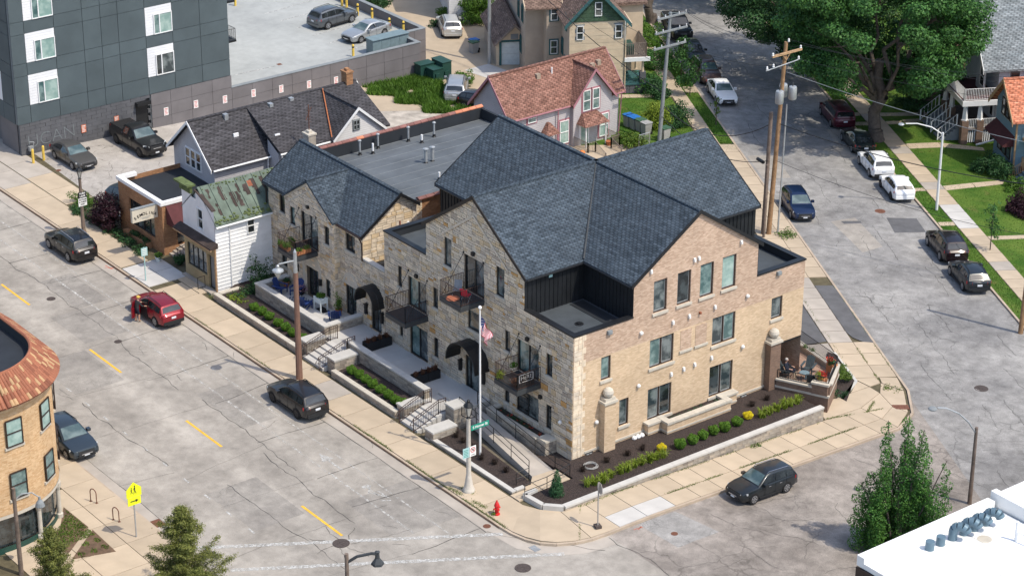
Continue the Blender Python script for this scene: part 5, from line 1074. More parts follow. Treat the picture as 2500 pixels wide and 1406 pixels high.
# ---------------------------------------------------------------- pink-trimmed house
ph = thing('pink_house', 'pale lilac clapboard house with pink trim and red-brown shingle roof', 'house', loc=(-44.4,33,-1.4))
P0, P1, PB = Fac('+x', -42.24), Fac('-y', 27.65), Fac('+x', -41.86)
wall(PB, ph, [(33.6,2.4),(35.53,4.7),(37.46,2.4)], -2.0, (), 'lap_pink', 'bay_wall'); MB().box(-42.3,-41.87,33.61,37.45,-2.0,2.35).build('bay_body', 'lap_pink', ph)
wall(P0, ph, [(27.65,2.4),(33.6,2.4),(35.53,4.7),(37.46,2.4),(38.5,2.4)], -2.0, (), 'lap_pink', 'east_wall'); wall(P1, ph, [(-46.9,2.4),(-44.55,5.0),(-42.24,2.4)], -1.6, (), 'lap_lilac', 'south_wall'); wall(Fac('+y',38.5), ph, [(-46.9,2.4),(-44.55,5.0),(-42.24,2.4)], -2.0, (), 'lap_pink', 'north_wall'); wall(Fac('-x',-46.9), ph, [(27.65,2.4),(38.5,2.4)], -2.0, (), 'lap_pink', 'west_wall')
gable_roof(ph, 'y', 27.3, 38.9, -46.9, -42.24, 2.4, -44.55, 5.0, 'shingle_red', th=.13, oh=.3, fascia='pink_trim'); gable_roof(ph, 'x', -44.5, -41.55, 33.6, 37.46, 2.4, 35.53, 4.75, 'shingle_red', th=.13, oh=.25, fascia='pink_trim')
for a, b, c, e, cc in ((34.5,35.25,1.45,3.15,0),(35.45,36.15,1.45,3.15,0),(32.5,33.4,-.95,.95,0),(29.35,30.15,1.5,2.3,0),(36.2,37.1,-1.05,.85,0)): window(PB if a > 33.5 else P0, ph, a, b, c, e, rows=2, fm='white_trim', gm='glass_teal' if c > 0 else 'glass_blind', rec=-.03, trim='pink_trim', tw=.13)
for a in (-45.0,-43.9): window(P1, ph, a-.35, a+.45, .5, 2.0, rows=2, fm='grey_trim', gm='glass_mixed', rec=-.03, trim='pink_trim', tw=.13)
window(PB, ph, 34.25,35.1,-1.4,.4, fm='white_trim', gm='glass_blind', rec=-.03, trim='white_trim', name='front_door', tw=.08); window(P0, ph, 30.9,31.6,-1.4,.2, fm='white_trim', gm='glass_dark', rec=-.03, trim='white_trim', name='side_door', tw=.08)
def hip(y0, y1, x1, z0, z1, inset, nm='porch_roof'):
    q = [(-42.22,y0,z0),(x1,y0,z0),(x1,y1,z0),(-42.22,y1,z0)]; t = [(-42.22,y0+inset,z1),(-42.22+(x1+42.22)*.35,y0+inset,z1),(-42.22+(x1+42.22)*.35,y1-inset,z1),(-42.22,y1-inset,z1)]
    B = MB().add(q+t, [(3,2,1,0),(4,5,6,7),(0,1,5,4),(1,2,6,5),(2,3,7,6),(3,0,4,7)]); return B.build(nm, 'shingle_red', ph)
hip(33.9,36.4,-40.7,.55,1.3,.5); hip(30.6,32.0,-41.4,.35,1.2,.6)
for y in (34.2,36.2): MB().cyl((-41.0,y,-1.4),(-41.0,y,.55),.06,n=8).build('porch_post', 'white_trim', ph)
for i in range(8): MB().box(-42.2+i*.28,-41.93+i*.28,33.7,36.9,-1.55,-1.42).build('deck_board', 'wood_deck', ph)
for i in range(4): MB().box(-39.95+i*.3,-39.66+i*.3,34.4,35.9,-2.0,-1.5-.13*i).build('deck_step', 'wood_deck', ph)
for q in ([(-42.1,33.7,-1.42),(-40.1,33.7,-1.42),(-40.0,34.35,-1.42),(-38.7,34.35,-1.95)],[(-42.1,36.9,-1.42),(-40.1,36.9,-1.42),(-40.0,35.95,-1.42),(-38.7,35.95,-1.95)]): railing(MB(), q, 0, .95, .13, .02, .08).build('deck_railing', 'wood_grey', ph)
for x, y, z in ((-43.9,31.6,4.4),(-43.8,37.6,4.3),(-43.7,36.9,4.2)): MB().box(x-.16,x+.16,y-.18,y+.18,z-.25,z+.22).build('roof_vent', 'tan_metal', ph)
MB().cyl((-43.9,33.0,4.2),(-43.9,33.0,4.85),.06).build('vent_pipe', 'plain_white', ph)
gutter(ph, (-41.95,27.4,2.12), (-41.95,33.4,2.12), 'pink_trim', down=[(-42.0,32.2,2.1),(-42.15,32.2,-1.4)]); gutter(ph, (-41.95,37.7,2.12), (-41.95,38.8,2.12), 'pink_trim', down=[(-42.0,38.6,2.1),(-42.15,38.45,-1.6)])
# ---------------------------------------------------------------- houses along the slanting street (their frame is n across, s away)
bh = cthing('beige_house', 'tall beige house with green shingled gable and brown roof', 'house', 14, 68, -1.8)
b0, b1 = Fac('-y', 65.2), Fac('-x', 11.72)
MB().box(11.74,16.35,65.22,80,-2.3,4.72).build('house_body', 'beige_stucco', bh)
for i in range(21): z = -1.8+i*.31; b0.box(MB(), 11.72, 16.36, -.02, .03+.012*(i % 2), z, z+.3).build('siding_board', 'beige_board', bh)
wall(b0, bh, [(11.6,4.75),(14.05,7.35),(16.5,4.75)], 4.72, (), 'green_shake', 'gable_wall', .1, .06)
for i in range(7):
    z = 4.75+i*.36; hw = (7.35-z)/2.6*2.4
    for j in range(int(hw*2/.42)+1):
        u = 14.05-hw+j*.42; 
        if u+.4 < 14.05+hw: b0.box(MB(), u, u+.40, .06, .085+.012*((i+j) % 2), z, z+.34).build('shingle', 'green_shake', bh)
window(b0, bh, 13.8,14.4,5.2,6.4, rows=2, fm='white_trim', gm='glass_mixed', rec=-.1, trim='white_trim')
for a in (12.3,15.55): window(b0, bh, a, a+.58, 3.2,4.4, rows=2, fm='white_trim', gm='glass_dark', rec=-.06, trim='grey_trim', tw=.12)
MB().box(10.45,11.74,69,80,-2.3,4.9).build('side_wing', 'beige_stucco', bh); MB().box(8.9,10.45,70.5,82,-2.3,5.0).build('side_wing', 'beige_stucco', bh)
bw = Fac('-y', 69)
for i in range(20): z = -1.8+i*.33; bw.box(MB(), 10.46, 11.7, 0, .02+.008*(i % 2), z, z+.32).build('siding_board', 'beige_stucco', bh)
for z in (3.7,.75): window(bw, bh, 10.8,11.4,z,z+1.2, rows=2, fm='white_trim', gm='glass_dark', rec=-.05, trim='teal_trim', tw=.12)
for s_, z in ((66.5,3.6),(66.8,-.2),(68,1.0)): window(b1, bh, s_, s_+.55, z, z+1.3, fm='teal_trim', gm='glass_dark', rec=-.03, trim='teal_trim')
for s_, z in ((71.5,2.8),(73.5,2.6),(72.3,-.2),(75,-.2)): window(Fac('-x', 8.9), bh, s_, s_+.6, z, z+1.4, fm='teal_trim', gm='glass_dark', rec=-.03, trim='teal_trim')
gable_roof(bh, 'y', 64.75, 80.3, 11.6, 16.5, 4.75, 14.05, 7.4, 'shingle_brown', th=.14, oh=.35, fascia='teal_trim', fh=.34)
gable_roof(bh, 'x', 8.6, 11.8, 69.0, 78, 4.9, 73.5, 7.2, 'shingle_brown', th=.14, oh=.3, fascia='beige_board')
MB().slab([(16.36,68.4),(18.6,68.4),(18.6,76),(16.36,76)], -2.3, 5.0).build('rear_wing', 'beige_board', bh); MB().slab([(16.2,68.1),(18.9,68.1),(18.9,76),(16.2,76)], 5.002, 5.25).build('roof', 'shingle_brown', bh)
window(Fac('-y', 68.4), bh, 16.5,17.1,1.7,3.7, fm='white_trim', gm='glass_blind', rec=-.03, trim='teal_trim', name='balcony_door')
MB().box(16.38,18.35,65.1,68.38,1.25,1.5).build('balcony_floor', 'wood_grey', bh); MB().box(16.38,18.55,64.95,65.1,1.12,1.45).build('fascia', 'white_trim', bh)
railing(MB(), [(16.45,65.2),(18.25,65.2),(18.25,68.3)], 1.5, 1.15, .14, .03, .09).build('balcony_railing', 'wood_grey', bh)
for n_, s_ in ((18.0,65.3),(18.0,68.0)): MB().lathe((n_,s_,-.6), [(.16,0),(.12,.1),(.1,1.7),(.16,1.8)], 10).build('porch_column', 'beige_board', bh)
for i in range(3):
    for j in range(4): MB().box(16.42+j*.48,16.42+j*.48+.46,65.12,68.3,-2.1+i*.38,-2.1+i*.38+.36).build('foundation_stone', 'block_slate', bh)
MB().box(16.4,18.4,65.05,68.3,-.97,-.85).build('porch_floor', 'teal_trim', bh); railing(MB(), [(16.5,65.2),(17.8,65.2)], -.85, .8, .11, .02, .06).build('porch_railing', 'teal_trim', bh); MB().box(17.75,18.25,65.1,65.6,-.9,.1).build('porch_pier', 'block_slate', bh)
for i in range(5): MB().box(18.4+i*.3,18.7+i*.3,65.6,67.4,-2.1,-1.0-i*.2).build('porch_step', 'teal_trim', bh)
MB().box(16.6,17.3,65.6,67.2,1.5,2.3).build('patio_table', 'utility_green', bh); gutter(bh, (16.86,64.7,4.5), (16.86,68,4.5), 'beige_board', down=[(16.8,64.95,4.4),(16.45,65.08,4.1),(16.45,65.08,-1.6)])
ga = cthing('garage', 'single beige garage with brown gable roof and pale blue door', 'garage', 8.45, 76, -1.7)
MB().box(6.92,9.95,73.7,80.5,-2.1,.6).build('garage_body', 'beige_stucco', ga); ga0 = Fac('-y', 73.2)
[MB().box(x,x+.05,73.22,73.75,-2.1,.58).build('corner_post', 'beige_board', ga) for x in (6.88,9.92)]; wall(ga0, ga, [(6.85,.6),(8.42,2.0),(10.0,.6)], -1.9, [(7.3,9.56,-1.75,.5)], 'beige_board', 'front_wall', .25)
d = None
for i in range(4): ga0.box(MB(), 7.34, 9.52, -.2, -.14+.01*(i % 2), -1.72+i*.55, -1.72+i*.55+.54).build('door_section', 'planter_white', ga)
for u0, u1, z0, z1 in ((7.1,7.3,-1.75,.6),(9.56,9.78,-1.75,.6),(7.1,9.78,.5,.68)): ga0.box(MB(), u0, u1, 0, .05, z0, z1).build('door_frame', 'teal_trim', ga)
ga0.box(MB(), 8.1, 8.75, 0, .04, .75, 1.2).build('gable_vent', 'grey_trim', ga); gable_roof(ga, 'y', 72.75, 80.8, 6.85, 10.0, .55, 8.42, 2.05, 'shingle_brown', th=.12, oh=.25, fascia='wood_grey')
fe = cthing('board_fence', 'short dark vertical board fence between garage and beige house', 'fence', 10.5, 73.2, -1.75)
for i in range(7): MB().box(10.05+i*.15,10.17+i*.15,73.0,73.05,-1.9,-.35+.05*(i % 2)).build('fence_board', 'wood_grey', fe)
MB().box(10.05,11.1,73.05,73.1,-.8,-.7).build('fence_rail', 'wood_grey', fe)
rw = cthing('white_red_house', 'white clapboard house with red-framed windows behind the garage', 'house', 8, 92, -2)
wall(Fac('-y',86), rw, [(4.5,6.5),(13,6.5)], -2.4, (), 'lap_white', 'wall'); MB().box(4.52,13,86.02,95,-2.4,6.5).build('house_body', 'lap_white', rw); MB().box(4.2,13.3,85.7,95.3,6.502,6.8).build('roof', 'shingle_brown', rw)
for a in (7.6,9.9): window(Fac('-y',86), rw, a, a+.9, 3.6, 5.2, rows=2, fm='white_trim', gm='glass_dark', rec=-.04, trim='sign_red')
MB().prism([(10.2,79,-.6),(11.8,79,-.6),(11.8,79,.2),(10.2,79,1.0)], (0,4,0)).build('lean_to', 'wood_tan', rw)
cg = cthing('white_cottage', 'small white cottage with shingled porch at the top of the alley', 'house', -2.4, 92, -1.8)
wall(Fac('-y',90.5), cg, [(-3.7,2.2),(-1.1,2.2)], -2.2, (), 'lap_white', 'front_wall'); MB().box(-3.68,-1.12,90.52,97,-2.3,2.2).build('house_body', 'lap_white', cg); MB().prism([(-4.0,90,2.2),(-.8,90,2.2),(-2.4,90,3.4)], (0,7,0)).build('roof', 'shingle_palegrey', cg)
window(Fac('-y',90.5), cg, -3.3,-2.6,-.3,1.3, rows=2, fm='white_trim', gm='glass_dark', rec=-.04, trim='white_trim'); window(Fac('-y',90.5), cg, -2.1,-1.4,-1.7,1.0, fm='white_trim', gm='glass_blind', rec=-.04, trim='white_trim', name='front_door')
# grey house with the white two-level porch
pg = cthing('porch_house', 'pale grey house with large grey roof and two-level white porch on brick piers', 'house', 46, 55, -2.4)
wall(Fac('-y',51.9), pg, [(44.1,4.0),(60,4.0)], -2.9, (), 'lap_palegrey', 'south_wall'); wall(Fac('-x',44.1), pg, [(51.9,4.0),(55.8,8.0),(59.7,4.0)], -2.9, (), 'lap_palegrey', 'street_wall'); MB().box(44.12,60,51.92,59.7,-2.9,3.9).build('house_body', 'lap_palegrey', pg)
gable_roof(pg, 'x', 42.6, 62, 51.75, 59.9, 3.95, 55.8, 8.1, 'shingle_palegrey', th=.16, oh=.35, fascia='white_trim', fh=.3)
wall(Fac('-x',43.2), pg, [(52.4,3.9),(54.6,3.9)], 1.3, (), 'lap_palegrey', 'bay_wall'); window(Fac('-x',43.2), pg, 52.6,53.6,1.9,3.5, rows=2, fm='white_trim', gm='glass_dark', rec=-.03, trim='white_trim'); window(Fac('-x',44.1), pg, 52.4,53.2,-.6,.9, rows=1, fm='white_trim', gm='glass_dark', rec=-.03, trim='white_trim')
window(Fac('-y',51.9), pg, 45.0,45.8,1.4,3.4, fm='grey_trim', gm='glass_dark', rec=-.03, trim='white_trim', name='balcony_door')
MB().box(41.05,44.08,51.15,56.5,1.1,1.36).build('balcony_floor', 'maroon_cloth', pg); MB().box(40.95,44.05,51.05,51.15,.95,1.38).box(40.95,41.05,51.15,56.5,.95,1.38).build('fascia', 'white_trim', pg); MB().box(44.1,47,51.1,51.88,1.1,1.36).build('balcony_floor', 'maroon_cloth', pg)
railing(MB(), [(46.8,51.2),(43.8,51.2),(41.12,51.2),(41.12,56.4)], 1.36, 1.0, .13, .025, .12).build('balcony_railing', 'white_trim', pg)
MB().box(41.1,47,51.2,56.5,-1.15,-.98).build('porch_floor', 'wood_grey', pg)
for n_, s_ in ((41.35,51.4),(42.6,51.4),(41.35,54.6),(41.35,56.2),(45.0,51.4)):
    o = MB().box(n_-.27,n_+.27,s_-.27,s_+.27,-2.9,-.35).build('brick_pier', 'brick_brown', pg); MB().lathe((n_,s_,-.34), [(.3,0),(.3,.08),(.24,.1),(.17,1.25),(.27,1.3)], 4).build('pier_column', 'white_trim', o)
railing(MB(), [(41.65,51.3),(42.35,51.3)], -1.0, .75, .12, .025, .06).build('porch_railing', 'white_trim', pg); railing(MB(), [(42.9,51.3),(44.75,51.3)], -1.0, .75, .12, .025, .06).build('porch_railing', 'white_trim', pg)
for i in range(4): MB().box(41.65+i*.18,41.75+i*.18,51.3,51.34,-2.2,-1.25).box(42.9+i*.18,43.0+i*.18,51.3,51.34,-2.2,-1.25).build('lattice_slat', 'white_trim', pg)
for k, s0 in enumerate((52.2,55.0)):
    for i in range(6): MB().box(41.05-i*.27,41.32-i*.27,s0,s0+1.7,-2.7,-1.2-i*.2).build('porch_step', 'grey_trim', pg)
    for s_ in (s0,s0+1.7): railing(MB(), [(41.0,s_,-1.0),(39.5,s_,-2.2)], 0, .9, .3, .025, .09).build('stair_railing', 'white_trim', pg)
MB().tube([(42.3,50.9,-2.3),(44.6,50.7,-1.7)], .09).build('drain_pipe', 'plain_white', pg)
# blue house
bl = cthing('blue_house', 'blue clapboard house with orange shingle roof and red awning at the right edge', 'house', 47, 46.5, -2.3)
l0 = Fac('-x', 43.0); wall(l0, bl, [(44.35,2.5),(46.7,4.75),(48.95,2.5)], -2.9, (), 'lap_blue', 'street_wall'); wall(Fac('-y',44.35), bl, [(43.0,2.5),(60,2.5)], -2.9, (), 'lap_blue', 'south_wall'); MB().box(43.02,60,44.37,48.93,-2.9,2.45).build('house_body', 'lap_blue', bl)
gable_roof(bl, 'x', 42.45, 60, 44.35, 48.95, 2.5, 46.65, 4.7, 'shingle_orange', th=.13, oh=.45, fascia='wood_tan', fh=.34)
for a in (45.3,46.15,47.0): window(l0, bl, a, a+.7, 1.6, 3.0, rows=2, fm='frame_brown', gm='glass_dark', rec=-.04, trim='sign_cream', tw=.09)
for a in (45.1,46.1,47.1): window(l0, bl, a, a+.85, -1.35, -.1, fm='frame_brown', gm='glass_mixed', rec=-.04, trim='sign_cream', tw=.09)
MB().prism([(43.0,44.7,.75),(42.1,44.7,-.0),(42.1,44.7,-.1),(43.0,44.7,-.1)], (0,4.2,0)).build('awning', 'maroon_cloth', bl)
MB().box(42.93,43.06,44.3,44.42,-2.9,2.4).build('corner_board', 'wood_tan', bl)
for i in range(4): MB().box(42.4-i*.28+.9,42.68-i*.28+.9,41.6,43.3,-2.6,-1.6-i*.18).build('porch_step', 'utility_blue', bl)
MB().box(43.5,47,41.3,44.3,-2.7,-1.58).build('porch_floor', 'rust_red', bl); railing(MB(), [(43.6,43.5),(43.6,44.2)], -1.58, .8, .12, .025, .07).build('porch_railing', 'wood_tan', bl); railing(MB(), [(43.5,43.35,-1.6),(42.3,43.35,-2.3)], 0, .85, .15, .025, .07).build('porch_railing', 'wood_tan', bl)
MB().box(43.5,47.2,41.2,44.3,.55,.8).build('porch_roof', 'wood_tan', bl); railing(MB(), [(43.6,44.2),(43.6,41.4),(47,41.4)], .8, .8, .12, .025, .07).build('upper_railing', 'wood_tan', bl); MB().cyl((43.65,41.45,-1.58),(43.65,41.45,.55),.09).build('porch_post', 'wood_tan', bl)
rb_ = cthing('brick_row_house', 'red brick house beyond the large grey roof', 'house', 48, 64, -2.6); MB().box(43.5,62,62,70,-3,9.3).build('wall', 'brick_brown', rb_); MB().box(43.2,62,61.7,70.3,9.31,9.6).build('parapet', 'white_trim', rb_)
# ---------------------------------------------------------------- round-cornered building, lower left
rd = thing('round_corner_building', 'tan brick building with rounded corner and clay tile roof', 'building', loc=(-15.1,-30.4,0))
cx0, cy0, RW = -15.1, -30.4, 4.65
def arcpts(r, n=24, a0=0., a1=90.): return [(cx0+r*math.cos(R(a0+(a1-a0)*i/n)), cy0+r*math.sin(R(a0+(a1-a0)*i/n))) for i in range(n+1)]
def shell(r0, z0, z1, m, nm, n=24, par=rd, open_=()):
    path = [(cx0+r0,-60)]+arcpts(r0, n)+[(-60,cy0+r0)]; B = MB()
    for a, b in zip(path, path[1:]): B.poly([(a[0],a[1],z0),(b[0],b[1],z0),(b[0],b[1],z1),(a[0],a[1],z1)])
    return B.build(nm, m, par)
shell(RW, 2.45, 9.0, 'brick_tan', 'wall'); shell(RW+.06, 8.6, 8.75, 'brick_tan', 'corbel_band'); shell(RW+.1, 8.85, 9.05, 'brick_tan', 'corbel_band'); shell(RW+.05, 2.3, 2.5, 'limestone', 'belt_course'); shell(RW-.25, .5, 2.45, 'glass_dark', 'shop_window'); shell(RW-.12, -.1, .5, 'utility_green', 'shop_plinth')
for k, a in enumerate((6.5, 37.2, 68)):
    for z0, z1 in ((6.5,8.1),(3.35,4.95)):
        F = Fac('+x', cx0+RW-.03); o = window(F, rd, cy0-.52, cy0+.52, z0, z1, rows=2, fm='frame_brown', gm='glass_blind' if z0 > 5 else 'glass_teal', rec=-.07, sill='limestone'); o.rotation_euler = (0,0,R(a))
for a in (22.5, 52, 82): MB().lathe((cx0+RW*math.cos(R(a))-.03, cy0+RW*math.sin(R(a))-.03, .15), [(.2,0),(.2,.25),(.13,.3),(.12,1.75),(.2,2.0),(.22,2.25)], 10).build('shop_column', 'limestone', rd)
for a in (6, 36): 
    B = MB(); B.cyl((cx0+4.0*math.cos(R(a)),cy0+4.0*math.sin(R(a)),.6),(cx0+4.0*math.cos(R(a)),cy0+4.0*math.sin(R(a)),1.9),.3,.16); B.build('dress_form', 'sign_cream', rd)
path = arcpts(RW+.35, 30); B = MB().poly([(x,y,8.95) for x,y in ([(cx0+RW+.35,-60)]+path+[(-60,cy0+RW+.35)])+[(-60,-60)]]); B.build('eave_soffit', 'wood_tan', rd)
B = MB().poly([(x,y,9.75) for x,y in [(cx0+RW-1.0,-60)]+arcpts(RW-1.0,20)+[(-60,cy0+RW-1.0),(-60,-60)]]); B.build('flat_roof', 'membrane_dark', rd)
p0 = [(cx0+RW-1.0,-60)]+arcpts(RW-1.0,20)+[(-60,cy0+RW-1.0)]; B = MB()
for a, b in zip(p0, p0[1:]): B.poly([(a[0],a[1],9.7),(b[0],b[1],9.7),(b[0],b[1],10.38),(a[0],a[1],10.38)])
B.build('parapet', 'membrane_dark', rd)
TM = {}
random.seed(9)
def tile(x, y, z, ang, tilt, m, w, l):
    key = (m, round(w, 2), round(l, 2))
    if key not in TM:
        B = MB(); n = 5
        for i in range(n):
            t0, t1 = math.pi*i/n, math.pi*(i+1)/n; q = [(-l/2, -w/2*math.cos(t0), w*.42*math.sin(t0)), (-l/2, -w/2*math.cos(t1), w*.42*math.sin(t1)), (l/2, -w/2*.88*math.cos(t1), w*.38*math.sin(t1)), (l/2, -w/2*.88*math.cos(t0), w*.38*math.sin(t0))]
            B.poly(q[::-1])
        B.poly([(-l/2, -w/2*math.cos(math.pi*i/n), w*.42*math.sin(math.pi*i/n)) for i in range(n+1)])
        o = B.build('roof_tile', m); TM[key] = o.data; bpy.data.objects.remove(o)
    o = bpy.data.objects.new('roof_tile', TM[key]); COL.objects.link(o); o.parent = rd; o.location = (x-cx0, y-cy0, z)
    o.rotation_euler = Matrix.Rotation(ang, 3, 'Z').to_4x4().to_3x3().__matmul__(Matrix.Rotation(tilt, 3, 'Y')).to_euler(); return o
rowsT = 5
for j in range(rowsT):
    t = (j+.5)/rowsT; r_ = RW+.45-1.35*t; z = 9.08+1.25*t
    for i in range(38):
        a = R(-4+98*(i+.5)/38)
        if 0 <= a <= math.pi/2: x, y, an = cx0+r_*math.cos(a), cy0+r_*math.sin(a), a
        else: continue
        tile(x, y, z, an+math.pi, -R(43), random.choice(['clay_a','clay_a','clay_b','clay_c']), r_*R(98/38)*1.12, .46)
    for i in range(20): tile(cx0-.1-i*.22, cy0+r_, z, -math.pi/2, -R(43), random.choice(['clay_a','clay_a','clay_b','clay_c']), .24, .46)
    for i in range(2): tile(cx0+r_, cy0-.1-i*.22, z, math.pi, -R(43), random.choice(['clay_a','clay_b']), .24, .46)
B = MB(); pa = [(cx0+RW+.48,-60)]+arcpts(RW+.48,24)+[(-60,cy0+RW+.48)]; pb = [(cx0+RW-.95,-60)]+arcpts(RW-.95,24)+[(-60,cy0+RW-.95)]
for i in range(len(pa)-1): B.poly([(*pa[i],9.0),(*pa[i+1],9.0),(*pb[i+1],10.3),(*pb[i],10.3)])
B.build('tile_bed', 'clay_c', rd)
B = MB()
for (a, b) in zip(pb, pb[1:]): B.cyl((*a,10.36),(*b,10.36),.1,.1,6)
B.build('ridge_roll', 'clay_a', rd, True)
# ---------------------------------------------------------------- white-roofed building, lower right
wr = thing('white_roof_building', 'low building with bright white membrane roof at the lower right', 'building', loc=(30,6,0))
MB().box(22.6,70,.75,10.4,-1,4.05).build('south_block', 'membrane_white', wr); MB().box(22.45,22.95,.6,10.3,3.9,4.5).build('parapet', 'membrane_white', wr); MB().box(22.95,70,.6,1.0,3.9,4.2).build('parapet', 'membrane_white', wr)
for i in range(40): MB().box(22.5+i*.6,22.5+i*.6+.58,.5,.62,-1,3.85+.02*(i % 2)).build('siding_panel', 'frame_brown', wr)
MB().box(22.6,70,10.55,60,-1.5,4.35).build('north_block', 'membrane_white', wr); MB().box(22.45,70,10.5,10.9,3.9,4.85).build('parapet', 'membrane_white', wr); MB().box(22.45,22.95,10.9,60,3.9,4.55).build('parapet', 'membrane_white', wr); MB().box(22.44,70,10.31,10.49,3.5,4.0).build('expansion_joint', 'black_metal', wr)
for i, y in enumerate((4.5,5.3,6.2,7.05,7.8,8.7)):
    B = MB().cyl((23.8,y,4.05),(23.8,y,4.55),.24,n=14)
    if i > 1: B.tube([(23.8,y,4.5),(23.85,y+.03,4.72),(24.0,y+.12,4.86),(24.2,y+.25,4.88),(24.35,y+.35,4.78),(24.42,y+.4,4.62)], .25, 12)
    B.build('roof_duct', 'duct', wr, True, sharp=50)
MB().cyl((25.9,8.7,4.05),(25.9,8.7,5.2),.08).tube([(25.9,8.7,4.6),(27.5,8.9,4.6)], .05).tube([(25.9,8.7,5.1),(26.4,8.9,5.1)], .05).build('roof_pipe', 'plain_white', wr)
for k_ in range(5): MB().box(22.96,70,2.2+k_*1.65,2.24+k_*1.65,4.05,4.058).build('membrane_seam', 'cap_stone', wr)
MB().lathe((24.8,7.55,4.05), [(.4,0),(.38,.012),(.1,.014)], 16).build('roof_drain', 'limestone', wr); MB().lathe((26.5,11.6,4.35), [(.3,0),(.26,.012),(.1,.014)], 12).build('moss_patch', 'moss', wr)
# ---------------------------------------------------------------- vehicles
KIND = dict(  # L, W, H, wheelbase, tyre radius, body stations (x, zbottom, ztop, halfwidth factor), cabin stations (x, ztop), belt, roof factor
 suv=dict(L=4.65,W=1.86,H=1.68,wb=2.72,r=.36,body=[(2.32,.42,.60,.72),(2.24,.30,.80,.86),(2.0,.25,.90,.95),(1.5,.24,.985,1.),(.9,.24,1.04,1.),(0,.24,1.05,1.),(-1.2,.24,1.07,1.),(-1.9,.26,1.08,.98),(-2.2,.32,1.06,.92),(-2.31,.42,.95,.86)],cab=[(1.02,1.05),(.25,1.58),(-.2,1.66),(-1.2,1.64),(-1.85,1.56),(-2.18,1.09)],belt=1.04,rf=.76,rails=1),
 hatch=dict(L=4.35,W=1.8,H=1.52,wb=2.64,r=.33,body=[(2.17,.40,.56,.74),(2.1,.28,.74,.88),(1.85,.22,.83,.96),(1.35,.2,.93,1.),(.8,.2,.98,1.),(0,.2,.98,1.),(-1.2,.2,1.0,1.),(-1.8,.24,1.02,.97),(-2.08,.3,.98,.9),(-2.16,.4,.88,.84)],cab=[(1.0,.98),(.2,1.44),(-.25,1.51),(-1.1,1.48),(-1.7,1.38),(-2.05,1.02)],belt=.97,rf=.74,rails=0),
 sedan=dict(L=4.8,W=1.83,H=1.45,wb=2.8,r=.33,body=[(2.4,.40,.55,.72),(2.32,.26,.70,.86),(2.05,.2,.80,.95),(1.5,.2,.88,1.),(.85,.2,.93,1.),(0,.2,.94,1.),(-1.2,.2,.97,1.),(-1.9,.22,1.0,.97),(-2.25,.28,.97,.9),(-2.39,.4,.84,.84)],cab=[(.95,.93),(.15,1.37),(-.3,1.44),(-.9,1.42),(-1.3,1.32),(-1.95,1.0)],belt=.93,rf=.72,rails=0),
 van=dict(L=5.1,W=1.95,H=1.75,wb=3.05,r=.34,body=[(2.55,.42,.62,.74),(2.46,.28,.82,.88),(2.2,.24,.93,.96),(1.7,.22,1.02,1.),(1.1,.22,1.07,1.),(0,.22,1.08,1.),(-1.5,.22,1.09,1.),(-2.2,.26,1.09,.98),(-2.45,.32,1.07,.93),(-2.54,.42,.95,.88)],cab=[(1.75,1.02),(.75,1.62),(.2,1.73),(-1.4,1.72),(-2.15,1.64),(-2.46,1.1)],belt=1.06,rf=.8,rails=1),
 pickup=dict(L=5.8,W=2.02,H=1.95,wb=3.57,r=.41,body=[(2.9,.5,.85,.84),(2.8,.36,1.12,.93),(2.4,.34,1.18,.98),(1.6,.34,1.22,1.),(1.1,.34,1.24,1.),(0,.34,1.25,1.),(-.75,.34,1.25,1.),(-.8,.34,1.38,1.),(-2.6,.36,1.38,.99),(-2.85,.42,1.36,.97)],cab=[(1.25,1.24),(.55,1.82),(.15,1.93),(-.5,1.93),(-.72,1.88),(-.78,1.26)],belt=1.24,rf=.8,rails=0))
def loft(B, rings, close=True):
    n = len(rings[0]); k = len(B.v); vs = [p for r_ in rings for p in r_]; F = []
    for i in range(len(rings)-1):
        for j in range(n-1): F.append((i*n+j, i*n+j+1, (i+1)*n+j+1, (i+1)*n+j))
    if close: F.append(tuple(range(n-1,-1,-1))); F.append(tuple((len(rings)-1)*n+j for j in range(n)))
    return B.add(vs, F)
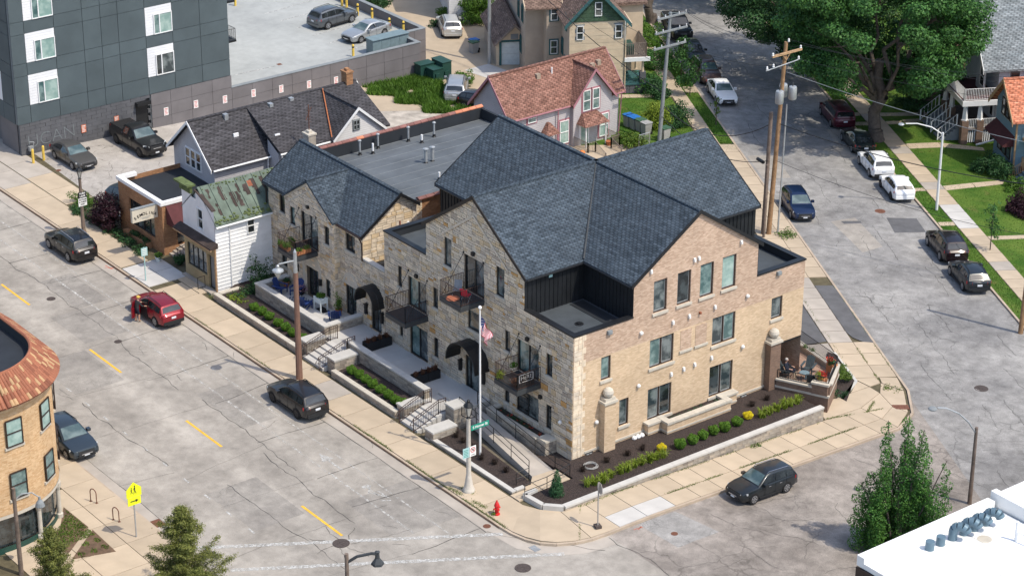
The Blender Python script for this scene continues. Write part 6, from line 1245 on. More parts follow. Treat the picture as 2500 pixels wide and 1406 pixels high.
def car(name, label, kind, col, pos, head, group, front=True, scale=1., rim='rim', clad=None, glass_='car_glass', cat='car', z=None, rails=None, door=False, tonneau=False, chrome=False):
    K = KIND[kind]; root = thing(name, label, cat, group); S_ = scale
    hw = K['W']/2; body = 'car_'+col; clad = clad or body
    def ring(x, zb, zt, f):
        w = hw*f; zm = (zb+zt)*.5; h = [(w*.84,zb),(w*.97,zb+.10),(w,zm),(w*.985,zt-.09),(w*.93,zt-.015),(w*.6,zt+.02),(0,zt+.03)]
        return [(x,-y,z_) for y,z_ in h]+[(x,y,z_) for y,z_ in h[-2::-1]]
    B = MB(); loft(B, [ring(*s) for s in K['body']][::-1]); B.build('body', body, root, True, sharp=38)
    belt, rf = K['belt'], K['rf']; cb = K['cab']; bw = hw*.93
    def bz(x):
        st = sorted((s[0], s[2]) for s in K['body']); return topz(st, x)
    def zt(x): return topz(sorted(cb), x)
    zmax = max(c[1] for c in cb)
    def wt(x): t = max(0, min(1, (zt(x)-belt)/(zmax-belt))); return bw*(1-(1-rf)*t)
    def cring(x):
        z_ = zt(x); w = wt(x); b = min(bz(x)-.04, z_-.01); h = [(bw,b),(w+.02,max(b+.002,z_-.09)),(w*.93,z_-.02),(w*.6,z_+.01),(0,z_+.02)]
        return [(x,-y,q) for y,q in h]+[(x,y,q) for y,q in h[-2::-1]]
    B = MB(); loft(B, [cring(x) for x, _ in cb][::-1]); B.build('cabin', body, root, True, sharp=30)
    xa, xb, xr0, xr1 = cb[0][0], cb[1][0], cb[-2][0], cb[-1][0]
    def side(x, t, sg, off=.012):
        b, z_ = bz(x)+.03, zt(x)-.08; z_ = max(z_, b+.01); w = wt(x)+.02; y = bw+(w-bw)*min(1,t*1.0); return (x, sg*(y+off), b+(z_-b)*t)
    xs_ = np.linspace(xa-.32, xr1+.22, 40)
    nwin = 2 if kind in ('sedan','pickup') else 3
    lo, hi = xr1+(.30 if kind != 'pickup' else .1), xa-.35; cuts = [hi-(hi-lo)*f for f in ((0,.46,1) if nwin == 2 else (0,.40,.76,1))]
    for sg in (-1,1):
        for i in range(nwin):
            a, b = cuts[i]-.03, cuts[i+1]+.03; pts = []
            q = np.linspace(a, b, 5); pts = [side(x, .06, sg) for x in q]+[side(x, .93, sg) for x in q[::-1]]
            P = MB(); P.poly(pts if sg < 0 else pts[::-1]); P.build('side_window', 'car_glass', root)
    def across(x0, x1, f0, f1, nm, m, o=.014):
        z0, z1 = max(zt(x0), bz(x0)+.03), zt(x1); dx, dz = x1-x0, z1-z0; L_ = math.hypot(dx, dz); nx, nz = -dz/L_, dx/L_
        if nz < 0: nx, nz = -nx, -nz
        P = MB(); 
        for k in range(4):
            t0, t1 = k/4, (k+1)/4; q = []
            for t in (t0, t1):
                x, z_ = x0+dx*t, z0+dz*t; w0 = bw*f0+(wt(x1)*f1-bw*f0)*t
                q.append([(x+nx*o*1.0, s_*w0*y_, z_+nz*o+(1-abs(y_))*.022) for s_, y_ in ((-1,1),(-1,.5),(1,0),(1,.5),(1,1))])
            loft(P, q, False)
        return P.build(nm, m, root, True)
    across(xa-.05, xb+.06, .86, .86, 'windshield', glass_)
    across(xr1+.05, xr0-.06, .80, .84, 'rear_window', glass_ if kind != 'pickup' else 'car_glass')
    L2 = K['body'][0][0]; R2 = K['body'][-1][0]
    for sg in (-1,1):
        zf = K['body'][1][2]; MB().prism([(L2-.10,sg*hw*.60,zf-.16),(L2-.10,sg*hw*.60,zf-.02),(L2-.42,sg*hw*.965,zf+.06),(L2-.42,sg*hw*.965,zf-.06)], (.06,sg*.02,0)).build('headlight', 'headlamp', root)
        zr = K['body'][-2][2]; MB().prism([(R2+.045,sg*hw*.55,zr-.22),(R2+.045,sg*hw*.55,zr-.06),(R2+.30,sg*hw*.95,zr-.03),(R2+.30,sg*hw*.95,zr-.22)], (-.05,sg*.03,0)).build('taillight', 'tail_red', root)
        wbx = K['wb']/2; xc = .06 if kind == 'pickup' else .03
        for x in (wbx+xc, -wbx+xc):
            r = K['r']; P = MB(); n = 14; P.poly([(x+(r+.055)*math.cos(math.pi*i/n), sg*(hw*.992+.006), r+(r+.055)*math.sin(math.pi*i/n)*.98) for i in range(n+1)][::(1 if sg < 0 else -1)]); P.box(x-r-.05, x+r+.05, sg*(hw-.35), sg*hw*.94, .2, r+.03) ; P.build('wheel_arch', 'cladding', root)
            c = (x, sg*(hw-.10), r); wl = MB(); wl.cyl((x,sg*(hw-.22),r),(x,sg*(hw+.005),r), r, r, 18); w_ = wl.build('wheel', 'rubber', root, True)
            rb = MB(); rr = r*.66; rb.cyl((x,sg*(hw+.004),r),(x,sg*(hw+.010),r), rr*.98, rr*.98, 16)
            rb.build('rim_dish', 'rim_dark', w_); sp = MB()
            for k in range(6):
                a = k*math.pi/3+.2; p = Vector((x, sg*(hw+.012), r)); dv = Vector((math.cos(a),0,math.sin(a))); tv = Vector((-math.sin(a),0,math.cos(a)))*rr*.15; q = [p+tv*.8, p+dv*rr*.98+tv, p+dv*rr*.98-tv, p-tv*.8]; sp.prism([tuple(v) for v in q], (0,sg*.012,0))
            for k in range(16):
                a0, a1 = 2*math.pi*k/16, 2*math.pi*(k+1)/16; q = [(x+rr*f*math.cos(a_), sg*(hw+.012), r+rr*f*math.sin(a_)) for f, a_ in ((.88,a0),(1.,a0),(1.,a1),(.88,a1))]; sp.prism(q, (0,sg*.01,0))
            sp.build('rim', rim, w_)
        MB().box(xa-.55,xa-.30,sg*hw*.97,sg*(hw+.19),belt-.01,belt+.15).build('mirror', body, root)
        for x in (.15,-.75) if kind != 'pickup' else (.35,-.5): MB().box(x-.09,x+.09,sg*hw*.985,sg*(hw+.022),belt-.17,belt-.135).build('door_handle', 'chrome' if chrome else body, root)
        B = MB().box(-wbx+xc+K['r']+.08, wbx+xc-K['r']-.08, sg*hw*.93, sg*(hw+.012), K['body'][5][1]-.01, K['body'][5][1]+.12); B.build('sill_trim', clad if clad != body else 'cladding', root)
        for x in (xa-.5, cuts[1], cuts[2] if nwin > 2 else cuts[2]+.02): MB().box(x-.006,x+.006,sg*(hw*.99),sg*(hw+.004),K['body'][5][1]+.12,belt-.04).build('door_seam', 'cladding', root)
        if (rails if rails is not None else K.get('rails')): MB().tube([(cb[1][0]-.1,sg*wt(0)*.9,zt(cb[1][0]-.1)+.0),(cb[1][0]-.25,sg*wt(0)*.9,zmax+.05),(cb[-2][0]+.3,sg*wt(0)*.9,zt(cb[-2][0]+.3)+.06),(cb[-2][0]+.15,sg*wt(0)*.9,zt(cb[-2][0]+.15))], .022, 6).build('roof_rail', 'chrome' if chrome else 'cladding', root)
    zf = K['body'][1][2]; MB().prism([(L2+.0,-hw*.56,zf-.30),(L2+.0,hw*.56,zf-.30),(L2-.06,hw*.54,zf-.06),(L2-.06,-hw*.54,zf-.06)], (.05,0,0)).build('grille', 'cladding', root); MB().box(L2-.02,L2+.03,-hw*.6,hw*.6,K['body'][0][1]-.09,K['body'][0][1]+.04).build('front_bumper', clad if clad != body else 'cladding', root)
    MB().box(L2+.03,L2+.062,-.34,.34,zf-.25,zf-.2).build('grille_bar', 'chrome', root); MB().box(L2+.03,L2+.05,-.16,.16,K['body'][0][1]+.0,K['body'][0][1]+.1).build('plate', 'plate', root)
    zr = K['body'][-2][2]; MB().box(R2-.05,R2+.06,-hw*.82,hw*.82,.36,.58).build('rear_bumper', clad if clad != body else body, root); MB().box(R2-.03,R2+.01,-.17,.17,zr-.33,zr-.2).build('plate', 'plate', root); MB().box(R2-.06,R2+.02,-hw*.55,hw*.55,.3,.36).build('skid_trim', 'cladding', root)
    if kind == 'pickup':
        MB().box(-2.78,-.84,-hw*.86,hw*.86,1.33,1.415).build('tonneau_cover', 'rubber', root)
        for i in range(3): MB().box(-2.7+i*.62,-2.68+i*.62,-hw*.86,hw*.86,1.415,1.425).build('cover_fold', 'cladding', root)
    if door:
        hx, hy = xa-.45, hw; a = R(62); dv = (-math.cos(a), math.sin(a)); B = MB().slab(band((hx,hy),(hx+dv[0]*1.05,hy+dv[1]*1.05),.1),.32,1.02); B.prism([(hx+dv[0]*.02,hy+dv[1]*.02,1.02),(hx+dv[0]*.05,hy+dv[1]*.05,1.06),(hx+dv[0]*.55,hy+dv[1]*.5,1.5),(hx+dv[0]*1.05,hy+dv[1]*1.05-.15,1.52),(hx+dv[0]*1.05,hy+dv[1]*1.05,1.02)], (.03,.03,0)); o = B.build('open_door', body, root)
        MB().prism([(hx+dv[0]*.12,hy+dv[1]*.12,1.06),(hx+dv[0]*.55,hy+dv[1]*.5,1.44),(hx+dv[0]*.98,hy+dv[1]*.95,1.44),(hx+dv[0]*.98,hy+dv[1]*.98,1.06)], (-.03,.04,0)).build('door_glass', 'car_glass', o); MB().box(cuts[1]-.02,xa-.5,hw-.03,hw+.012,.36,1.0).build('door_opening', 'cladding', root)
    x, y = pos; up_ = Vector((0,.04,1)).normalized() if (y > 0 and z is None) else Vector((0,0,1)); f = Vector((math.cos(head), math.sin(head), 0)); f = (f-up_*f.dot(up_)).normalized(); l = up_.cross(f)
    zz = (TZ(y)+.012 if z is None else z)
    root.matrix_world = Matrix.Translation((x,y,zz)) @ Matrix((f,l,up_)).transposed().to_4x4() @ Matrix.Scale(S_, 4)
    return root
PI = math.pi
G1, G2, G3, G4 = 'cars parked along the main street', 'cars parked along the slanting street', 'vehicles in the parking lot', 'cars on the parking deck'
car('parked_car', 'black sport utility car with red tail lamps parked by the brick shop', 'suv', 'black', (-44.65,-8.9), PI, G1, scale=1.04, chrome=True)
car('parked_car', 'red sport utility car with its driver door open at the kerb', 'suv', 'red', (-32.0,-9.3), PI, G1, scale=.97, door=True, clad='cladding')
car('parked_car', 'dark grey sport utility car parked beside the brown lamp post', 'suv', 'charcoal', (-15.7,-8.85), PI, G1, scale=1.0, rim='rim_dark', clad='cladding')
car('parked_car', 'blue-grey hatchback half hidden behind the rounded brick building', 'hatch', 'bluegrey', (-19.55,-22.35), 0, G1, scale=1.04, glass_='car_glass_teal', rails=1)
car('moving_car', 'charcoal small sport utility car driving past the long mulch bed', 'suv', 'slate', (8.72,6.87), -PI/2, None, scale=.93, chrome=True, glass_='car_glass_teal')
car('parked_car', 'grey-brown sedan by the yellow posts in the parking lot', 'sedan', 'greybrown', (-59.4,-.82), 0, G3, z=.1, glass_='car_glass_teal')
car('pickup_truck', 'black pickup truck with covered bed by the service door', 'pickup', 'black', (-59.4,4.75), 0, G3, cat='truck', glass_='car_glass_teal', rim='rim_dark', z=-.08)
car('parked_car', 'grey car roof showing behind the purple shrub', 'hatch', 'bluegrey', (-49.0,-1.6), .2, G3, z=.1)
car('parked_car', 'dark silver sport utility car on the parking deck', 'suv', 'gunmetal', (-73.3,31.9), PI/2+.12, G4, z=.71)
car('parked_car', 'pale silver sedan on the parking deck', 'sedan', 'silver', (-68.6,32.2), -PI/2+.15, G4, z=.71, scale=.97, glass_='car_glass_teal')
HA = math.atan2(CD[1], CD[0])
for lab, kd, cl, n_, s_, hd, sc_, kw in (
    ('white crossover car parked second up from the street light', 'suv', 'white', 32.42, 46.1, 1, .98, dict(clad='cladding')), ('white small hatchback with red lamps parked nearest the street light', 'hatch', 'white', 32.6, 41.2, 1, .97, dict(rim='rim_dark')), ('dark plum sport utility car parked above the young street tree', 'suv', 'plum', 32.6, 29.5, 1, 1.02, {}), ('dark grey roof-railed car lowest in the row on the right', 'hatch', 'slate', 32.45, 24.15, 1, 1.02, dict(rails=1, rim='rim')), ('dark green sedan parked at the foot of the large tree', 'sedan', 'darkgreen', 32.6, 51.5, 1, .97, {}), ('maroon minivan parked under the large tree', 'van', 'maroon', 32.65, 57.6, 1, .97, {}),
    ('dark blue small sport utility car alone at the left kerb', 'suv', 'navy', 23.95, 38.0, -1, .95, dict(clad='cladding', glass_='car_glass_teal')), ('white sedan parked at the left kerb above the roofs', 'sedan', 'white', 24.5, 63.8, -1, .98, dict(glass_='car_glass_teal')), ('brown sport utility car parked behind the white sedan', 'suv', 'brown', 24.4, 69.0, -1, .97, dict(glass_='car_glass_teal')), ('black car parked third up the left kerb', 'hatch', 'black', 24.4, 74.2, -1, 1., {}), ('black pickup truck farthest up the left kerb', 'pickup', 'black', 24.6, 81.5, -1, .95, dict(cat='truck'))):
    car('parked_car' if kd != 'pickup' else 'pickup_truck', lab, kd, cl, CW(n_, s_), HA if hd > 0 else HA+PI, G2, scale=sc_, **kw)
car('parked_car', 'silver sport utility car parked in the alley', 'suv', 'palesilver', CW(4.1,83), HA, 'cars parked in the alley', scale=1.)
car('parked_minivan', 'silver minivan parked behind the pink-trimmed house', 'van', 'silver', (-56.9,33.2), PI+.9-1.6, 'cars parked in the alley', scale=.95)
car('parked_car', 'black car nose showing beside the pink-trimmed house', 'hatch', 'black', (-52.9,32.9), .4, 'cars parked in the alley', scale=.95)
# ---------------------------------------------------------------- poles, lamps, signs, wires
def lean_cyl(B, b, t, r0, r1, n=12): return B.cyl(b, t, r0, r1, n)
fp_ = thing('flagpole', 'tall white flagpole standing in the mulch bed by the ramp', 'flagpole', loc=(-3.5,-4.05,.3))
MB().cyl((-3.5,-4.05,.2),(-3.5,-4.05,9.75),.07,.045,12).build('pole', 'steel_white', fp_); MB().ball((-3.5,-4.05,9.92),.11,10).cyl((-3.5,-4.05,9.7),(-3.5,-4.05,9.85),.02).build('finial', 'plain_white', fp_)
fl = thing('flag', 'limp red white and blue flag hanging from the flagpole', 'flag', loc=(-3.45,-4.05,8.5))
nh, nf = 26, 22
def fpt(h, f): k = .05+.62*f*(1-.45*h)+.07*math.sin(8*f+5*h)*min(1,f*3); q = .09*math.sin(13*f+6*h)*min(1,f*3); return (-3.5+.6*k+.8*q, -4.05+.8*k-.6*q, 9.45-1.2*h*(1-.45*f)-1.15*f-.12*f*f)
parts_ = {'flag_red': MB(), 'flag_white': MB(), 'flag_blue': MB()}
for i in range(nh):
    for j in range(nf):
        q = [fpt((i+a)/nh, (j+b)/nf) for a, b in ((0,0),(0,1),(1,1),(1,0))]; h, f = (i+.5)/nh, (j+.5)/nf
        m = 'flag_blue' if (f < .42 and h < .54) else ('flag_red' if int(h*13) % 2 == 0 else 'flag_white')
        if m == 'flag_blue' and i % 2 == 1 and j % 2 == 1: m = 'flag_white' if (i//2+j//2) % 2 == 0 else m
        parts_[m].poly(q)
for m, B in parts_.items(): B.build({'flag_red': 'red_stripes', 'flag_white': 'white_stripes', 'flag_blue': 'blue_canton'}[m], m, fl)
def lantern(t, c, m='black_metal', s=1.):
    x, y, z = c; B = MB().lathe((x,y,z), [(.09*s,0),(.13*s,.08*s),(.08*s,.14*s),(.12*s,.2*s)], 8); B.lathe((x,y,z+.78*s), [(.27*s,0),(.3*s,.05*s),(.2*s,.2*s),(.09*s,.26*s),(.1*s,.36*s),(.02*s,.46*s)], 8)
    for k in range(4): a = k*PI/2+.4; B.cyl((x+.13*s*math.cos(a),y+.13*s*math.sin(a),z+.2*s),(x+.27*s*math.cos(a),y+.27*s*math.sin(a),z+.8*s),.02*s,n=4)
    o = B.build('lantern', m, t); MB().lathe((x,y,z+.2*s), [(.11*s,0),(.24*s,.57*s),(.05,.58*s)], 8).build('lantern_glass', 'lamp_glass', o); return o
lp = thing('street_lamp', 'pale fluted lamp post with black lantern and street name sign at the corner', 'street lamp', 'street lamps', loc=(-.9,-6.8,.15))
MB().lathe((-.9,-6.8,.15), [(.36,0),(.36,.12),(.30,.2),(.24,.45),(.19,.75),(.17,.95),(.14,1.1),(.115,4.55),(.15,4.65)], 14).build('post', 'lamp_concrete', lp, True); lantern(lp, (-.9,-6.8,4.78))
B = MB().tube([(-.9,-6.8,4.8),(-1.2,-7.05,4.95),(-1.2,-7.05,5.5)], .025).tube([(-.9,-6.8,4.8),(-.6,-6.55,4.95),(-.6,-6.55,5.5)], .025).build('bracket', 'black_metal', lp)
ss = thing('street_name_sign', 'green street name sign reading Homer on the corner lamp post', 'sign', loc=(-.85,-6.3,4.1)); MB().box(-.87,-.85,-6.65,-5.4,3.98,4.3).build('sign_plate', 'sign_green', ss); letters('S Homer St', .22, 'sign_white', onface('+x', loc_(ss, (-.846,-6.02,4.14))), ss, bold=.004)
for lab, y0, y1, m in (('teal and white parking sign on the corner lamp post', -7.3, -6.86, 'sign_teal'), ('white no left turn sign on the corner lamp post', -6.83, -6.39, 'sign_white')):
    t = thing('traffic_sign', lab, 'sign', loc=(-.75,(y0+y1)/2,2.5)); MB().box(-.77,-.75,y0,y1,2.42,3.05).build('sign_plate', m, t)
    if m == 'sign_white':
        B = MB(); yc = (y0+y1)/2
        for k in range(16): a0, a1 = k*PI/8, (k+1)*PI/8; B.prism([(-.748,yc+r_*math.cos(a),2.82+r_*math.sin(a)) for r_, a in ((.13,a0),(.17,a0),(.17,a1),(.13,a1))], (.004,0,0))
        B.prism([(-.748,yc-.12,2.92),(-.748,yc-.09,2.95),(-.748,yc+.12,2.72),(-.748,yc+.09,2.69)], (.004,0,0)); B.build('ban_ring', 'sign_red', t); letters('N', .2, 'sign_black', onface('+x', loc_(t, (-.747,yc,2.82))), t, bold=.004); MB().box(-.748,-.744,yc-.12,yc+.14,2.5,2.53).build('arrow', 'sign_black', t)
    else:
        for k in range(5): MB().box(-.748,-.744,y0+.06,y1-.08-.03*(k % 2),2.5+k*.1,2.53+k*.1).build('print_line', 'sign_green', t)
lf = thing('street_lamp', 'weathered lamp post with lantern and lane sign by the parking lot entrance', 'street lamp', 'street lamps', loc=(-46.4,-6.95,.15))
MB().lathe((-46.4,-6.95,.15), [(.2,0),(.2,.3),(.14,.5),(.1,4.2),(.13,4.3)], 12).build('post', 'wood_pole_old', lf, True); lantern(lf, (-46.4,-6.95,4.4), s=.85)
ls = thing('lane_sign', 'black and white lane sign on the lamp post by the parking lot', 'sign', loc=(-46.25,-6.95,2.9)); MB().box(-46.27,-46.25,-7.25,-6.6,3.05,3.5).build('upper_plate', 'sign_black', ls); MB().box(-46.27,-46.25,-7.25,-6.6,2.45,3.04).build('lower_plate', 'sign_white', ls)
for k, (tx, z, m) in enumerate((('TURN',3.38,'sign_white'),('LANE',3.18,'sign_white'),('BICYCLES',2.92,'sign_black'),('& TURNS',2.75,'sign_black'),('ONLY',2.58,'sign_black'))): letters(tx, .17 if k < 2 else .135, m, onface('+x', loc_(ls, (-46.246,-6.92,z))), ls, bold=.006)
lb = thing('street_lamp', 'tall brown street lamp with grey arm in front of the far stairs', 'street lamp', 'street lamps', loc=(-18.55,-6.87,.15))
MB().cyl((-18.55,-6.87,.1),(-18.55,-6.87,7.4),.22,.15,10).build('post', 'lamp_brown', lb); MB().cyl((-18.55,-6.87,7.4),(-18.55,-6.87,8.75),.14,.11,10).lathe((-18.55,-6.87,8.75), [(.11,0),(.02,.2)], 10).cyl((-18.55,-6.87,8.2),(-18.5,-8.1,8.3),.05).build('arm', 'galv', lb)
MB().lathe((-18.5,-8.15,7.72), [(.05,.55),(.1,.5),(.12,.34),(.34,.22),(.36,.14),(.2,.13)][::-1], 14).build('lamp_hood', 'galv', lb); MB().lathe((-18.5,-8.15,7.4), [(.05,0),(.17,.2),(.24,.42)], 12).build('lamp_globe', 'lamp_glass', lb)
lq = thing('street_lamp', 'street lamp top with dark hexagonal head at the bottom edge', 'street lamp', 'street lamps', loc=(11.6,-23.3,0)); MB().cyl((11.6,-23.3,0),(11.6,-23.3,8.0),.13,.1,10).build('post', 'wood_pole_old', lq); MB().tube([(11.6,-23.3,7.5),(11.9,-22.9,7.85),(12.3,-22.3,8.0),(12.4,-22.1,7.95)], .08).build('arm', 'dark_metal', lq); MB().lathe((12.4,-22.05,7.3), [(.22,0),(.33,.05),(.3,.16),(.12,.4),(.1,.65),(.14,.75),(.03,.8)], 6).build('lamp_head', 'dark_metal', lq); MB().lathe((12.4,-22.05,7.24), [(.12,0),(.2,.06)], 6).build('lamp_globe', 'lamp_glass', lq)
lr = thing('street_lamp', 'curved-arm street lamp behind the columnar tree', 'street lamp', 'street lamps', loc=(16.4,16,-.64)); MB().cyl((16.4,16,-.64),(16.4,16,4.3),.13,.09,10).build('post', 'lamp_concrete' if 0 else 'wood_pole_old', lr); MB().tube([(16.4,16,3.9),(16.2,15.5,4.7),(15.95,14.9,5.35),(15.6,14.2,5.75),(15.4,13.7,5.85)], .045).build('arm', 'galv', lr); MB().ball((15.33,13.4,5.85),.26,12,.42).build('lamp_head', 'grey_trim', lr)
ll = thing('street_lamp', 'grey lamp post with hanging lamp in front of the rounded building', 'street lamp', 'street lamps', loc=(-8.1,-31.26,.15)); MB().cyl((-8.1,-31.26,.1),(-8.1,-31.26,5.4),.14,.1,10).build('post', 'wood_pole_old', ll); MB().tube([(-8.1,-31.26,4.7),(-7.95,-30.9,5.0),(-7.75,-30.4,5.0),(-7.65,-30.1,4.7)], .035).build('arm', 'galv', ll); MB().lathe((-7.62,-30.05,4.1), [(.2,0),(.26,.04),(.2,.25),(.08,.42),(.06,.6)], 12).build('lamp_head', 'grey_trim', ll); MB().lathe((-7.62,-30.05,4.0), [(.08,0),(.15,.1)], 10).build('lamp_globe', 'lamp_glass', ll)
lw = thing('street_lamp', 'white street light pole with long curved arm on the right lawn strip', 'street lamp', 'street lamps', loc=(-16.64,48.14,-1.9)); MB().cyl((-16.64,48.14,-2),(-16.64,48.14,4.35),.11,.075,10).build('post', 'steel_white', lw); MB().tube([(-16.64,48.14,4.2),(-17.2,47.5,4.75),(-17.9,46.7,5.0),(-18.4,46.0,5.0)], .045).build('arm', 'steel_white', lw); MB().ball((-18.6,45.75,4.95),.24,10,.4).build('lamp_head', 'galv', lw)
up1 = thing('utility_pole', 'brown wooden utility pole carrying three grey transformers', 'utility pole', 'utility poles', loc=(-19.9,34.2,-1.4)); MB().cyl((-19.9,34.1,-1.6),(-19.9,34.85,13.2),.19,.13,12).build('pole', 'wood_pole', up1)
MB().box(-19.82,-19.68,33.45,36.25,12.35,12.5).build('crossarm', 'wood_tan', up1); MB().tube([(-19.75,34.4,12.4),(-19.75,34.8,11.9),(-19.75,35.2,12.4)], .03).build('brace', 'wood_tan', up1); MB().cyl((-19.75,32.9,11.5),(-19.75,36.1,11.7),.04).build('bracket', 'galv', up1)
for y, z in ((33.5,12.6),(36.15,12.62),(34.95,13.35),(33.0,11.7),(33.6,11.75),(36.0,11.85)): MB().lathe((-19.75,y,z-.15), [(.05,0),(.09,.08),(.05,.14),(.08,.2),(.02,.28)], 8).build('insulator', 'steel_white', up1)
for y, x in ((34.0,-19.4),(35.35,-19.5),(35.2,-20.3)): o = MB().lathe((x,y,8.95), [(.26,0),(.3,.06),(.3,.85),(.26,.95),(.05,1.0)], 14).build('transformer', 'galv', up1, True); MB().cyl((x,y,9.9),(x,y,10.2),.05).build('bushing', 'dark_metal', o)
MB().cyl((-19.65,34.75,-1.5),(-19.65,35.0,8.6),.05).cyl((-19.72,34.9,-1.5),(-19.72,35.1,8.4),.03).build('conduit', 'galv', up1)
up2 = thing('utility_pole', 'short weathered pole stub beside the transformer pole', 'utility pole', 'utility poles', loc=(-20.1,33.6,-1.4)); MB().cyl((-20.1,33.75,-1.6),(-20.1,33.95,8.1),.16,.14,10).build('pole', 'wood_pole_old', up2)
up5 = thing('utility_pole', 'thin old pole in front of the dark blue car', 'utility pole', 'utility poles', loc=(-19.6,33.3,-1.4)); MB().cyl((-19.6,33.35,-1.5),(-19.6,33.35,4.4),.1,.09,8).build('pole', 'wood_pole_old', up5)
up3 = thing('utility_pole', 'tall grey utility pole with three crossarms beside the waste bins', 'utility pole', 'utility poles', loc=(-39.13,40.17,-1.6)); MB().cyl((-39.13,40.17,-1.7),(-39.13,40.95,9.05),.17,.12,12).build('pole', 'grey_trim', up3)
for z, y0, y1 in ((8.75,39.5,42.5),(7.6,39.3,42.6),(6.35,39.2,42.5)): MB().box(-39.05,-38.92,y0,y1,z-.06,z+.08).build('crossarm', 'grey_trim', up3); [MB().cyl((-38.98,y,z+.08),(-38.98,y,z+.25),.04).build('insulator', 'steel_white', up3) for y in (y0+.1,y0+.8,y1-.8,y1-.1)]
up4 = thing('utility_pole', 'grey steel pole in the alley left of the garage', 'utility pole', 'utility poles', loc=(-62,40.49,-1.62)); MB().cyl((-62,40.49,-1.7),(-62,40.49,10),.16,.13,10).build('pole', 'galv', up4)
up6 = thing('utility_pole', 'brown utility pole at the right edge of the picture', 'utility pole', 'utility poles', loc=(1.9,36.6,-1.4)); MB().cyl((1.9,36.6,-1.5),(2.1,36.7,9),.17,.13,10).build('pole', 'wood_pole', up6)
wn = 0
def wire(label, a, b, sag, r=.018, m='cladding', grp='overhead wires'):
    P = [(a[0]+(b[0]-a[0])*t, a[1]+(b[1]-a[1])*t, a[2]+(b[2]-a[2])*t-4*sag*t*(1-t)) for t in np.linspace(0,1,15)]
    o = MB().tube(P, r, 4).build('overhead_wire', m); tag(o, label, 'wire', grp); return o
for k, (ya, e) in enumerate(((36.15,(-5.1,48.6,11.6)),(34.95,(-4.6,47.6,11.3)),(33.5,(-2.0,46,11)))): wire(('highest','second','third')[k]+' thin wire running right from the transformer pole', (-19.75,ya,12.75 if k != 1 else 13.4), e, .5, .014)
wire('pale cable running right from below the upper crossarm', (-19.75,34.9,11.0), (1,44,9.0), .5, .022, 'grey_trim'); wire('thick black cable sagging right across the slanting street', (-19.8,34.5,7.2), (1.9,43.5,7.0), .9, .035); wire('low thin wire sagging right below the thick cable', (-19.8,34.4,4.4), (2.0,42.0,3.6), .8, .016)
for k, (z0, z1) in enumerate(((8.95,12.6),(8.9,13.3),(7.75,11.7))): wire(('upper','middle','lower')[k]+' thin wire from the crossarm pole to the transformer pole', (-38.98,42.3 if k < 2 else 39.6,z0), (-19.75,36.1 if k == 0 else 33.6,z1), .6, .014)
wire('thick black cable from the grey pole to the stub pole', (-39.1,40.5,1.4), (-20.1,33.9,7.2), 1.6, .035); wire('black cable with splice case above the grass strip', (-39.1,40.3,.6), (-19.8,33.6,4.6), 1.3, .03)
wire('black service cable crossing over the garage roof', (-62,40.5,9.6), (-39.1,40.3,2.6), .9, .03); wire('thin upper wire across the beige house', (-62,40.5,9.9), (-39.1,40.6,6.4), .7, .014); wire('thin lower wire across the beige house', (-62,40.6,9.2), (-39.1,40.6,4.6), .9, .014)
sp_ = thing('splice_case', 'black splice case on the cable beside the transformer pole', 'splice case', loc=(-20.9,34.1,4.2)); MB().cyl((-21.6,34.3,4.0),(-20.6,33.9,4.15),.13,n=10).build('case', 'cladding', sp_)
# hydrant, posts, signs
hy = thing('fire_hydrant', 'red fire hydrant by the kerb near the corner', 'hydrant', loc=(2.18,-7.12,.15)); MB().lathe((2.18,-7.12,.15), [(.18,0),(.18,.06),(.12,.08),(.12,.52),(.16,.54),(.16,.6),(.12,.66),(.1,.76),(.05,.8),(.05,.88)], 12).build('barrel', 'hydrant_red', hy, True); MB().cyl((2.18,-7.34,.55),(2.18,-6.9,.55),.055).cyl((2.18,-7.12,.5),(2.36,-7.12,.5),.08).build('outlet', 'hydrant_red', hy)
st = thing('stop_sign', 'back of an octagonal stop sign on a thin post at the corner', 'sign', loc=(6.7,-3.52,.15)); MB().box(6.67,6.73,-3.55,-3.49,.1,3.0).build('post', 'sign_back', st); MB().prism([(6.66+.0,-3.52+.38*math.cos(R(22.5+45*k)),2.62+.38*math.sin(R(22.5+45*k))) for k in range(8)], (-.0,0,.0)) if 0 else MB().prism([(6.7+.36*math.cos(R(22.5+45*k)),-3.44,2.62+.36*math.sin(R(22.5+45*k))) for k in range(8)], (0,.02,0)).build('sign_plate', 'sign_back', st); MB().box(6.5,6.9,-3.7,-3.35,.15,.32).build('post_base', 'iron', st); st.rotation_euler = (0,0,R(-15))
bs_ = thing('parking_sign', 'small teal and white sign on a green post by the white house', 'sign', loc=(-37.09,-7.26,.15)); MB().box(-37.12,-37.06,-7.29,-7.23,.1,2.6).build('post', 'sign_teal', bs_); MB().box(-37.05,-37.03,-7.5,-7.02,1.98,2.6).build('sign_plate', 'sign_teal', bs_); [MB().box(-37.03,-37.025,-7.42,-7.1,2.06+k*.13,2.11+k*.13).build('print_line', 'sign_white', bs_) for k in range(4)]
sc_ = thing('school_sign', 'yellow-green school crossing sign with arrow plate by the bicycle racks', 'sign', loc=(-7.79,-24.44,.15)); MB().box(-7.82,-7.76,-24.47,-24.41,.1,3.4).build('post', 'galv', sc_)
def yz(l, x=-7.74, e=.02): return MB().prism([(x,-24.44+u,z) for u, z in l], (e,0,0))
yz([(-.46,2.72),(.46,2.72),(.46,3.2),(0,3.62),(-.46,3.2)]).build('pentagon_plate', 'sign_yellow', sc_); yz([(-.4,2.22),(.4,2.22),(.4,2.7),(-.4,2.7)]).build('arrow_plate', 'sign_yellow', sc_)
B = MB()
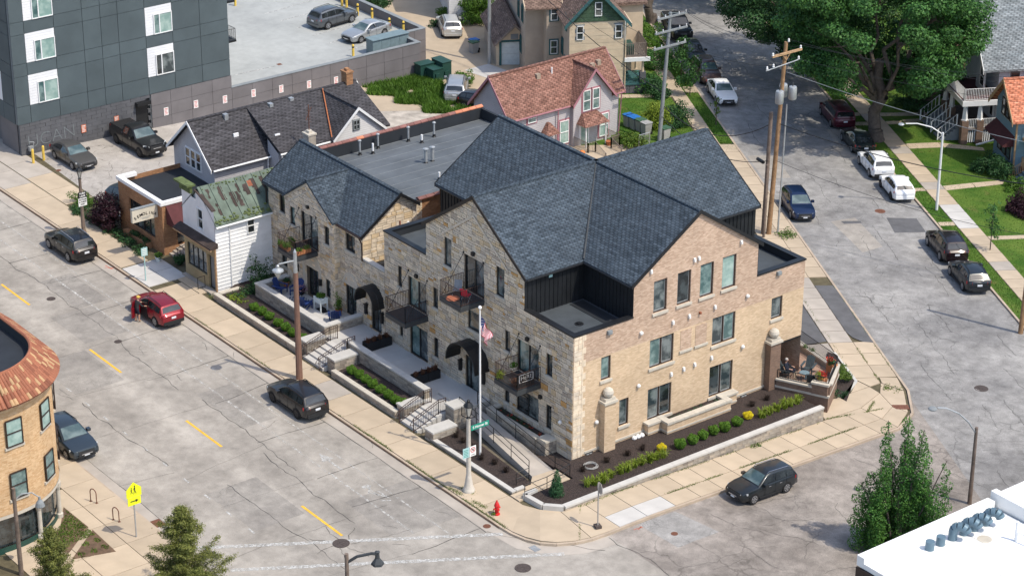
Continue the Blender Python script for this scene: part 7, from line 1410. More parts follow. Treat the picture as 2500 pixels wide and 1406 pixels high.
for u, s_ in ((.06,1.),(-.14,.72)):
    for l in ([(-.03,.0),(.03,.0),(.035,.22),(-.035,.22)],[(-.03,.02),(-.09,-.2),(-.055,-.2),(.0,.0)],[(.03,.02),(.09,-.18),(.055,-.19),(-.0,.0)],[(-.03,.2),(-.1,.06),(-.08,.05),(-.0,.16)]): B.prism([(-7.718,-24.44+u+a*s_,3.08+b*s_-.02*(1-s_)) for a, b in l], (.004,0,0))
    B.cyl((-7.718,-24.44+u,3.08+.28*s_),(-7.714,-24.44+u,3.08+.28*s_),.045*s_)
B.build('pedestrian_mark', 'sign_black', sc_); MB().prism([(-7.718,-24.44+u,z) for u, z in ((-.24,2.43),(.08,2.43),(.08,2.36),(.26,2.46),(.08,2.56),(.08,2.49),(-.24,2.49))], (.004,0,0)).build('arrow', 'sign_black', sc_)
for lab, x in (('brown hoop bicycle rack nearer the rounded building', -12.6), ('brown hoop bicycle rack nearer the school sign', -10.0)):
    t = thing('bicycle_rack', lab, 'bicycle rack', 'hoop bicycle racks', loc=(x,-24.47,.15)); P = [(x-.2,-24.55,.15),(x-.2,-24.55,.8)]+[(x-.2*math.cos(R(k*22.5)),-24.55+.16*k/8,.8+.2*math.sin(R(k*22.5))) for k in range(9)]+[(x+.2,-24.39,.15)]; MB().tube(P, .03, 8).build('hoop', 'iron_rust', t); MB().box(x-.27,x-.13,-24.62,-24.48,.15,.165).box(x+.13,x+.27,-24.46,-24.32,.15,.165).build('foot_plates', 'iron_rust', t)
for k, (x, y, z0, h) in enumerate(((-60.9,-3.45,.1,1.15),(-61.05,-2.5,.1,1.15))):
    t = thing('bollard', ('yellow steel post left of the grey-brown sedan, nearer the street','yellow steel post left of the grey-brown sedan, nearer the wall')[k], 'bollard', 'yellow bollards', loc=(x,y,z0)); MB().lathe((x,y,z0), [(.1,0),(.1,h-.08),(.07,h),(.01,h+.02)], 10).build('post', 'bollard_yellow', t)
gm_ = thing('gas_meter', 'grey gas meter against the slate block wall', 'meter', loc=(-62.4,-2.9,.1)); MB().box(-62.6,-62.3,-3.0,-2.65,.5,.85).cyl((-62.4,-2.8,.1),(-62.4,-2.8,.5),.04).tube([(-62.5,-2.6,.8),(-62.5,-2.5,1.1),(-62.5,-2.9,1.2)], .035).build('meter_body', 'galv', gm_)
for k, (x, y) in enumerate(((-73.9,34.9),(-72.1,35.2),(-69.0,34.9),(-67.6,35.4),(-65.1,28.5),(-77,35.3),(-76.4,35.4),(-82.7,27.7))):
    t = thing('bollard', ('yellow bollard at the nose of the dark silver deck car','yellow bollard between the two deck cars','yellow bollard behind the pale silver deck sedan','short yellow bollard in the far deck corner','yellow bollard in front of the blue-grey deck cabinet','yellow bollard farthest up the deck wall','yellow bollard second up the deck wall','yellow bollard alone at the top of the deck')[k], 'bollard', 'yellow bollards', loc=(x,y,.7)); MB().lathe((x,y,.7), [(.11,0),(.11,1.0),(.08,1.08),(.01,1.1)], 10).build('post', 'bollard_yellow', t); MB().lathe((x,y,1.5), [(.113,0),(.113,.12)], 10).build('band', 'black_metal', t)
ub = thing('utility_cabinet', 'long blue-grey electrical cabinet on the parking deck', 'cabinet', loc=(-64.9,31.6,.7))
for k in range(4): MB().box(-65.2,-64.2,29.9+k*.92,29.9+k*.92+.9,.7,1.95-(.0 if k else -.06)).build('cabinet_bay', 'utility_blue', ub)
MB().box(-65.3,-64.1,29.85,33.6,1.96 if 0 else 2.02,2.07).build('cabinet_top', 'utility_blue', ub)
for k, (x, y, l, w, h) in enumerate(((-62.0,33.6,.9,1.4,1.3),(-60.9,33.9,1.0,1.0,1.1),(-61.3,34.9,1.6,.9,1.5))):
    t = thing('electrical_box', ('green electrical box nearest the taupe wall','small green electrical box in front of its pair','tall green electrical box behind the other two')[k], 'electrical box', 'green electrical boxes in the alley', loc=(x,y,-1.35)); MB().box(x-l/2,x+l/2,y-w/2,y+w/2,-1.5,-1.35+h).build('cabinet', 'utility_green', t); MB().box(x-l/2-.05,x+l/2+.05,y-w/2-.05,y+w/2+.05,-1.35+h,-1.3+h).build('lid', 'utility_green', t); MB().box(x+l/2,x+l/2+.12,y-.3,y+.1,-1.1,-.6).build('radiator', 'utility_green', t)
for k, (x, y, lid, b) in enumerate(((-43.2,40.4,'bin_blue','bin_grey'),(-42.5,40.45,'bin_blue','bin_grey'),(-41.8,40.5,'bin_green','bin_grey'),(-41.0,40.4,'bin_grey','bin_grey'),(-39.3,40.9,'bin_green','bin_grey'),(-65.1,41.1,'bin_green','bin_grey'),(-65.6,41.5,'bin_blue','bin_grey'))):
    z = TZ(y)+.08; t = thing('waste_bin', ('wheeled bin with blue lid against the pink-trimmed house','wheeled bin with blue lid second from the house','wheeled bin with green lid third from the house','wheeled bin with grey lid nearest the bright shrub','wheeled bin with green lid beside the grey utility pole','wheeled bin with green lid in the alley','wheeled bin with blue lid in the alley')[k], 'waste bin', 'wheeled waste bins', loc=(x,y,z)); MB().add([(x-.26,y-.28,z),(x+.26,y-.28,z),(x+.26,y+.28,z),(x-.26,y+.28,z),(x-.32,y-.36,z+.95),(x+.32,y-.36,z+.95),(x+.32,y+.36,z+.95),(x-.32,y+.36,z+.95)], [(0,3,2,1),(4,5,6,7),(0,1,5,4),(1,2,6,5),(2,3,7,6),(3,0,4,7)]).build('bin_body', b, t); MB().prism([(x-.35,y-.4,z+.95),(x+.35,y-.4,z+.95),(x+.35,y-.1,z+1.06),(x-.35,y-.1,z+1.06)], (0,0,.02)).box(x-.35,x+.35,y-.4,y+.4,z+.95,z+1.03).build('lid', lid, t); MB().cyl((x-.3,y+.33,z+.12),(x-.24,y+.33,z+.12),.12).cyl((x+.24,y+.33,z+.12),(x+.3,y+.33,z+.12),.12).build('wheels', 'rubber', t)
cf = thing('chain_gate', 'small chain-link gate beside the wooden deck', 'gate', loc=(-39,38.2,-1.5)); B = MB().tube([(-38.7,37.7,-1.5),(-38.7,37.7,-.3),(-38.7,38.8,-.3),(-38.7,38.8,-1.5)], .03)
for i in range(8): B.cyl((-38.7,37.7+i*.14,-1.5),(-38.7,37.7+i*.14,-.3),.008,n=4); B.cyl((-38.7,37.7,-1.4+i*.14),(-38.7,38.8,-1.4+i*.14),.008,n=4)
B.build('mesh_frame', 'galv', cf)
# wall signs of the parking lot
for k, (y, z, m) in enumerate(((1.84,1.14,1),(4.71,1.2,1),(9.11,.91,0),(11.82,.91,0),(14.49,.72,0),(17.17,.66,0),(19.8,.45,0),(22.48,.25,0),(25.13,.02,0))):
    nm_ = ('pink-red lot sign behind the grey-brown sedan','pink-red lot sign above the pickup bed','first white lot sign right of the service door','second white lot sign right of the service door','third white lot sign right of the service door','fourth white lot sign right of the service door','fifth white lot sign, partly behind the dark shed','sixth white lot sign right of the service door','last white lot sign, beside the brick chimney')[k]
    t = thing('lot_sign', nm_, 'sign', 'parking rule signs on the slate wall', loc=(-62.65,y,z)); MB().box(-62.69,-62.66,y-.2,y+.2,z-.32,z+.32).build('sign_plate', 'sign_white' if not m else 'orange_cloth', t)
    for j in range(5): MB().box(-62.66,-62.655,y-.15,y+.15-.04*(j % 3),z+.2-j*.11,z+.25-j*.11-.01*(j > 0)).build('print_line', 'sign_red' if not m else 'sign_white', t)
pl_ = thing('warning_plate', 'rust-red tactile warning plate set in the corner sidewalk', 'plate', loc=(5.5,21.6,-.7)); B = MB().slab([(5.0,21.3),(5.5,21.0),(6.1,21.8),(5.6,22.1)], TZ(21.5)+.15, TZ(21.5)+.168); [B.lathe((5.3+.12*i+.07*j,21.25+.04*i*-1+.13*j,TZ(21.5)+.168), [(.025,0),(.015,.01)], 6) for i in range(3) for j in range(5)]; B.build('plate', 'iron_rust', pl_)
ho = thing('hose_coil', 'grey coiled cable lying on the mulch by the building corner', 'cable coil', loc=(1.3,.35,.32)); P = []
for k in range(70): a = k*.42; rr = .38+.06*math.sin(k*.7); P.append((1.3+rr*math.cos(a), .35+rr*math.sin(a), .33+.0012*k))
MB().tube(P, .018, 5).build('coil', 'bin_grey', ho)
# ---------------------------------------------------------------- patio and balcony furniture
def adirondack(name, label, x, y, z, a, m, grp):
    t = thing(name, label, 'chair', grp, loc=(x,y,z), rz=a, org=(0,0,0))
    for i in range(5): MB().prism([(-.22,-.26+i*.105,.30),(.32,-.26+i*.105,.38),(.32,-.165+i*.105,.38),(-.22,-.165+i*.105,.30)], (0,0,.025)).build('seat_slat', m, t)
    for i in range(5): h = .92-.05*abs(i-2); MB().prism([(-.2,-.26+i*.105,.3),(-.2,-.165+i*.105,.3),(-.2-.34*h/.9,-.155+i*.11,.3+h*.78),(-.2-.34*h/.9,-.26+i*.11,.3+h*.78)], (.02,0,.012)).build('back_slat', m, t)
    for s_ in (-1,1):
        MB().box(-.42,.36,s_*.36-.07,s_*.36+.07,.55,.578).build('arm_rest', m, t); MB().box(.26,.32,s_*.33-.03,s_*.33+.03,0,.55).build('leg', m, t); MB().prism([(-.5,s_*.3-.02,.0),(-.42,s_*.3-.02,.0),(.3,s_*.3-.02,.30),(.3,s_*.3-.02,.38)], (0,.04,0)).build('leg', m, t)
    return t
for lab, x, y, a in (('blue slatted chair against the patio wall, farthest left', -28.75, -1.75, .4), ('blue slatted chair by the patio doorway behind the lamp post', -27.85, -1.05, -1.2), ('blue slatted chair seen from behind on the patterned rug', -25.75, -1.75, 1.9), ('blue slatted chair beside the potted climber', -22.95, -1.3, 2.6)): adirondack('patio_chair', lab, x, y, .8, a, 'chair_blue', 'blue patio chairs')
rg = thing('outdoor_rug', 'navy rug with white trellis pattern on the patio', 'rug', loc=(-26.9,-1.45,.8)); MB().box(-27.8,-25.9,-2.1,-.85,.803,.815).build('rug_base', 'rug_navy', rg); B = MB()
for i in range(7):
    for j in range(5):
        x, y = -27.66+i*.27, -1.98+j*.25; B.slab(band((x,y-.12),(x+.13,y),.03),.815,.818); B.slab(band((x+.13,y),(x,y+.12),.03),.815,.818); B.slab(band((x,y+.12),(x-.13,y),.03),.815,.818); B.slab(band((x-.13,y),(x,y-.12),.03),.815,.818)
stuff(B.build('trellis_pattern', 'plain_white', rg))
tb = thing('planter_table', 'white raised planter on legs on the patio', 'planter', loc=(-25.0,-1.0,.8)); MB().box(-25.4,-24.6,-1.3,-.75,1.35,1.7).build('trough', 'planter_white', tb); [MB().box(x-.04,x+.04,y-.04,y+.04,.8,1.72).build('leg', 'planter_white', tb) for x in (-25.38,-24.62) for y in (-1.28,-.77)]
dm = thing('door_mat', 'dark door mat under the white planter', 'mat', loc=(-24.9,-.95,.8)); MB().box(-25.3,-24.4,-1.25,-.7,.803,.82).build('mat', 'rubber', dm)
for lab, x, y in (('black planter box with red grass left of the sliding door', -18.2, -1.7), ('black planter box with red grass nearer the wall, left of the sliding door', -18.2, -.75), ('black planter box with red grass right of the sliding door', -12.6, -1.95), ('black planter box with red grass nearer the wall, right of the sliding door', -12.6, -1.0)):
    t = thing('planter_box', lab, 'planter', 'black planter boxes', loc=(x,y,.8)); B = MB()
    for x0, x1, y0, y1 in ((-.3,.3,-.46,-.42),(-.3,.3,.42,.46),(-.3,-.26,-.42,.42),(.26,.3,-.42,.42)): B.box(x+x0,x+x1,y+y0,y+y1,.8,1.38)
    B.box(x-.27,x+.27,y-.43,y+.43,.8,1.3); B.build('box', 'black_metal', t)
def folding_chair(label, x, y, z, a, m):
    t = thing('balcony_chair', label, 'chair', 'chairs on the middle balcony', loc=(x,y,z), rz=a, org=(0,0,0)); MB().box(-.22,.24,-.24,.24,.40,.43).build('seat', m, t); MB().prism([(-.22,-.24,.44),(-.22,.24,.44),(-.34,.24,.9),(-.34,-.24,.9)], (.03,0,0)).build('backrest', m, t); [MB().tube([(s_*-.24,y_,0),(s_*.22,y_,.42)], .014, 5).build('leg', 'galv', t) for s_ in (-1,1) for y_ in (-.25,.25)]
folding_chair('grey folding chair on the highest balcony', -9.95, -.95, 7.4, -.9, 'grey_cloth'); folding_chair('red folding chair on the highest balcony', -9.0, -1.0, 7.4, 2.0, 'red_cloth')
cu_ = thing('floor_cushion', 'round orange striped mat on the highest balcony', 'mat', loc=(-9.7,-1.45,7.4)); MB().lathe((-9.75,-1.42,7.4), [(.4,0),(.42,.03),(.38,.06),(.02,.07)], 16).build('cushion', 'orange_cloth', cu_)
hs = thing('balcony_sign', 'outlined sign reading HERE hung inside the lower right balcony rail', 'sign', loc=(-3.05,-1.0,4.6)); B = MB()
for q in ((-1.55,-1.52,4.5,5.0),(-.55,-.52,4.5,5.0),(-1.55,-.52,4.5,4.52),(-1.55,-.52,4.98,5.0)): B.box(-3.07,-3.05,*q)
B.build('sign_frame', 'plain_white', hs); letters('HERE', .36, 'plain_white', onface('+x', loc_(hs, (-3.05,-1.03,4.76))), hs, bold=-.006); MB().box(-3.1,-3.08,-1.7,-.4,4.12,5.02).build('sign_back', 'cladding', hs)
for lab, u, fx in (('cedar planter box at the left of the flower balcony rail', -27.7, 0), ('cedar planter box along the right of the flower balcony rail', -26.55, 1)):
    t = thing('balcony_planter', lab, 'planter', 'cedar balcony planters', loc=(u,-2.0,4.42)); (MB().box(u-.55,u+.55,-2.12,-1.85,4.44,4.72) if not fx else MB().box(-26.45,-26.15,-2.05,-.9,4.44,4.72)).build('box', 'cedar', t)
# corner terrace furniture
adirondack('terrace_chair', 'dark slatted chair facing the street on the corner terrace', .6, 18.3, .64, -1.1, 'chair_slate', 'dark slatted terrace chairs'); adirondack('terrace_chair', 'dark slatted chair at the front rail of the corner terrace', 2.0, 17.3, .64, 2.2, 'chair_slate', 'dark slatted terrace chairs'); adirondack('terrace_chair', 'dark slatted chair holding the seated person on the corner terrace', .15, 16.85, .64, .5, 'chair_slate', 'dark slatted terrace chairs')
tt = thing('side_table', 'round blue-grey side table on the corner terrace', 'table', loc=(1.1,17.5,.64)); MB().lathe((1.1,17.5,1.08), [(.3,0),(.32,.02),(.32,.04),(.02,.045)], 14).build('table_top', 'utility_blue', tt); [MB().cyl((1.1+.12*math.cos(a),17.5+.12*math.sin(a),1.08),(1.1+.22*math.cos(a),17.5+.22*math.sin(a),.64),.02).build('leg', 'utility_blue', tt) for a in (0,2.1,4.2)]
gr_ = thing('covered_grill', 'tall black covered grill against the buttress', 'grill', loc=(-.5,16.2,.64)); MB().add([(-.85,15.9,.64),(-.25,15.9,.64),(-.25,16.5,.64),(-.85,16.5,.64),(-.75,16.0,1.7),(-.35,16.0,1.7),(-.35,16.4,1.7),(-.75,16.4,1.7)], [(0,3,2,1),(4,5,6,7),(0,1,5,4),(1,2,6,5),(2,3,7,6),(3,0,4,7)]).build('cover', 'cloth_navy', gr_)
for lab, x, y in (('cedar flower box on the near corner of the terrace', 2.75, 17.4), ('cedar flower box on the far corner of the terrace', 1.75, 19.2)):
    t = thing('flower_box', lab, 'planter', 'cedar flower boxes on the corner terrace', loc=(x,y,1.0)); [MB().box(x-.28,x+.28,y-.22,y+.22,.95+k*.14,.95+k*.14+.13).build('slat', 'cedar', t) for k in range(4)]; [MB().box(x+a-.03,x+a+.03,y+b-.03,y+b+.03,.64,.96).build('leg', 'cedar', t) for a in (-.24,.24) for b in (-.18,.18)]
for lab, x, y, z, r_, m in (('terracotta pot in the patio corner', -29.3,-.95,.8,.2,'terracotta'), ('dark pot of pink flowers by the patio door', -27.75,-.75,.8,.24,'black_metal'), ('white pot beside the sidewalk at the brick shop', -39.35,-5.0,.1,.2,'planter_white'), ('dark pot by the shop steps', -38.1,-4.0,.12,.25,'black_metal'), ('tall terracotta pot at the patio climber', -23.6,-.55,.8,.22,'terracotta'), ('brown bowl on the wooden deck', -40.6,36.2,-1.42,.22,'terracotta')):
    t = thing('flower_pot', lab, 'pot', None, loc=(x,y,z)); MB().lathe((x,y,z), [(r_*.65,0),(r_,.34),(r_*1.1,.35),(r_*1.1,.41),(r_*.9,.41),(r_*.85,.36)], 12).build('pot', m, t)
pk = thing('pumpkin', 'pair-sized orange pumpkin on the deck of the pink-trimmed house', 'pumpkin', loc=(-40.3,33.4,-1.45)); MB().ball((-40.4,33.35,-1.25),.25,12,.7).build('pumpkin_body', 'pumpkin', pk)
# ---------------------------------------------------------------- vegetation
RNG = np.random.default_rng(12)
def leafmesh(name, m, parent, P, Nn, size, org, asp=.6, jit=.7):
    """one small diamond face per leaf at P, facing about Nn"""
    n = len(P); r = RNG.normal(size=(n,3)); Nn = Nn+jit*r; Nn /= np.linalg.norm(Nn, axis=1)[:,None]
    a = np.cross(Nn, RNG.normal(size=(n,3))); a /= np.linalg.norm(a, axis=1)[:,None]; b = np.cross(Nn, a)
    s = (size*RNG.uniform(.65,1.35,n))[:,None]; V = np.stack([P-a*s, P-b*s*asp+Nn*s*.12, P+a*s, P+b*s*asp+Nn*s*.12], 1).reshape(-1,3)-np.array(org)
    me = bpy.data.meshes.new(name); me.vertices.add(4*n); me.vertices.foreach_set('co', V.astype(np.float32).ravel()); me.loops.add(4*n); me.loops.foreach_set('vertex_index', np.arange(4*n, dtype=np.int32))
    me.polygons.add(n); me.polygons.foreach_set('loop_start', np.arange(0,4*n,4, dtype=np.int32)); me.polygons.foreach_set('loop_total', np.full(n,4, dtype=np.int32)); me.update(calc_edges=True); me.materials.append(MAT[m])
    o = bpy.data.objects.new(name, me); COL.objects.link(o); o.parent = parent; ORG[o.name] = tuple(org); return o
def clumps(cs, per, up_=.35, fill=.35):
    """leaf positions and normals for clump list (x, y, z, r[, flat])"""
    P, Q = [], []
    for c in cs:
        k = max(8, int(per*c[3]**2)); d = RNG.normal(size=(k,3)); d /= np.linalg.norm(d, axis=1)[:,None]; rr = c[3]*RNG.uniform(fill,1,k)**.5; f = c[4] if len(c) > 4 else .8
        d2 = d*np.array([1,1,f]); P.append(np.array(c[:3])+d2*rr[:,None]); Q.append(d+np.array([0,0,up_]))
    return np.concatenate(P), np.concatenate(Q)
def limb(B, a, b, r0, r1, n=8, k=4, wob=.12):
    a, b = np.array(a, float), np.array(b, float); L = np.linalg.norm(b-a); pts = [a+(b-a)*t+RNG.normal(size=3)*wob*L*.12*(0 if t in (0,1) else 1) for t in np.linspace(0,1,k+1)]
    for i in range(k): B.cyl(pts[i], pts[i+1], r0+(r1-r0)*i/k, r0+(r1-r0)*(i+1)/k, n, i == 0 or i == k-1)
def big_tree(label, x, y, h0, H, rad, seed, m='leaf_maple', nclump=120, per=190, size=.115, lean=(0,0), trunk_r=.45, group='street trees', holes=(), squash=.62, name='maple_tree', bark='bark'):
    global RNG; RNG = np.random.default_rng(seed); z = TZ(y); t = thing(name, label, 'tree', group, loc=(x,y,z)); B = MB()
    top = (x+lean[0]*.4, y+lean[1]*.4, z+h0+.25*(H-h0)); limb(B, (x,y,z-.3), top, trunk_r, trunk_r*.62, 12, 5, .2); B.lathe((x,y,z-.1), [(trunk_r*1.6,0),(trunk_r*1.15,.4),(trunk_r*.98,1.0)], 12)
    cz = z+h0+(H-h0)*.5; ends = []
    for k in range(11):
        a = k*2.4+RNG.uniform(-.3,.3); rr = rad*RNG.uniform(.45,.8); e = (x+lean[0]+rr*math.cos(a), y+lean[1]+rr*math.sin(a), cz+RNG.uniform(-.28,.35)*(H-h0)); limb(B, (x+(top[0]-x)*.6, y+(top[1]-y)*.6, z+h0*RNG.uniform(.55,1.1)), e, trunk_r*.42, .05, 7, 5, .3); ends.append(e)
        for q in range(3): limb(B, np.array(top)*.4+np.array(e)*.6, (e[0]+RNG.uniform(-2,2), e[1]+RNG.uniform(-2,2), e[2]+RNG.uniform(-.5,1.6)), .07, .02, 5, 3, .3)
    B.build('trunk', bark, t, True); cs = []
    while len(cs) < nclump:
        d = RNG.normal(size=3); d /= np.linalg.norm(d); q = RNG.uniform(.35,1)**.45; p = (x+lean[0]+d[0]*rad*q, y+lean[1]+d[1]*rad*q, cz+d[2]*(H-h0)*.5*q*(1 if d[2] > 0 else 1))
        if any((p[0]-a)**2+(p[1]-b)**2+(p[2]-c)**2 < r_*r_ for a,b,c,r_ in holes): continue
        cs.append((*p, rad*RNG.uniform(.11,.21), squash))
    P, Q = clumps(cs, per, .55, .3); leafmesh('crown', m, t, P, Q, size, (x,y,z)); return t
big_tree('huge maple with thick trunk between sidewalk and parked cars at upper right', -30.12,55.35, 3.8, 15.8, 7.9, 3, nclump=190, per=430, lean=(-.6,.2), trunk_r=.55, holes=((-29.5,54.2,4.2,2.6),(-27.5,53.0,5.2,2.8),(-25.5,51.5,6.4,2.6),(-33.5,50.5,1.5,3.0)))
tx, ty = CW(37, 69); big_tree('dark spreading maple overhanging the slanting street at the top', tx, ty, 2.6, 13, 8.2, 5, m='leaf_dark', nclump=150, per=300, lean=(-2.0,-3.2), trunk_r=.5)
tx, ty = CW(38, 92); big_tree('distant dark maple at the top of the slanting street', tx, ty, 2.0, 13, 8.5, 6, m='leaf_dark', nclump=110, per=170, lean=(-2,-3), trunk_r=.5, size=.17)
big_tree('leaning street tree trunk at the top of the left grass strip', -63.73,60.38, 7.5, 16, 6, 8, nclump=70, per=70, lean=(-1,1.5), trunk_r=.42, size=.17)
tx, ty = CW(40.2, 58.5); big_tree('low dark tree in front of the porch house', tx, ty, .8, 7.5, 3.4, 10, m='leaf_dark', nclump=55, per=260, lean=(0,0), trunk_r=.22, size=.1)
# columnar tree, lower right
RNG = np.random.default_rng(21); ct_ = thing('columnar_tree', 'dense upright columnar tree in front of the white roof', 'tree', loc=(17.8,8.6,-.35)); B = MB(); limb(B, (17.8,8.6,-.5), (17.8,8.6,6.5), .2, .05); cs = []
for t_, w_, zt_, r_, n_, z0_ in ((.15,0,8.5,.52,24,.6),(-1.0,.2,8.2,.42,22,.6),(.95,.3,7.7,.45,22,.6),(.5,-.6,6.4,.55,18,.4),(-.55,-.7,6.0,.5,16,.3),(1.35,-.1,6.3,.4,16,.6),(-1.6,-.5,4.7,.5,14,.2),(-2.2,.0,4.3,.38,12,.2),(-1.3,.6,5.6,.45,12,.6),(1.5,-.3,4.1,.6,12,.1),(2.35,.1,5.7,.34,14,.3),(1.7,.7,4.6,.5,12,.2),(.9,-1.0,3.6,.7,10,.1),(-.9,-1.1,3.2,.7,9,.1),(0,-1.2,3.0,.7,9,.1)):
    dx, dy = t_*.608+w_*.794, t_*.794-w_*.608
    limb(B, (17.8+dx*.3,8.6+dy*.3,.6), (17.8+dx,8.6+dy,zt_-.4), .07, .02, 5)
    for k in range(n_): t = k/n_; cs.append((17.8+dx+RNG.normal()*.12, 8.6+dy+RNG.normal()*.12, z0_-.35+(zt_-z0_)*t, r_*(1.0-.55*max(0,t-.55)/.45)*RNG.uniform(.8,1.15), 1.0))
B.build('trunk', 'bark', ct_, True); P, Q = clumps(cs, 1300, .5, .6); leafmesh('crown', 'leaf_columnar', ct_, P, Q, .055, (17.8,8.6,-.35))
def conifer(label, x, y, H, rad, seed, nb=80, z=.15, size=.05):
    global RNG; RNG = np.random.default_rng(seed); t = thing('spruce_tree', label, 'tree', 'young conifers at the lower edge', loc=(x,y,z)); B = MB(); limb(B, (x,y,z-.2), (x,y,z+H*.97), .11, .015, 8, 6, .05); P, Q = [], []
    for k in range(nb):
        f = (k+.5)/nb; zz = z+.3+(H-.4)*f; r_ = rad*(1-f)**.8*RNG.choice([.45,.75,1.0,1.25])*RNG.uniform(.85,1.1)+.1; a = k*2.399+RNG.uniform(-.3,.3); tip = np.array((x+r_*math.cos(a), y+r_*math.sin(a), zz+.32*r_+.1)); base = np.array((x,y,zz-.1)); limb(B, base, tip, .025, .008, 5, 2, .1)
        for j in range(int(5+13*r_)):
            s = RNG.uniform(.25,1.0); c = base+(tip-base)*s; w = .10+.07*(1-s)*r_; n_ = 26; o = RNG.normal(size=(n_,3))*np.array([w,w,w*.55]); P.append(c+o); Q.append(o/ w*.5+np.array([0,0,.7]))
    B.build('trunk', 'bark_pale', t); return leafmesh('crown', 'leaf_spruce', t, np.concatenate(P), np.concatenate(Q), size, (x,y,z), .38)
conifer('larger ragged conifer at the bottom edge near the crosswalk', -.3, -25.7, 5.8, 2.5, 31, 95); conifer('smaller conifer at the lower left edge beside the lamp post', -4.3, -31.2, 4.6, 1.75, 32, 70)
conifer_low = conifer('second low conifer right of the larger one at the bottom edge', 2.3, -26.3, 3.6, 1.5, 33, 50)
# clipped shrubs and other plants: one of each kind, copied
def plant(name, label, cat, grp, cs, m, size, per, up_=.4, fill=.5, asp=.6, stem=True, loc=None):
    t = thing(name, label, cat, grp, loc=loc or (0,0,0)); P, Q = clumps(cs, per, up_, fill)
    if stem: MB().cyl((ORG[t.name][0],ORG[t.name][1],ORG[t.name][2]-.05),(ORG[t.name][0],ORG[t.name][1],ORG[t.name][2]+.2),.025).build('stem', 'bark', t)
    leafmesh('foliage', m, t, P, Q, size, ORG[t.name], asp); return t
RNG = np.random.default_rng(40)
bx_ = plant('boxwood_ball', '', 'shrub', 'clipped boxwood balls in the front beds', [(0,0,.32,.36,.9)]+[(.24*math.cos(k*1.05),.24*math.sin(k*1.05),.36+.1*(k % 2),.17,.9) for k in range(6)], 'leaf_boxwood', .035, 9000, .5, .75)
ORD = ['first','second','third','fourth','fifth','sixth','seventh','eighth']
used = False
def dup(o, loc, label, rz=None, s=1., grp=None, m=None):
    c = copy_tree(o); c.location = loc; c.rotation_euler = (0,0,RNG.uniform(0,6.28) if rz is None else rz); c.scale = (s*RNG.uniform(.92,1.08), s*RNG.uniform(.92,1.08), s*RNG.uniform(.92,1.1)); c['label'] = label
    if grp: c['group'] = grp
    if m:
        for ch in c.children:
            if ch.name.startswith('foliage'): ch.data = ch.data.copy(); ch.data.materials[0] = MAT[m]
    return c
for i, (x, y) in enumerate(((-28.14,-4.2),(-27.22,-4.15),(-26.36,-4.15),(-25.19,-4.2),(-24.29,-4.2),(-23.33,-4.25),(-22.35,-4.2),(-21.9,-4.35))): dup(bx_, (x,y,.44), ORD[i]+' clipped boxwood ball from the white house along the sidewalk bed', s=.86)
for i, (x, y) in enumerate(((-16.64,-4.25),(-15.87,-4.2),(-15.12,-4.2),(-14.34,-4.25),(-13.46,-4.25),(-12.56,-4.3),(-11.76,-4.35),(-11.15,-4.3))): dup(bx_, (x,y,.44), ORD[i]+' clipped boxwood ball from the far stairs in the middle bed', s=.86)
for i, (x, y) in enumerate(((2.72,5.96),(2.75,6.93),(2.66,7.81),(2.61,8.69),(2.72,9.48),(2.6,10.58))): dup(bx_, (x,y,.28), ORD[i]+' clipped boxwood ball from the building corner in the side bed', s=.92, grp='clipped boxwood balls in the side bed')
for i, (x, y) in enumerate(((2.38,4.83),(2.37,11.67))): dup(bx_, (x,y,.28), ('bright yellow round shrub nearer the building corner','bright yellow round shrub nearer the corner terrace')[i], s=.76, grp='yellow shrubs in the side bed', m='leaf_yellow')
for c_ in list(bx_.children): bpy.data.objects.remove(c_)
bpy.data.objects.remove(bx_)
def blades(n, L, w, spread, seed):
    rg = np.random.default_rng(seed); B = MB()
    for k in range(n):
        a = rg.uniform(0,6.28); l = L*rg.uniform(.6,1.15); s = spread*rg.uniform(.3,1); b = (rg.normal()*.06, rg.normal()*.06, 0); m_ = (b[0]+s*.45*math.cos(a), b[1]+s*.45*math.sin(a), l*.8); t = (b[0]+s*math.cos(a), b[1]+s*math.sin(a), l*rg.uniform(.5,.95)); px_, py_ = -math.sin(a)*w, math.cos(a)*w
        B.add([(b[0]-px_,b[1]-py_,0),(b[0]+px_,b[1]+py_,0),(m_[0]+px_,m_[1]+py_,m_[2]),(m_[0]-px_,m_[1]-py_,m_[2]),t], [(0,1,2,3),(3,2,4)])
    return B
li = [(2.98,-1.25),(3.1,-.8),(3.21,-.22),(2.97,.49),(2.97,1.22),(3.0,1.71),(2.92,2.35),(2.88,2.9),(2.96,3.46),(2.96,3.92),(3.0,4.42),(2.79,12.46),(2.77,13.09),(2.73,13.69),(2.72,14.33),(2.75,14.86),(2.78,15.4)]
lm = [blades(70,.55,.018,.42,k) for k in range(2)]; me_ = []
for b in lm: o = b.build('blades', 'leaf_lime'); me_.append(o.data); bpy.data.objects.remove(o)
NUM = ['first','second','third','fourth','fifth','sixth','seventh','eighth','ninth','tenth','eleventh']
for i, (x, y) in enumerate(li):
    t = thing('daylily', (NUM[i]+' arching daylily clump from the building corner in the side bed') if i < 11 else (NUM[i-11]+' arching daylily clump of the far group by the corner terrace'), 'plant', 'daylilies in the side bed', loc=(x,y,.28)); o = bpy.data.objects.new('blades', me_[i % 2]); COL.objects.link(o); o.parent = t; o.rotation_euler = (0,0,i*1.3); o.scale = (1.05+.1*(i % 3),)*3
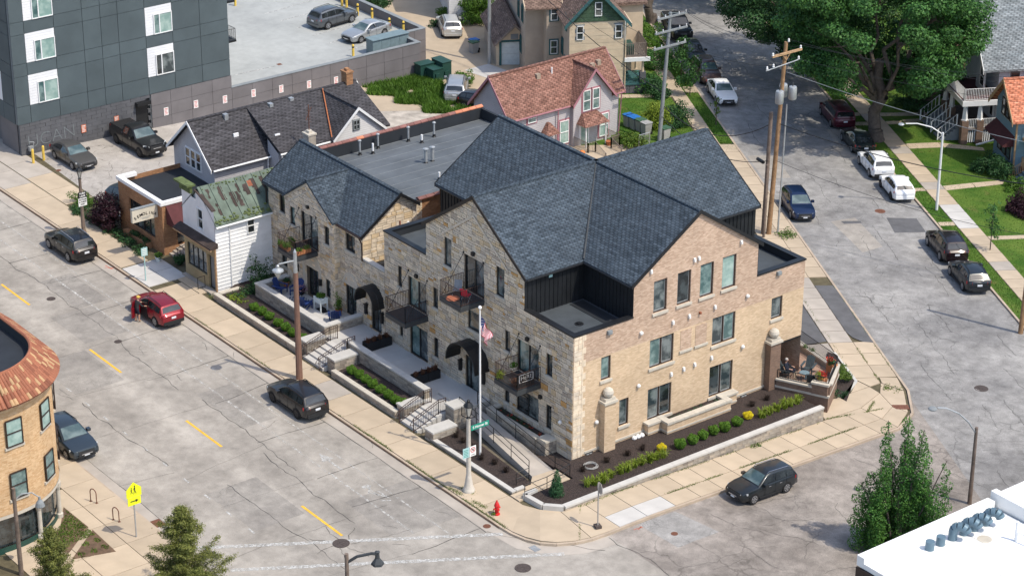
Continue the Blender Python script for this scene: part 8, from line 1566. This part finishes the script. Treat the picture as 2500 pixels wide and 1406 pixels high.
tw = [(1.44,-.35),(1.45,1.45),(1.53,2.93),(1.57,4.05),(1.34,12.98),(1.28,14.23),(-6.3,-3.75),(-5.5,-3.8),(-4.5,-3.75),(-3.2,-4.2),(-2.29,-3.9),(-1.16,-3.95)]; bt = blades(60,.42,.012,.4,77).build('twigs', 'leaf_mulchtwig'); md_ = bt.data; bpy.data.objects.remove(bt)
for i, (x, y) in enumerate(tw):
    t = thing('bare_shrub', (NUM[i]+' dark bare shrub from the building corner in the side bed') if i < 6 else (NUM[i-6]+' dark bare shrub from the stairs in the flagpole bed'), 'shrub', 'dark bare shrubs', loc=(x,y,.29)); o = bpy.data.objects.new('twigs', md_); COL.objects.link(o); o.parent = t; o.rotation_euler = (0,0,i*2.1)
gb = blades(80,.38,.012,.22,5).build('red_grass', 'leaf_dry'); gd = gb.data; bpy.data.objects.remove(gb)
for i, (x, y) in enumerate(((-18.2,-1.95),(-18.2,-1.45),(-18.2,-1.0),(-18.2,-.5),(-12.6,-2.2),(-12.6,-1.7),(-12.6,-1.25),(-12.6,-.75))):
    t = thing('red_grass_clump', ('left','right')[i//4]+' planters, '+NUM[i % 4]+' reddish grass clump from the block wall', 'plant', 'reddish grasses in the black planters', loc=(x,y,1.3)); o = bpy.data.objects.new('blades', gd); COL.objects.link(o); o.parent = t; o.rotation_euler = (0,0,i)
# single shrubs: label, x, y, z, list of clumps relative, material, leaf size, density
def shrub(label, x, y, cs, m, size=.07, per=900, z=None, name='shrub', grp=None, cat='shrub'):
    z = TZ(y)+.05 if z is None else z; return plant(name, label, cat, grp, [(x+a,y+b,z+c,r_,.85) for a,b,c,r_ in cs], m, size, per, .45, .4, loc=(x,y,z))
def mound(w, d, h, n, r_, seed):
    g = np.random.default_rng(seed); return [(g.uniform(-w,w), g.uniform(-d,d), h*g.uniform(.25,1)*(.7+.3*math.cos(i)), r_*g.uniform(.7,1.2)) for i in range(n)]
shrub('dark purple-leaved shrub beside the brick shop', -46.9,-5.0, mound(1.2,.5,2.5,34,.55,1), 'leaf_purple', .07, 700, .1); shrub('green ground cover under the purple shrub', -46.0,-5.1, mound(5.2,.45,.35,60,.36,2), 'leaf_dark', .06, 700, .1, 'ground_cover'); shrub('bright green bush at the parking lot entrance', -51.6,-4.3, mound(.9,.8,.7,16,.4,3), 'leaf_bright', .06, 800, .1)
shrub('leafy plants in the shop window planter', -43.4,-4.4, mound(1.5,.15,.25,16,.22,4), 'leaf_dark', .05, 1200, .5); shrub('bushy plant in the white sidewalk pot', -39.35,-5.0, mound(.12,.12,.3,7,.25,5), 'leaf_bright', .05, 1500, .45); shrub('broad-leaved plant by the shop steps', -38.1,-4.0, mound(.25,.25,.35,9,.28,6), 'leaf_dark', .06, 1200, .4)
shrub('loose leafy shrub against the white clapboard wall', -31.0,-1.9, mound(.7,.7,2.3,34,.32,7), 'leaf_dark', .06, 520, .4, 'leafy_shrub'); shrub('low pale plants in the corner of the boxwood bed', -30.3,-4.1, mound(.8,.5,.2,22,.2,8), 'leaf_lime', .05, 900, .42, 'ground_cover'); shrub('dark leafy ground cover behind the patio wall', -30.8,-3.0, mound(.6,1.2,.3,30,.3,9), 'leaf_dark', .06, 700, .42, 'ground_cover')
shrub('bushy green plant on the white raised planter', -25.0,-1.0, mound(.25,.15,.4,12,.22,10), 'leaf_bright', .05, 1500, 1.6); shrub('climbing plant on the patio corner pot', -23.6,-.55, mound(.2,.12,1.4,18,.2,11), 'leaf_bright', .05, 800, 1.1); shrub('pink and white flowers in the dark patio pot', -27.75,-.75, mound(.25,.2,.2,10,.2,12), 'leaf_pinkflower', .04, 1600, 1.15); shrub('small green plant in the terracotta corner pot', -29.3,-.95, mound(.1,.1,.2,6,.18,13), 'leaf_dark', .045, 1800, 1.15)
shrub('trailing greens in the balcony planter', -27.6,-1.98, mound(.55,.1,.2,14,.2,14), 'leaf_bright', .05, 1200, 4.7); shrub('red and green flowers in the balcony side planter', -26.3,-1.5, mound(.1,.5,.2,12,.18,15), 'leaf_boxwood', .05, 1200, 4.7); shrub('pot plant at the left of the flower balcony', -28.0,-1.2, mound(.12,.2,.4,8,.2,16), 'leaf_bright', .05, 1200, 4.5)
shrub('tall pale green plant on the lower right balcony', -4.85,-1.55, mound(.15,.15,.7,10,.2,17), 'leaf_lime', .05, 900, 4.1); shrub('small pot plant on the balcony table', -4.7,-.7, mound(.1,.1,.3,6,.18,18), 'leaf_bright', .05, 1500, 4.7); shrub('reddish plant behind the balcony rail', -3.5,-1.5, mound(.2,.12,.6,9,.2,19), 'leaf_dry', .05, 800, 4.1)
shrub('red geraniums and leaves in the stone planter', -4.5,-.36, mound(2.0,.18,.15,26,.16,20), 'leaf_emerald', .04, 900, .92); shrub('scattered red blooms in the stone planter', -4.4,-.36, mound(1.9,.2,.2,12,.1,21), 'leaf_redflower', .035, 1500, .95, 'red_flowers'); shrub('small green plants in the brick planter', .36,9.0, mound(.12,1.9,.1,16,.13,22), 'leaf_emerald', .035, 1200, .86)
shrub('small dense dwarf spruce at the corner of the mulch bed', 2.73,-3.3, [(0,0,.2+i*.17,.42*(1-i/9.5)+.06) for i in range(9)]+[(.2*math.cos(i*2.4),.2*math.sin(i*2.4),.25+.12*i,.16) for i in range(7)], 'leaf_emerald', .035, 3200, .3, 'dwarf_spruce')
shrub('orange and red flowers in the near cedar box', 2.75,17.4, mound(.2,.15,.25,10,.2,23), 'leaf_redflower', .05, 900, 1.55); shrub('yellow-green leaves in the near cedar box', 2.65,17.3, mound(.25,.15,.2,8,.2,24), 'leaf_lime', .05, 900, 1.5); shrub('red geraniums in the far cedar box', 1.75,19.2, mound(.18,.15,.35,10,.2,25), 'leaf_redflower', .05, 500, 1.55); shrub('green leaves of the far cedar box', 1.75,19.15, mound(.2,.15,.25,9,.2,26), 'leaf_dark', .05, 900, 1.5)
shrub('feathery green shrub beside the corner terrace', .9,20.9, mound(.5,.5,1.2,22,.3,27), 'leaf_weed', .05, 800, -.5); shrub('low blue-green plant in the small corner bed', 2.3,19.4, mound(.35,.3,.15,10,.18,28), 'leaf_emerald', .04, 1200, -.5); shrub('small plant on the terrace back wall', -1.2,20.1, mound(.4,.1,.15,8,.15,29), 'leaf_bright', .04, 1200, 1.05)
shrub('weedy tuft in the sidewalk tree pit', 3.4,22.9, mound(.6,.4,.1,12,.2,30), 'leaf_weed', .04, 700, -.75); shrub('weeds at the foot of the fire hydrant', 1.95,-7.2, mound(.25,.15,.1,8,.14,31), 'leaf_weed', .04, 1200, .15); shrub('tuft of weeds at the retaining wall foot', 4.5,10.3, mound(.12,.35,.1,9,.15,32), 'leaf_bright', .04, 1200, -.28); shrub('plants around the transformer pole', -18.9,35.0, mound(.6,.6,.4,14,.3,33), 'leaf_bright', .05, 800)
for lab, x, y, w, d_, h, n, r_, m, sd in (('wispy rounded bush at the pink-trimmed house corner', -39.6,37.7,.8,.8,1.1,26,.42,'leaf_weed',41),('bright yellow-green bush behind the waste bins', -41.7,42.0,1.1,.9,2.0,34,.5,'leaf_lime',42),('dark bushes beside the grey utility pole', -41.6,43.6,1.2,1.2,1.6,34,.5,'leaf_dark',43),('round dark bush beside the left sidewalk', -47.7,47.3,.8,.8,1.2,24,.5,'leaf_dark',44),('hedge below the beige house porch', -49.6,47.6,1.6,1.6,1.2,40,.5,'leaf_maple',45),('bushes along the beige house walk', -55.2,52.8,2.6,1.6,1.4,50,.5,'leaf_maple',46),('shrubs at the top of the left sidewalk', -60.5,55.9,2.4,1.4,1.4,40,.5,'leaf_bright',47),('tall bush at the back of the alley', -72.4,46.8,1.6,1.4,3.6,46,.7,'leaf_bright',48),('clipped bush in the cottage yard', -75.2,45.4,.6,.6,.8,12,.4,'leaf_bright',49),('potted plants beside the cottage path', -73.0,42.6,.4,.4,.8,10,.3,'leaf_dark',50),('leafy bush right of the green electrical boxes', -58.8,35.2,.9,.7,1.2,22,.42,'leaf_bright',51),('dark bushes in front of the blue house', -19.4,57.7,1.5,1.1,1.4,40,.5,'leaf_dark',52),('bushes by the blue house steps', -16.2,56.4,.8,.8,.9,18,.4,'leaf_bright',53),('round purple shrub at the right edge', -12.7,53.3,1.0,1.0,1.5,34,.5,'leaf_purple',54),('dark hedge before the porch house stairs', -34.0,63.6,1.2,1.2,1.2,30,.5,'leaf_dark',55),('dark trees behind the parking deck wall', -80,39.5,2.5,1.5,4.5,50,.9,'leaf_dark',56)):
    shrub(lab, x, y, mound(w,d_,h,n,r_,sd), m, .075, 620)
for lab, x, y, h, r_, m in (('young street tree on the right lawn strip', -9.0,45.6,4.1,.55,'leaf_maple'),('thin staked sapling on the left grass strip', -39.65,46.68,2.4,.3,'leaf_weed'),('small tree by the brown parked car', -46.2,49.6,3.0,.85,'leaf_maple'),('small tree by the black parked car', -50.3,52.2,3.6,1.0,'leaf_maple')):
    z = TZ(y)+.1; RNG = np.random.default_rng(int(abs(x)*10)); t = thing('young_tree', lab, 'tree', 'young street trees', loc=(x,y,z)); B = MB().cyl((x,y,z-.1),(x,y,z+h*.9),.045,.015,8); cs = [(x+RNG.normal()*r_*.5,y+RNG.normal()*r_*.5,z+h*(.35+.62*k/16),r_*RNG.uniform(.4,.7)*(1.15-.6*k/16),.9) for k in range(16)]
    for c in cs[::2]: limb(B, (x,y,c[2]-.3), c[:3], .02, .006, 5, 2)
    B.build('trunk', 'bark', t); P, Q = clumps(cs, 420 if r_ > .35 else 90, .4, .3); leafmesh('crown', m, t, P, Q, .085, (x,y,z))
# weeds and grass that nobody could count
def scatter(name, label, cat, m, pts, size, h, parent=None, asp=.3):
    P = np.array(pts); n = len(P); a = RNG.uniform(0,6.28,n); w = size*RNG.uniform(.5,1.2,n); hh = h*RNG.uniform(.5,1.3,n); dx, dy = np.cos(a)*w, np.sin(a)*w; lx, ly = RNG.normal(size=n)*hh*.4, RNG.normal(size=n)*hh*.4
    V = np.stack([P-np.stack([dx,dy,0*dx],1), P+np.stack([dx,dy,0*dx],1), P+np.stack([lx,ly,hh],1)], 1).reshape(-1,3); me = bpy.data.meshes.new(name); me.vertices.add(3*n); me.vertices.foreach_set('co', V.astype(np.float32).ravel()); me.loops.add(3*n); me.loops.foreach_set('vertex_index', np.arange(3*n, dtype=np.int32)); me.polygons.add(n); me.polygons.foreach_set('loop_start', np.arange(0,3*n,3, dtype=np.int32)); me.polygons.foreach_set('loop_total', np.full(n,3, dtype=np.int32)); me.update(calc_edges=True); me.materials.append(MAT[m]); o = bpy.data.objects.new(name, me); COL.objects.link(o); return stuff(o, label, cat)
RNG = np.random.default_rng(60); pts = []
def strip(a, b, n, w=.05, patchy=.5, dz=.15):
    k = 0; L = math.dist(a, b); ph = RNG.uniform(0,6)
    while k < n:
        t = RNG.uniform(); g = .5+.5*math.sin(t*L*1.7+ph)*math.sin(t*L*.63+ph*2); k += 1
        if g < patchy*RNG.uniform(.6,1.2): continue
        x, y = a[0]+(b[0]-a[0])*t+RNG.normal()*w, a[1]+(b[1]-a[1])*t+RNG.normal()*w; pts.append((x,y,TZ(y)+dz))
strip((6.03,1.6),(6.03,18.5),2600,.05,.45); strip((-13,-7.6),(4,-7.6),2600,.05,.4); strip((-34,-7.6),(-20,-7.6),900,.04,.55); strip((4.3,-3),(4.32,15.8),1800,.06,.4); strip((-1.9,-7.5),(1.2,-7.2),900,.09,.2); strip((-1.5,-6.85),(-.5,-6.75),260,.12,.1); strip((4.2,16.5),(5.2,21.0),700,.06,.4); strip((3.4,21.9),(4.9,19.3),500,.05,.4)
for a, b in (((20.05,30),(20.0,12)),((21.4,14),(21.4,9)),((22.7,24),(22.7,9))): strip(CW(*a), CW(*b), 500, .05, .5)
strip((-32.9,-4.7),(-31.9,-5.2),200,.15,.1); strip((3.9,-2.5),(7.2,-5.2),160,.03,.3)
scatter('joint_weeds', 'green weeds growing in the sidewalk joints', 'weeds', 'leaf_weed', pts, .02, .055)
pts = []
for k in range(26000):
    n_, s_ = (RNG.uniform(33.8,35), RNG.uniform(8,75)) if k % 3 == 0 else ((RNG.uniform(36.65,43), RNG.uniform(20,66)) if k % 3 == 1 else ((RNG.uniform(21.65,22.7), RNG.uniform(51,85)) if k % 2 else (RNG.uniform(14,20.2), RNG.uniform(53.5,66)))); x, y = CW(n_, s_); pts.append((x,y,TZ(y)+.095))
scatter('grass', 'short green grass on the lawns of the slanting street', 'grass', 'leaf_bright', pts, .03, .09)
pts = []
for k in range(20000):
    x, y = RNG.uniform(-62.4,-52.5), RNG.uniform(26.8,34.0)
    if y < 27.2+.22*(x+62)+.6*math.sin(x*2.1) or (math.sin(x*1.3)+math.sin(y*1.7+x)) < -1.75: continue
    pts.append((x,y,TZ(y)+.05))
scatter('lot_weeds', 'tall weeds overgrowing the vacant lot', 'weeds', 'leaf_bright', pts, .07, .4)
pts = [(x,y,.17) for x, y in zip(RNG.uniform(-13,-7.3,5200), RNG.uniform(-28.8,-26.1,5200)) if (math.hypot(x+15.1,y+30.4) > 4.9 and y > -26.3-1.05*(x+12.9) and y < -26.15 and x < -9.3) or (-9.8 < x < -7.2 and y > -26.1-1.1*(x+9.8) and math.sin(x*7)+math.sin(y*9) > .6)]
scatter('bed_weeds', 'patchy grass in the bed beside the rounded building', 'grass', 'leaf_weed', pts, .04, .09)
for lab, poly in (('earth bed beside the rounded building', [(-13.1,-26.1),(-10.3,-26.05),(-8.5,-28.2),(-9.9,-29.2),(-11.2,-27.3)]), ('triangular mulch bed beside the school sign', [(-9.9,-26.0),(-7.1,-26.1),(-7.8,-28.4)])): struct(MB().slab(poly, .1, .175).build('planting_bed', 'earth'))
# ---------------------------------------------------------------- people
def person(label, joints, edges, loc, rz, mats, pick, root=0):
    """one continuous skin over a jointed skeleton: joints name -> (x, y, z, r)"""
    me = bpy.data.meshes.new('person'); names = list(joints); me.from_pydata([joints[k][:3] for k in names], [(names.index(a), names.index(b)) for a, b in edges], []); o = bpy.data.objects.new('tmp', me); COL.objects.link(o); sk = o.modifiers.new('s', 'SKIN'); sk.use_smooth_shade = True
    for i, k in enumerate(names): me.skin_vertices[0].data[i].radius = (joints[k][3],)*2 if len(joints[k]) < 5 else (joints[k][3], joints[k][4]); me.skin_vertices[0].data[i].use_root = (i == root)
    sb_ = o.modifiers.new('b', 'SUBSURF'); sb_.levels = 2; m2 = bpy.data.meshes.new_from_object(o.evaluated_get(bpy.context.evaluated_depsgraph_get())); bpy.data.objects.remove(o); m2.name = 'person'; m2.materials.clear()
    for m in mats: m2.materials.append(MAT[m])
    for p in m2.polygons: p.material_index = pick(p.center); p.use_smooth = True
    t = thing('person', label, 'person', None, loc=loc, rz=rz, org=(0,0,0)); b = bpy.data.objects.new('body', m2); COL.objects.link(b); b.parent = t; return t
def hand(J, E, key, s, d):                     # palm and five fingers; d is the way the hand points
    w = J[key]; d = Vector(d).normalized(); sd = d.orthogonal().normalized(); p = Vector(w[:3])+d*.07; J[key+'_palm'] = (*p, .03); E.append((key, key+'_palm'))
    for i in range(4): a = p+d*.03+sd*(-.03+.02*i); L = (.07,.08,.075,.06)[i]; J[f'{key}_f{i}'] = (*(a+d*L*.5), .009); J[f'{key}_g{i}'] = (*(a+d*L+Vector((0,0,-.015))), .008); E.append((key+'_palm', f'{key}_f{i}')); E.append((f'{key}_f{i}', f'{key}_g{i}'))
    a = p-sd*.045; J[key+'_t'] = (*a, .010); J[key+'_u'] = (*(a+d*.04-sd*.01), .009); E.append((key+'_palm', key+'_t')); E.append((key+'_t', key+'_u'))
J = dict(pelvis=(0,0,.95,.15,.12), spine=(.04,0,1.15,.155,.12), chest=(.10,0,1.36,.17,.13), neck=(.15,0,1.50,.055), chin=(.19,0,1.57,.065), head=(.20,0,1.66,.105), crown=(.19,0,1.74,.08),
    hl=(0,.09,.88,.105), kl=(.05,.11,.48,.075), al=(-.05,.12,.09,.05), fl=(.10,.13,.04,.045), hr=(0,-.09,.88,.105), kr=(.10,-.11,.49,.075), ar=(.06,-.12,.09,.05), fr=(.21,-.13,.04,.045),
    sl=(.11,.19,1.40,.07), el=(.30,.26,1.22,.05), wl=(.52,.22,1.16,.034), sr=(.11,-.19,1.40,.07), er=(.22,-.30,1.15,.05), wr=(.42,-.36,1.10,.034))
E_ = [('pelvis','spine'),('spine','chest'),('chest','neck'),('neck','chin'),('chin','head'),('head','crown'),('pelvis','hl'),('hl','kl'),('kl','al'),('al','fl'),('pelvis','hr'),('hr','kr'),('kr','ar'),('ar','fr'),('chest','sl'),('sl','el'),('el','wl'),('chest','sr'),('sr','er'),('er','wr')]
hand(J, E_, 'wl', 1, (1,.1,-.2)); hand(J, E_, 'wr', -1, (1,-.1,-.2))
p1 = person('person in dark shirt and shorts with yellow cap at the open red car door', J, E_, (-32.05,-10.75,.01), R(100), ['cloth_charcoal','skin','cloth_tan','cloth_navy'], lambda c: 2 if c.z < .09 else (1 if c.z < .55 else (3 if c.z < .98 else (1 if c.z > 1.5 or c.x > .36 else 0))))
MB().lathe((.185,0,1.70), [(.118,-.02),(.122,.03),(.10,.09),(.02,.125)], 12).prism([(.28,-.07,1.69),(.28,.07,1.69),(.39,.05,1.675),(.39,-.05,1.675)], (0,0,.015)).build('cap', 'cap_yellow', p1, org=(0,0,0)); MB().prism([(.30,-.012,1.63),(.30,.012,1.63),(.325,.0,1.60)], (0,0,.02)).box(.285,.30,-.05,-.025,1.645,1.66).box(.285,.30,.025,.05,1.645,1.66).box(.28,.292,-.03,.03,1.575,1.583).build('face', 'skin', p1, org=(0,0,0)); MB().box(.17,.20,-.122,-.105,1.61,1.67).box(.17,.20,.105,.122,1.61,1.67).build('ears', 'skin', p1, org=(0,0,0))
J = dict(pelvis=(0,0,.45,.15,.12), spine=(-.06,0,.64,.155,.12), chest=(-.10,0,.85,.17,.13), neck=(-.09,0,.99,.055), chin=(-.05,0,1.06,.065), head=(-.04,0,1.15,.105), crown=(-.06,0,1.23,.08),
    hl=(.10,.10,.46,.10), kl=(.48,.13,.50,.075), al=(.55,.14,.10,.05), fl=(.70,.15,.05,.045), hr=(.10,-.10,.46,.10), kr=(.48,-.13,.50,.075), ar=(.52,-.14,.10,.05), fr=(.67,-.15,.05,.045),
    sl=(-.10,.19,.89,.07), el=(.02,.30,.66,.05), wl=(.26,.26,.64,.034), sr=(-.10,-.19,.89,.07), er=(.02,-.30,.66,.05), wr=(.26,-.22,.66,.034))
E_ = E_[:20]; hand(J, E_, 'wl', 1, (1,-.2,-.1)); hand(J, E_, 'wr', -1, (1,.2,-.1))
p2 = person('grey-haired person in navy sitting on the corner terrace', J, E_, (.2,16.88,.66), .5, ['cloth_navy','skin','cloth_tan','rubber'], lambda c: 3 if c.z < .08 else (1 if (c.z > .98 or (c.x > .2 and abs(c.y) > .18 and c.z > .6)) else (2 if c.z < .42 and c.x > .3 else 0)))
MB().ball((-.075,0,1.185), .112, 12, .9).build('hair', 'hair_grey', p2, org=(0,0,0)); MB().prism([(.055,-.012,1.13),(.055,.012,1.13),(.085,0,1.10)], (0,0,.02)).box(.048,.062,-.05,-.025,1.145,1.16).box(.048,.062,.025,.05,1.145,1.16).build('face', 'skin', p2, org=(0,0,0))
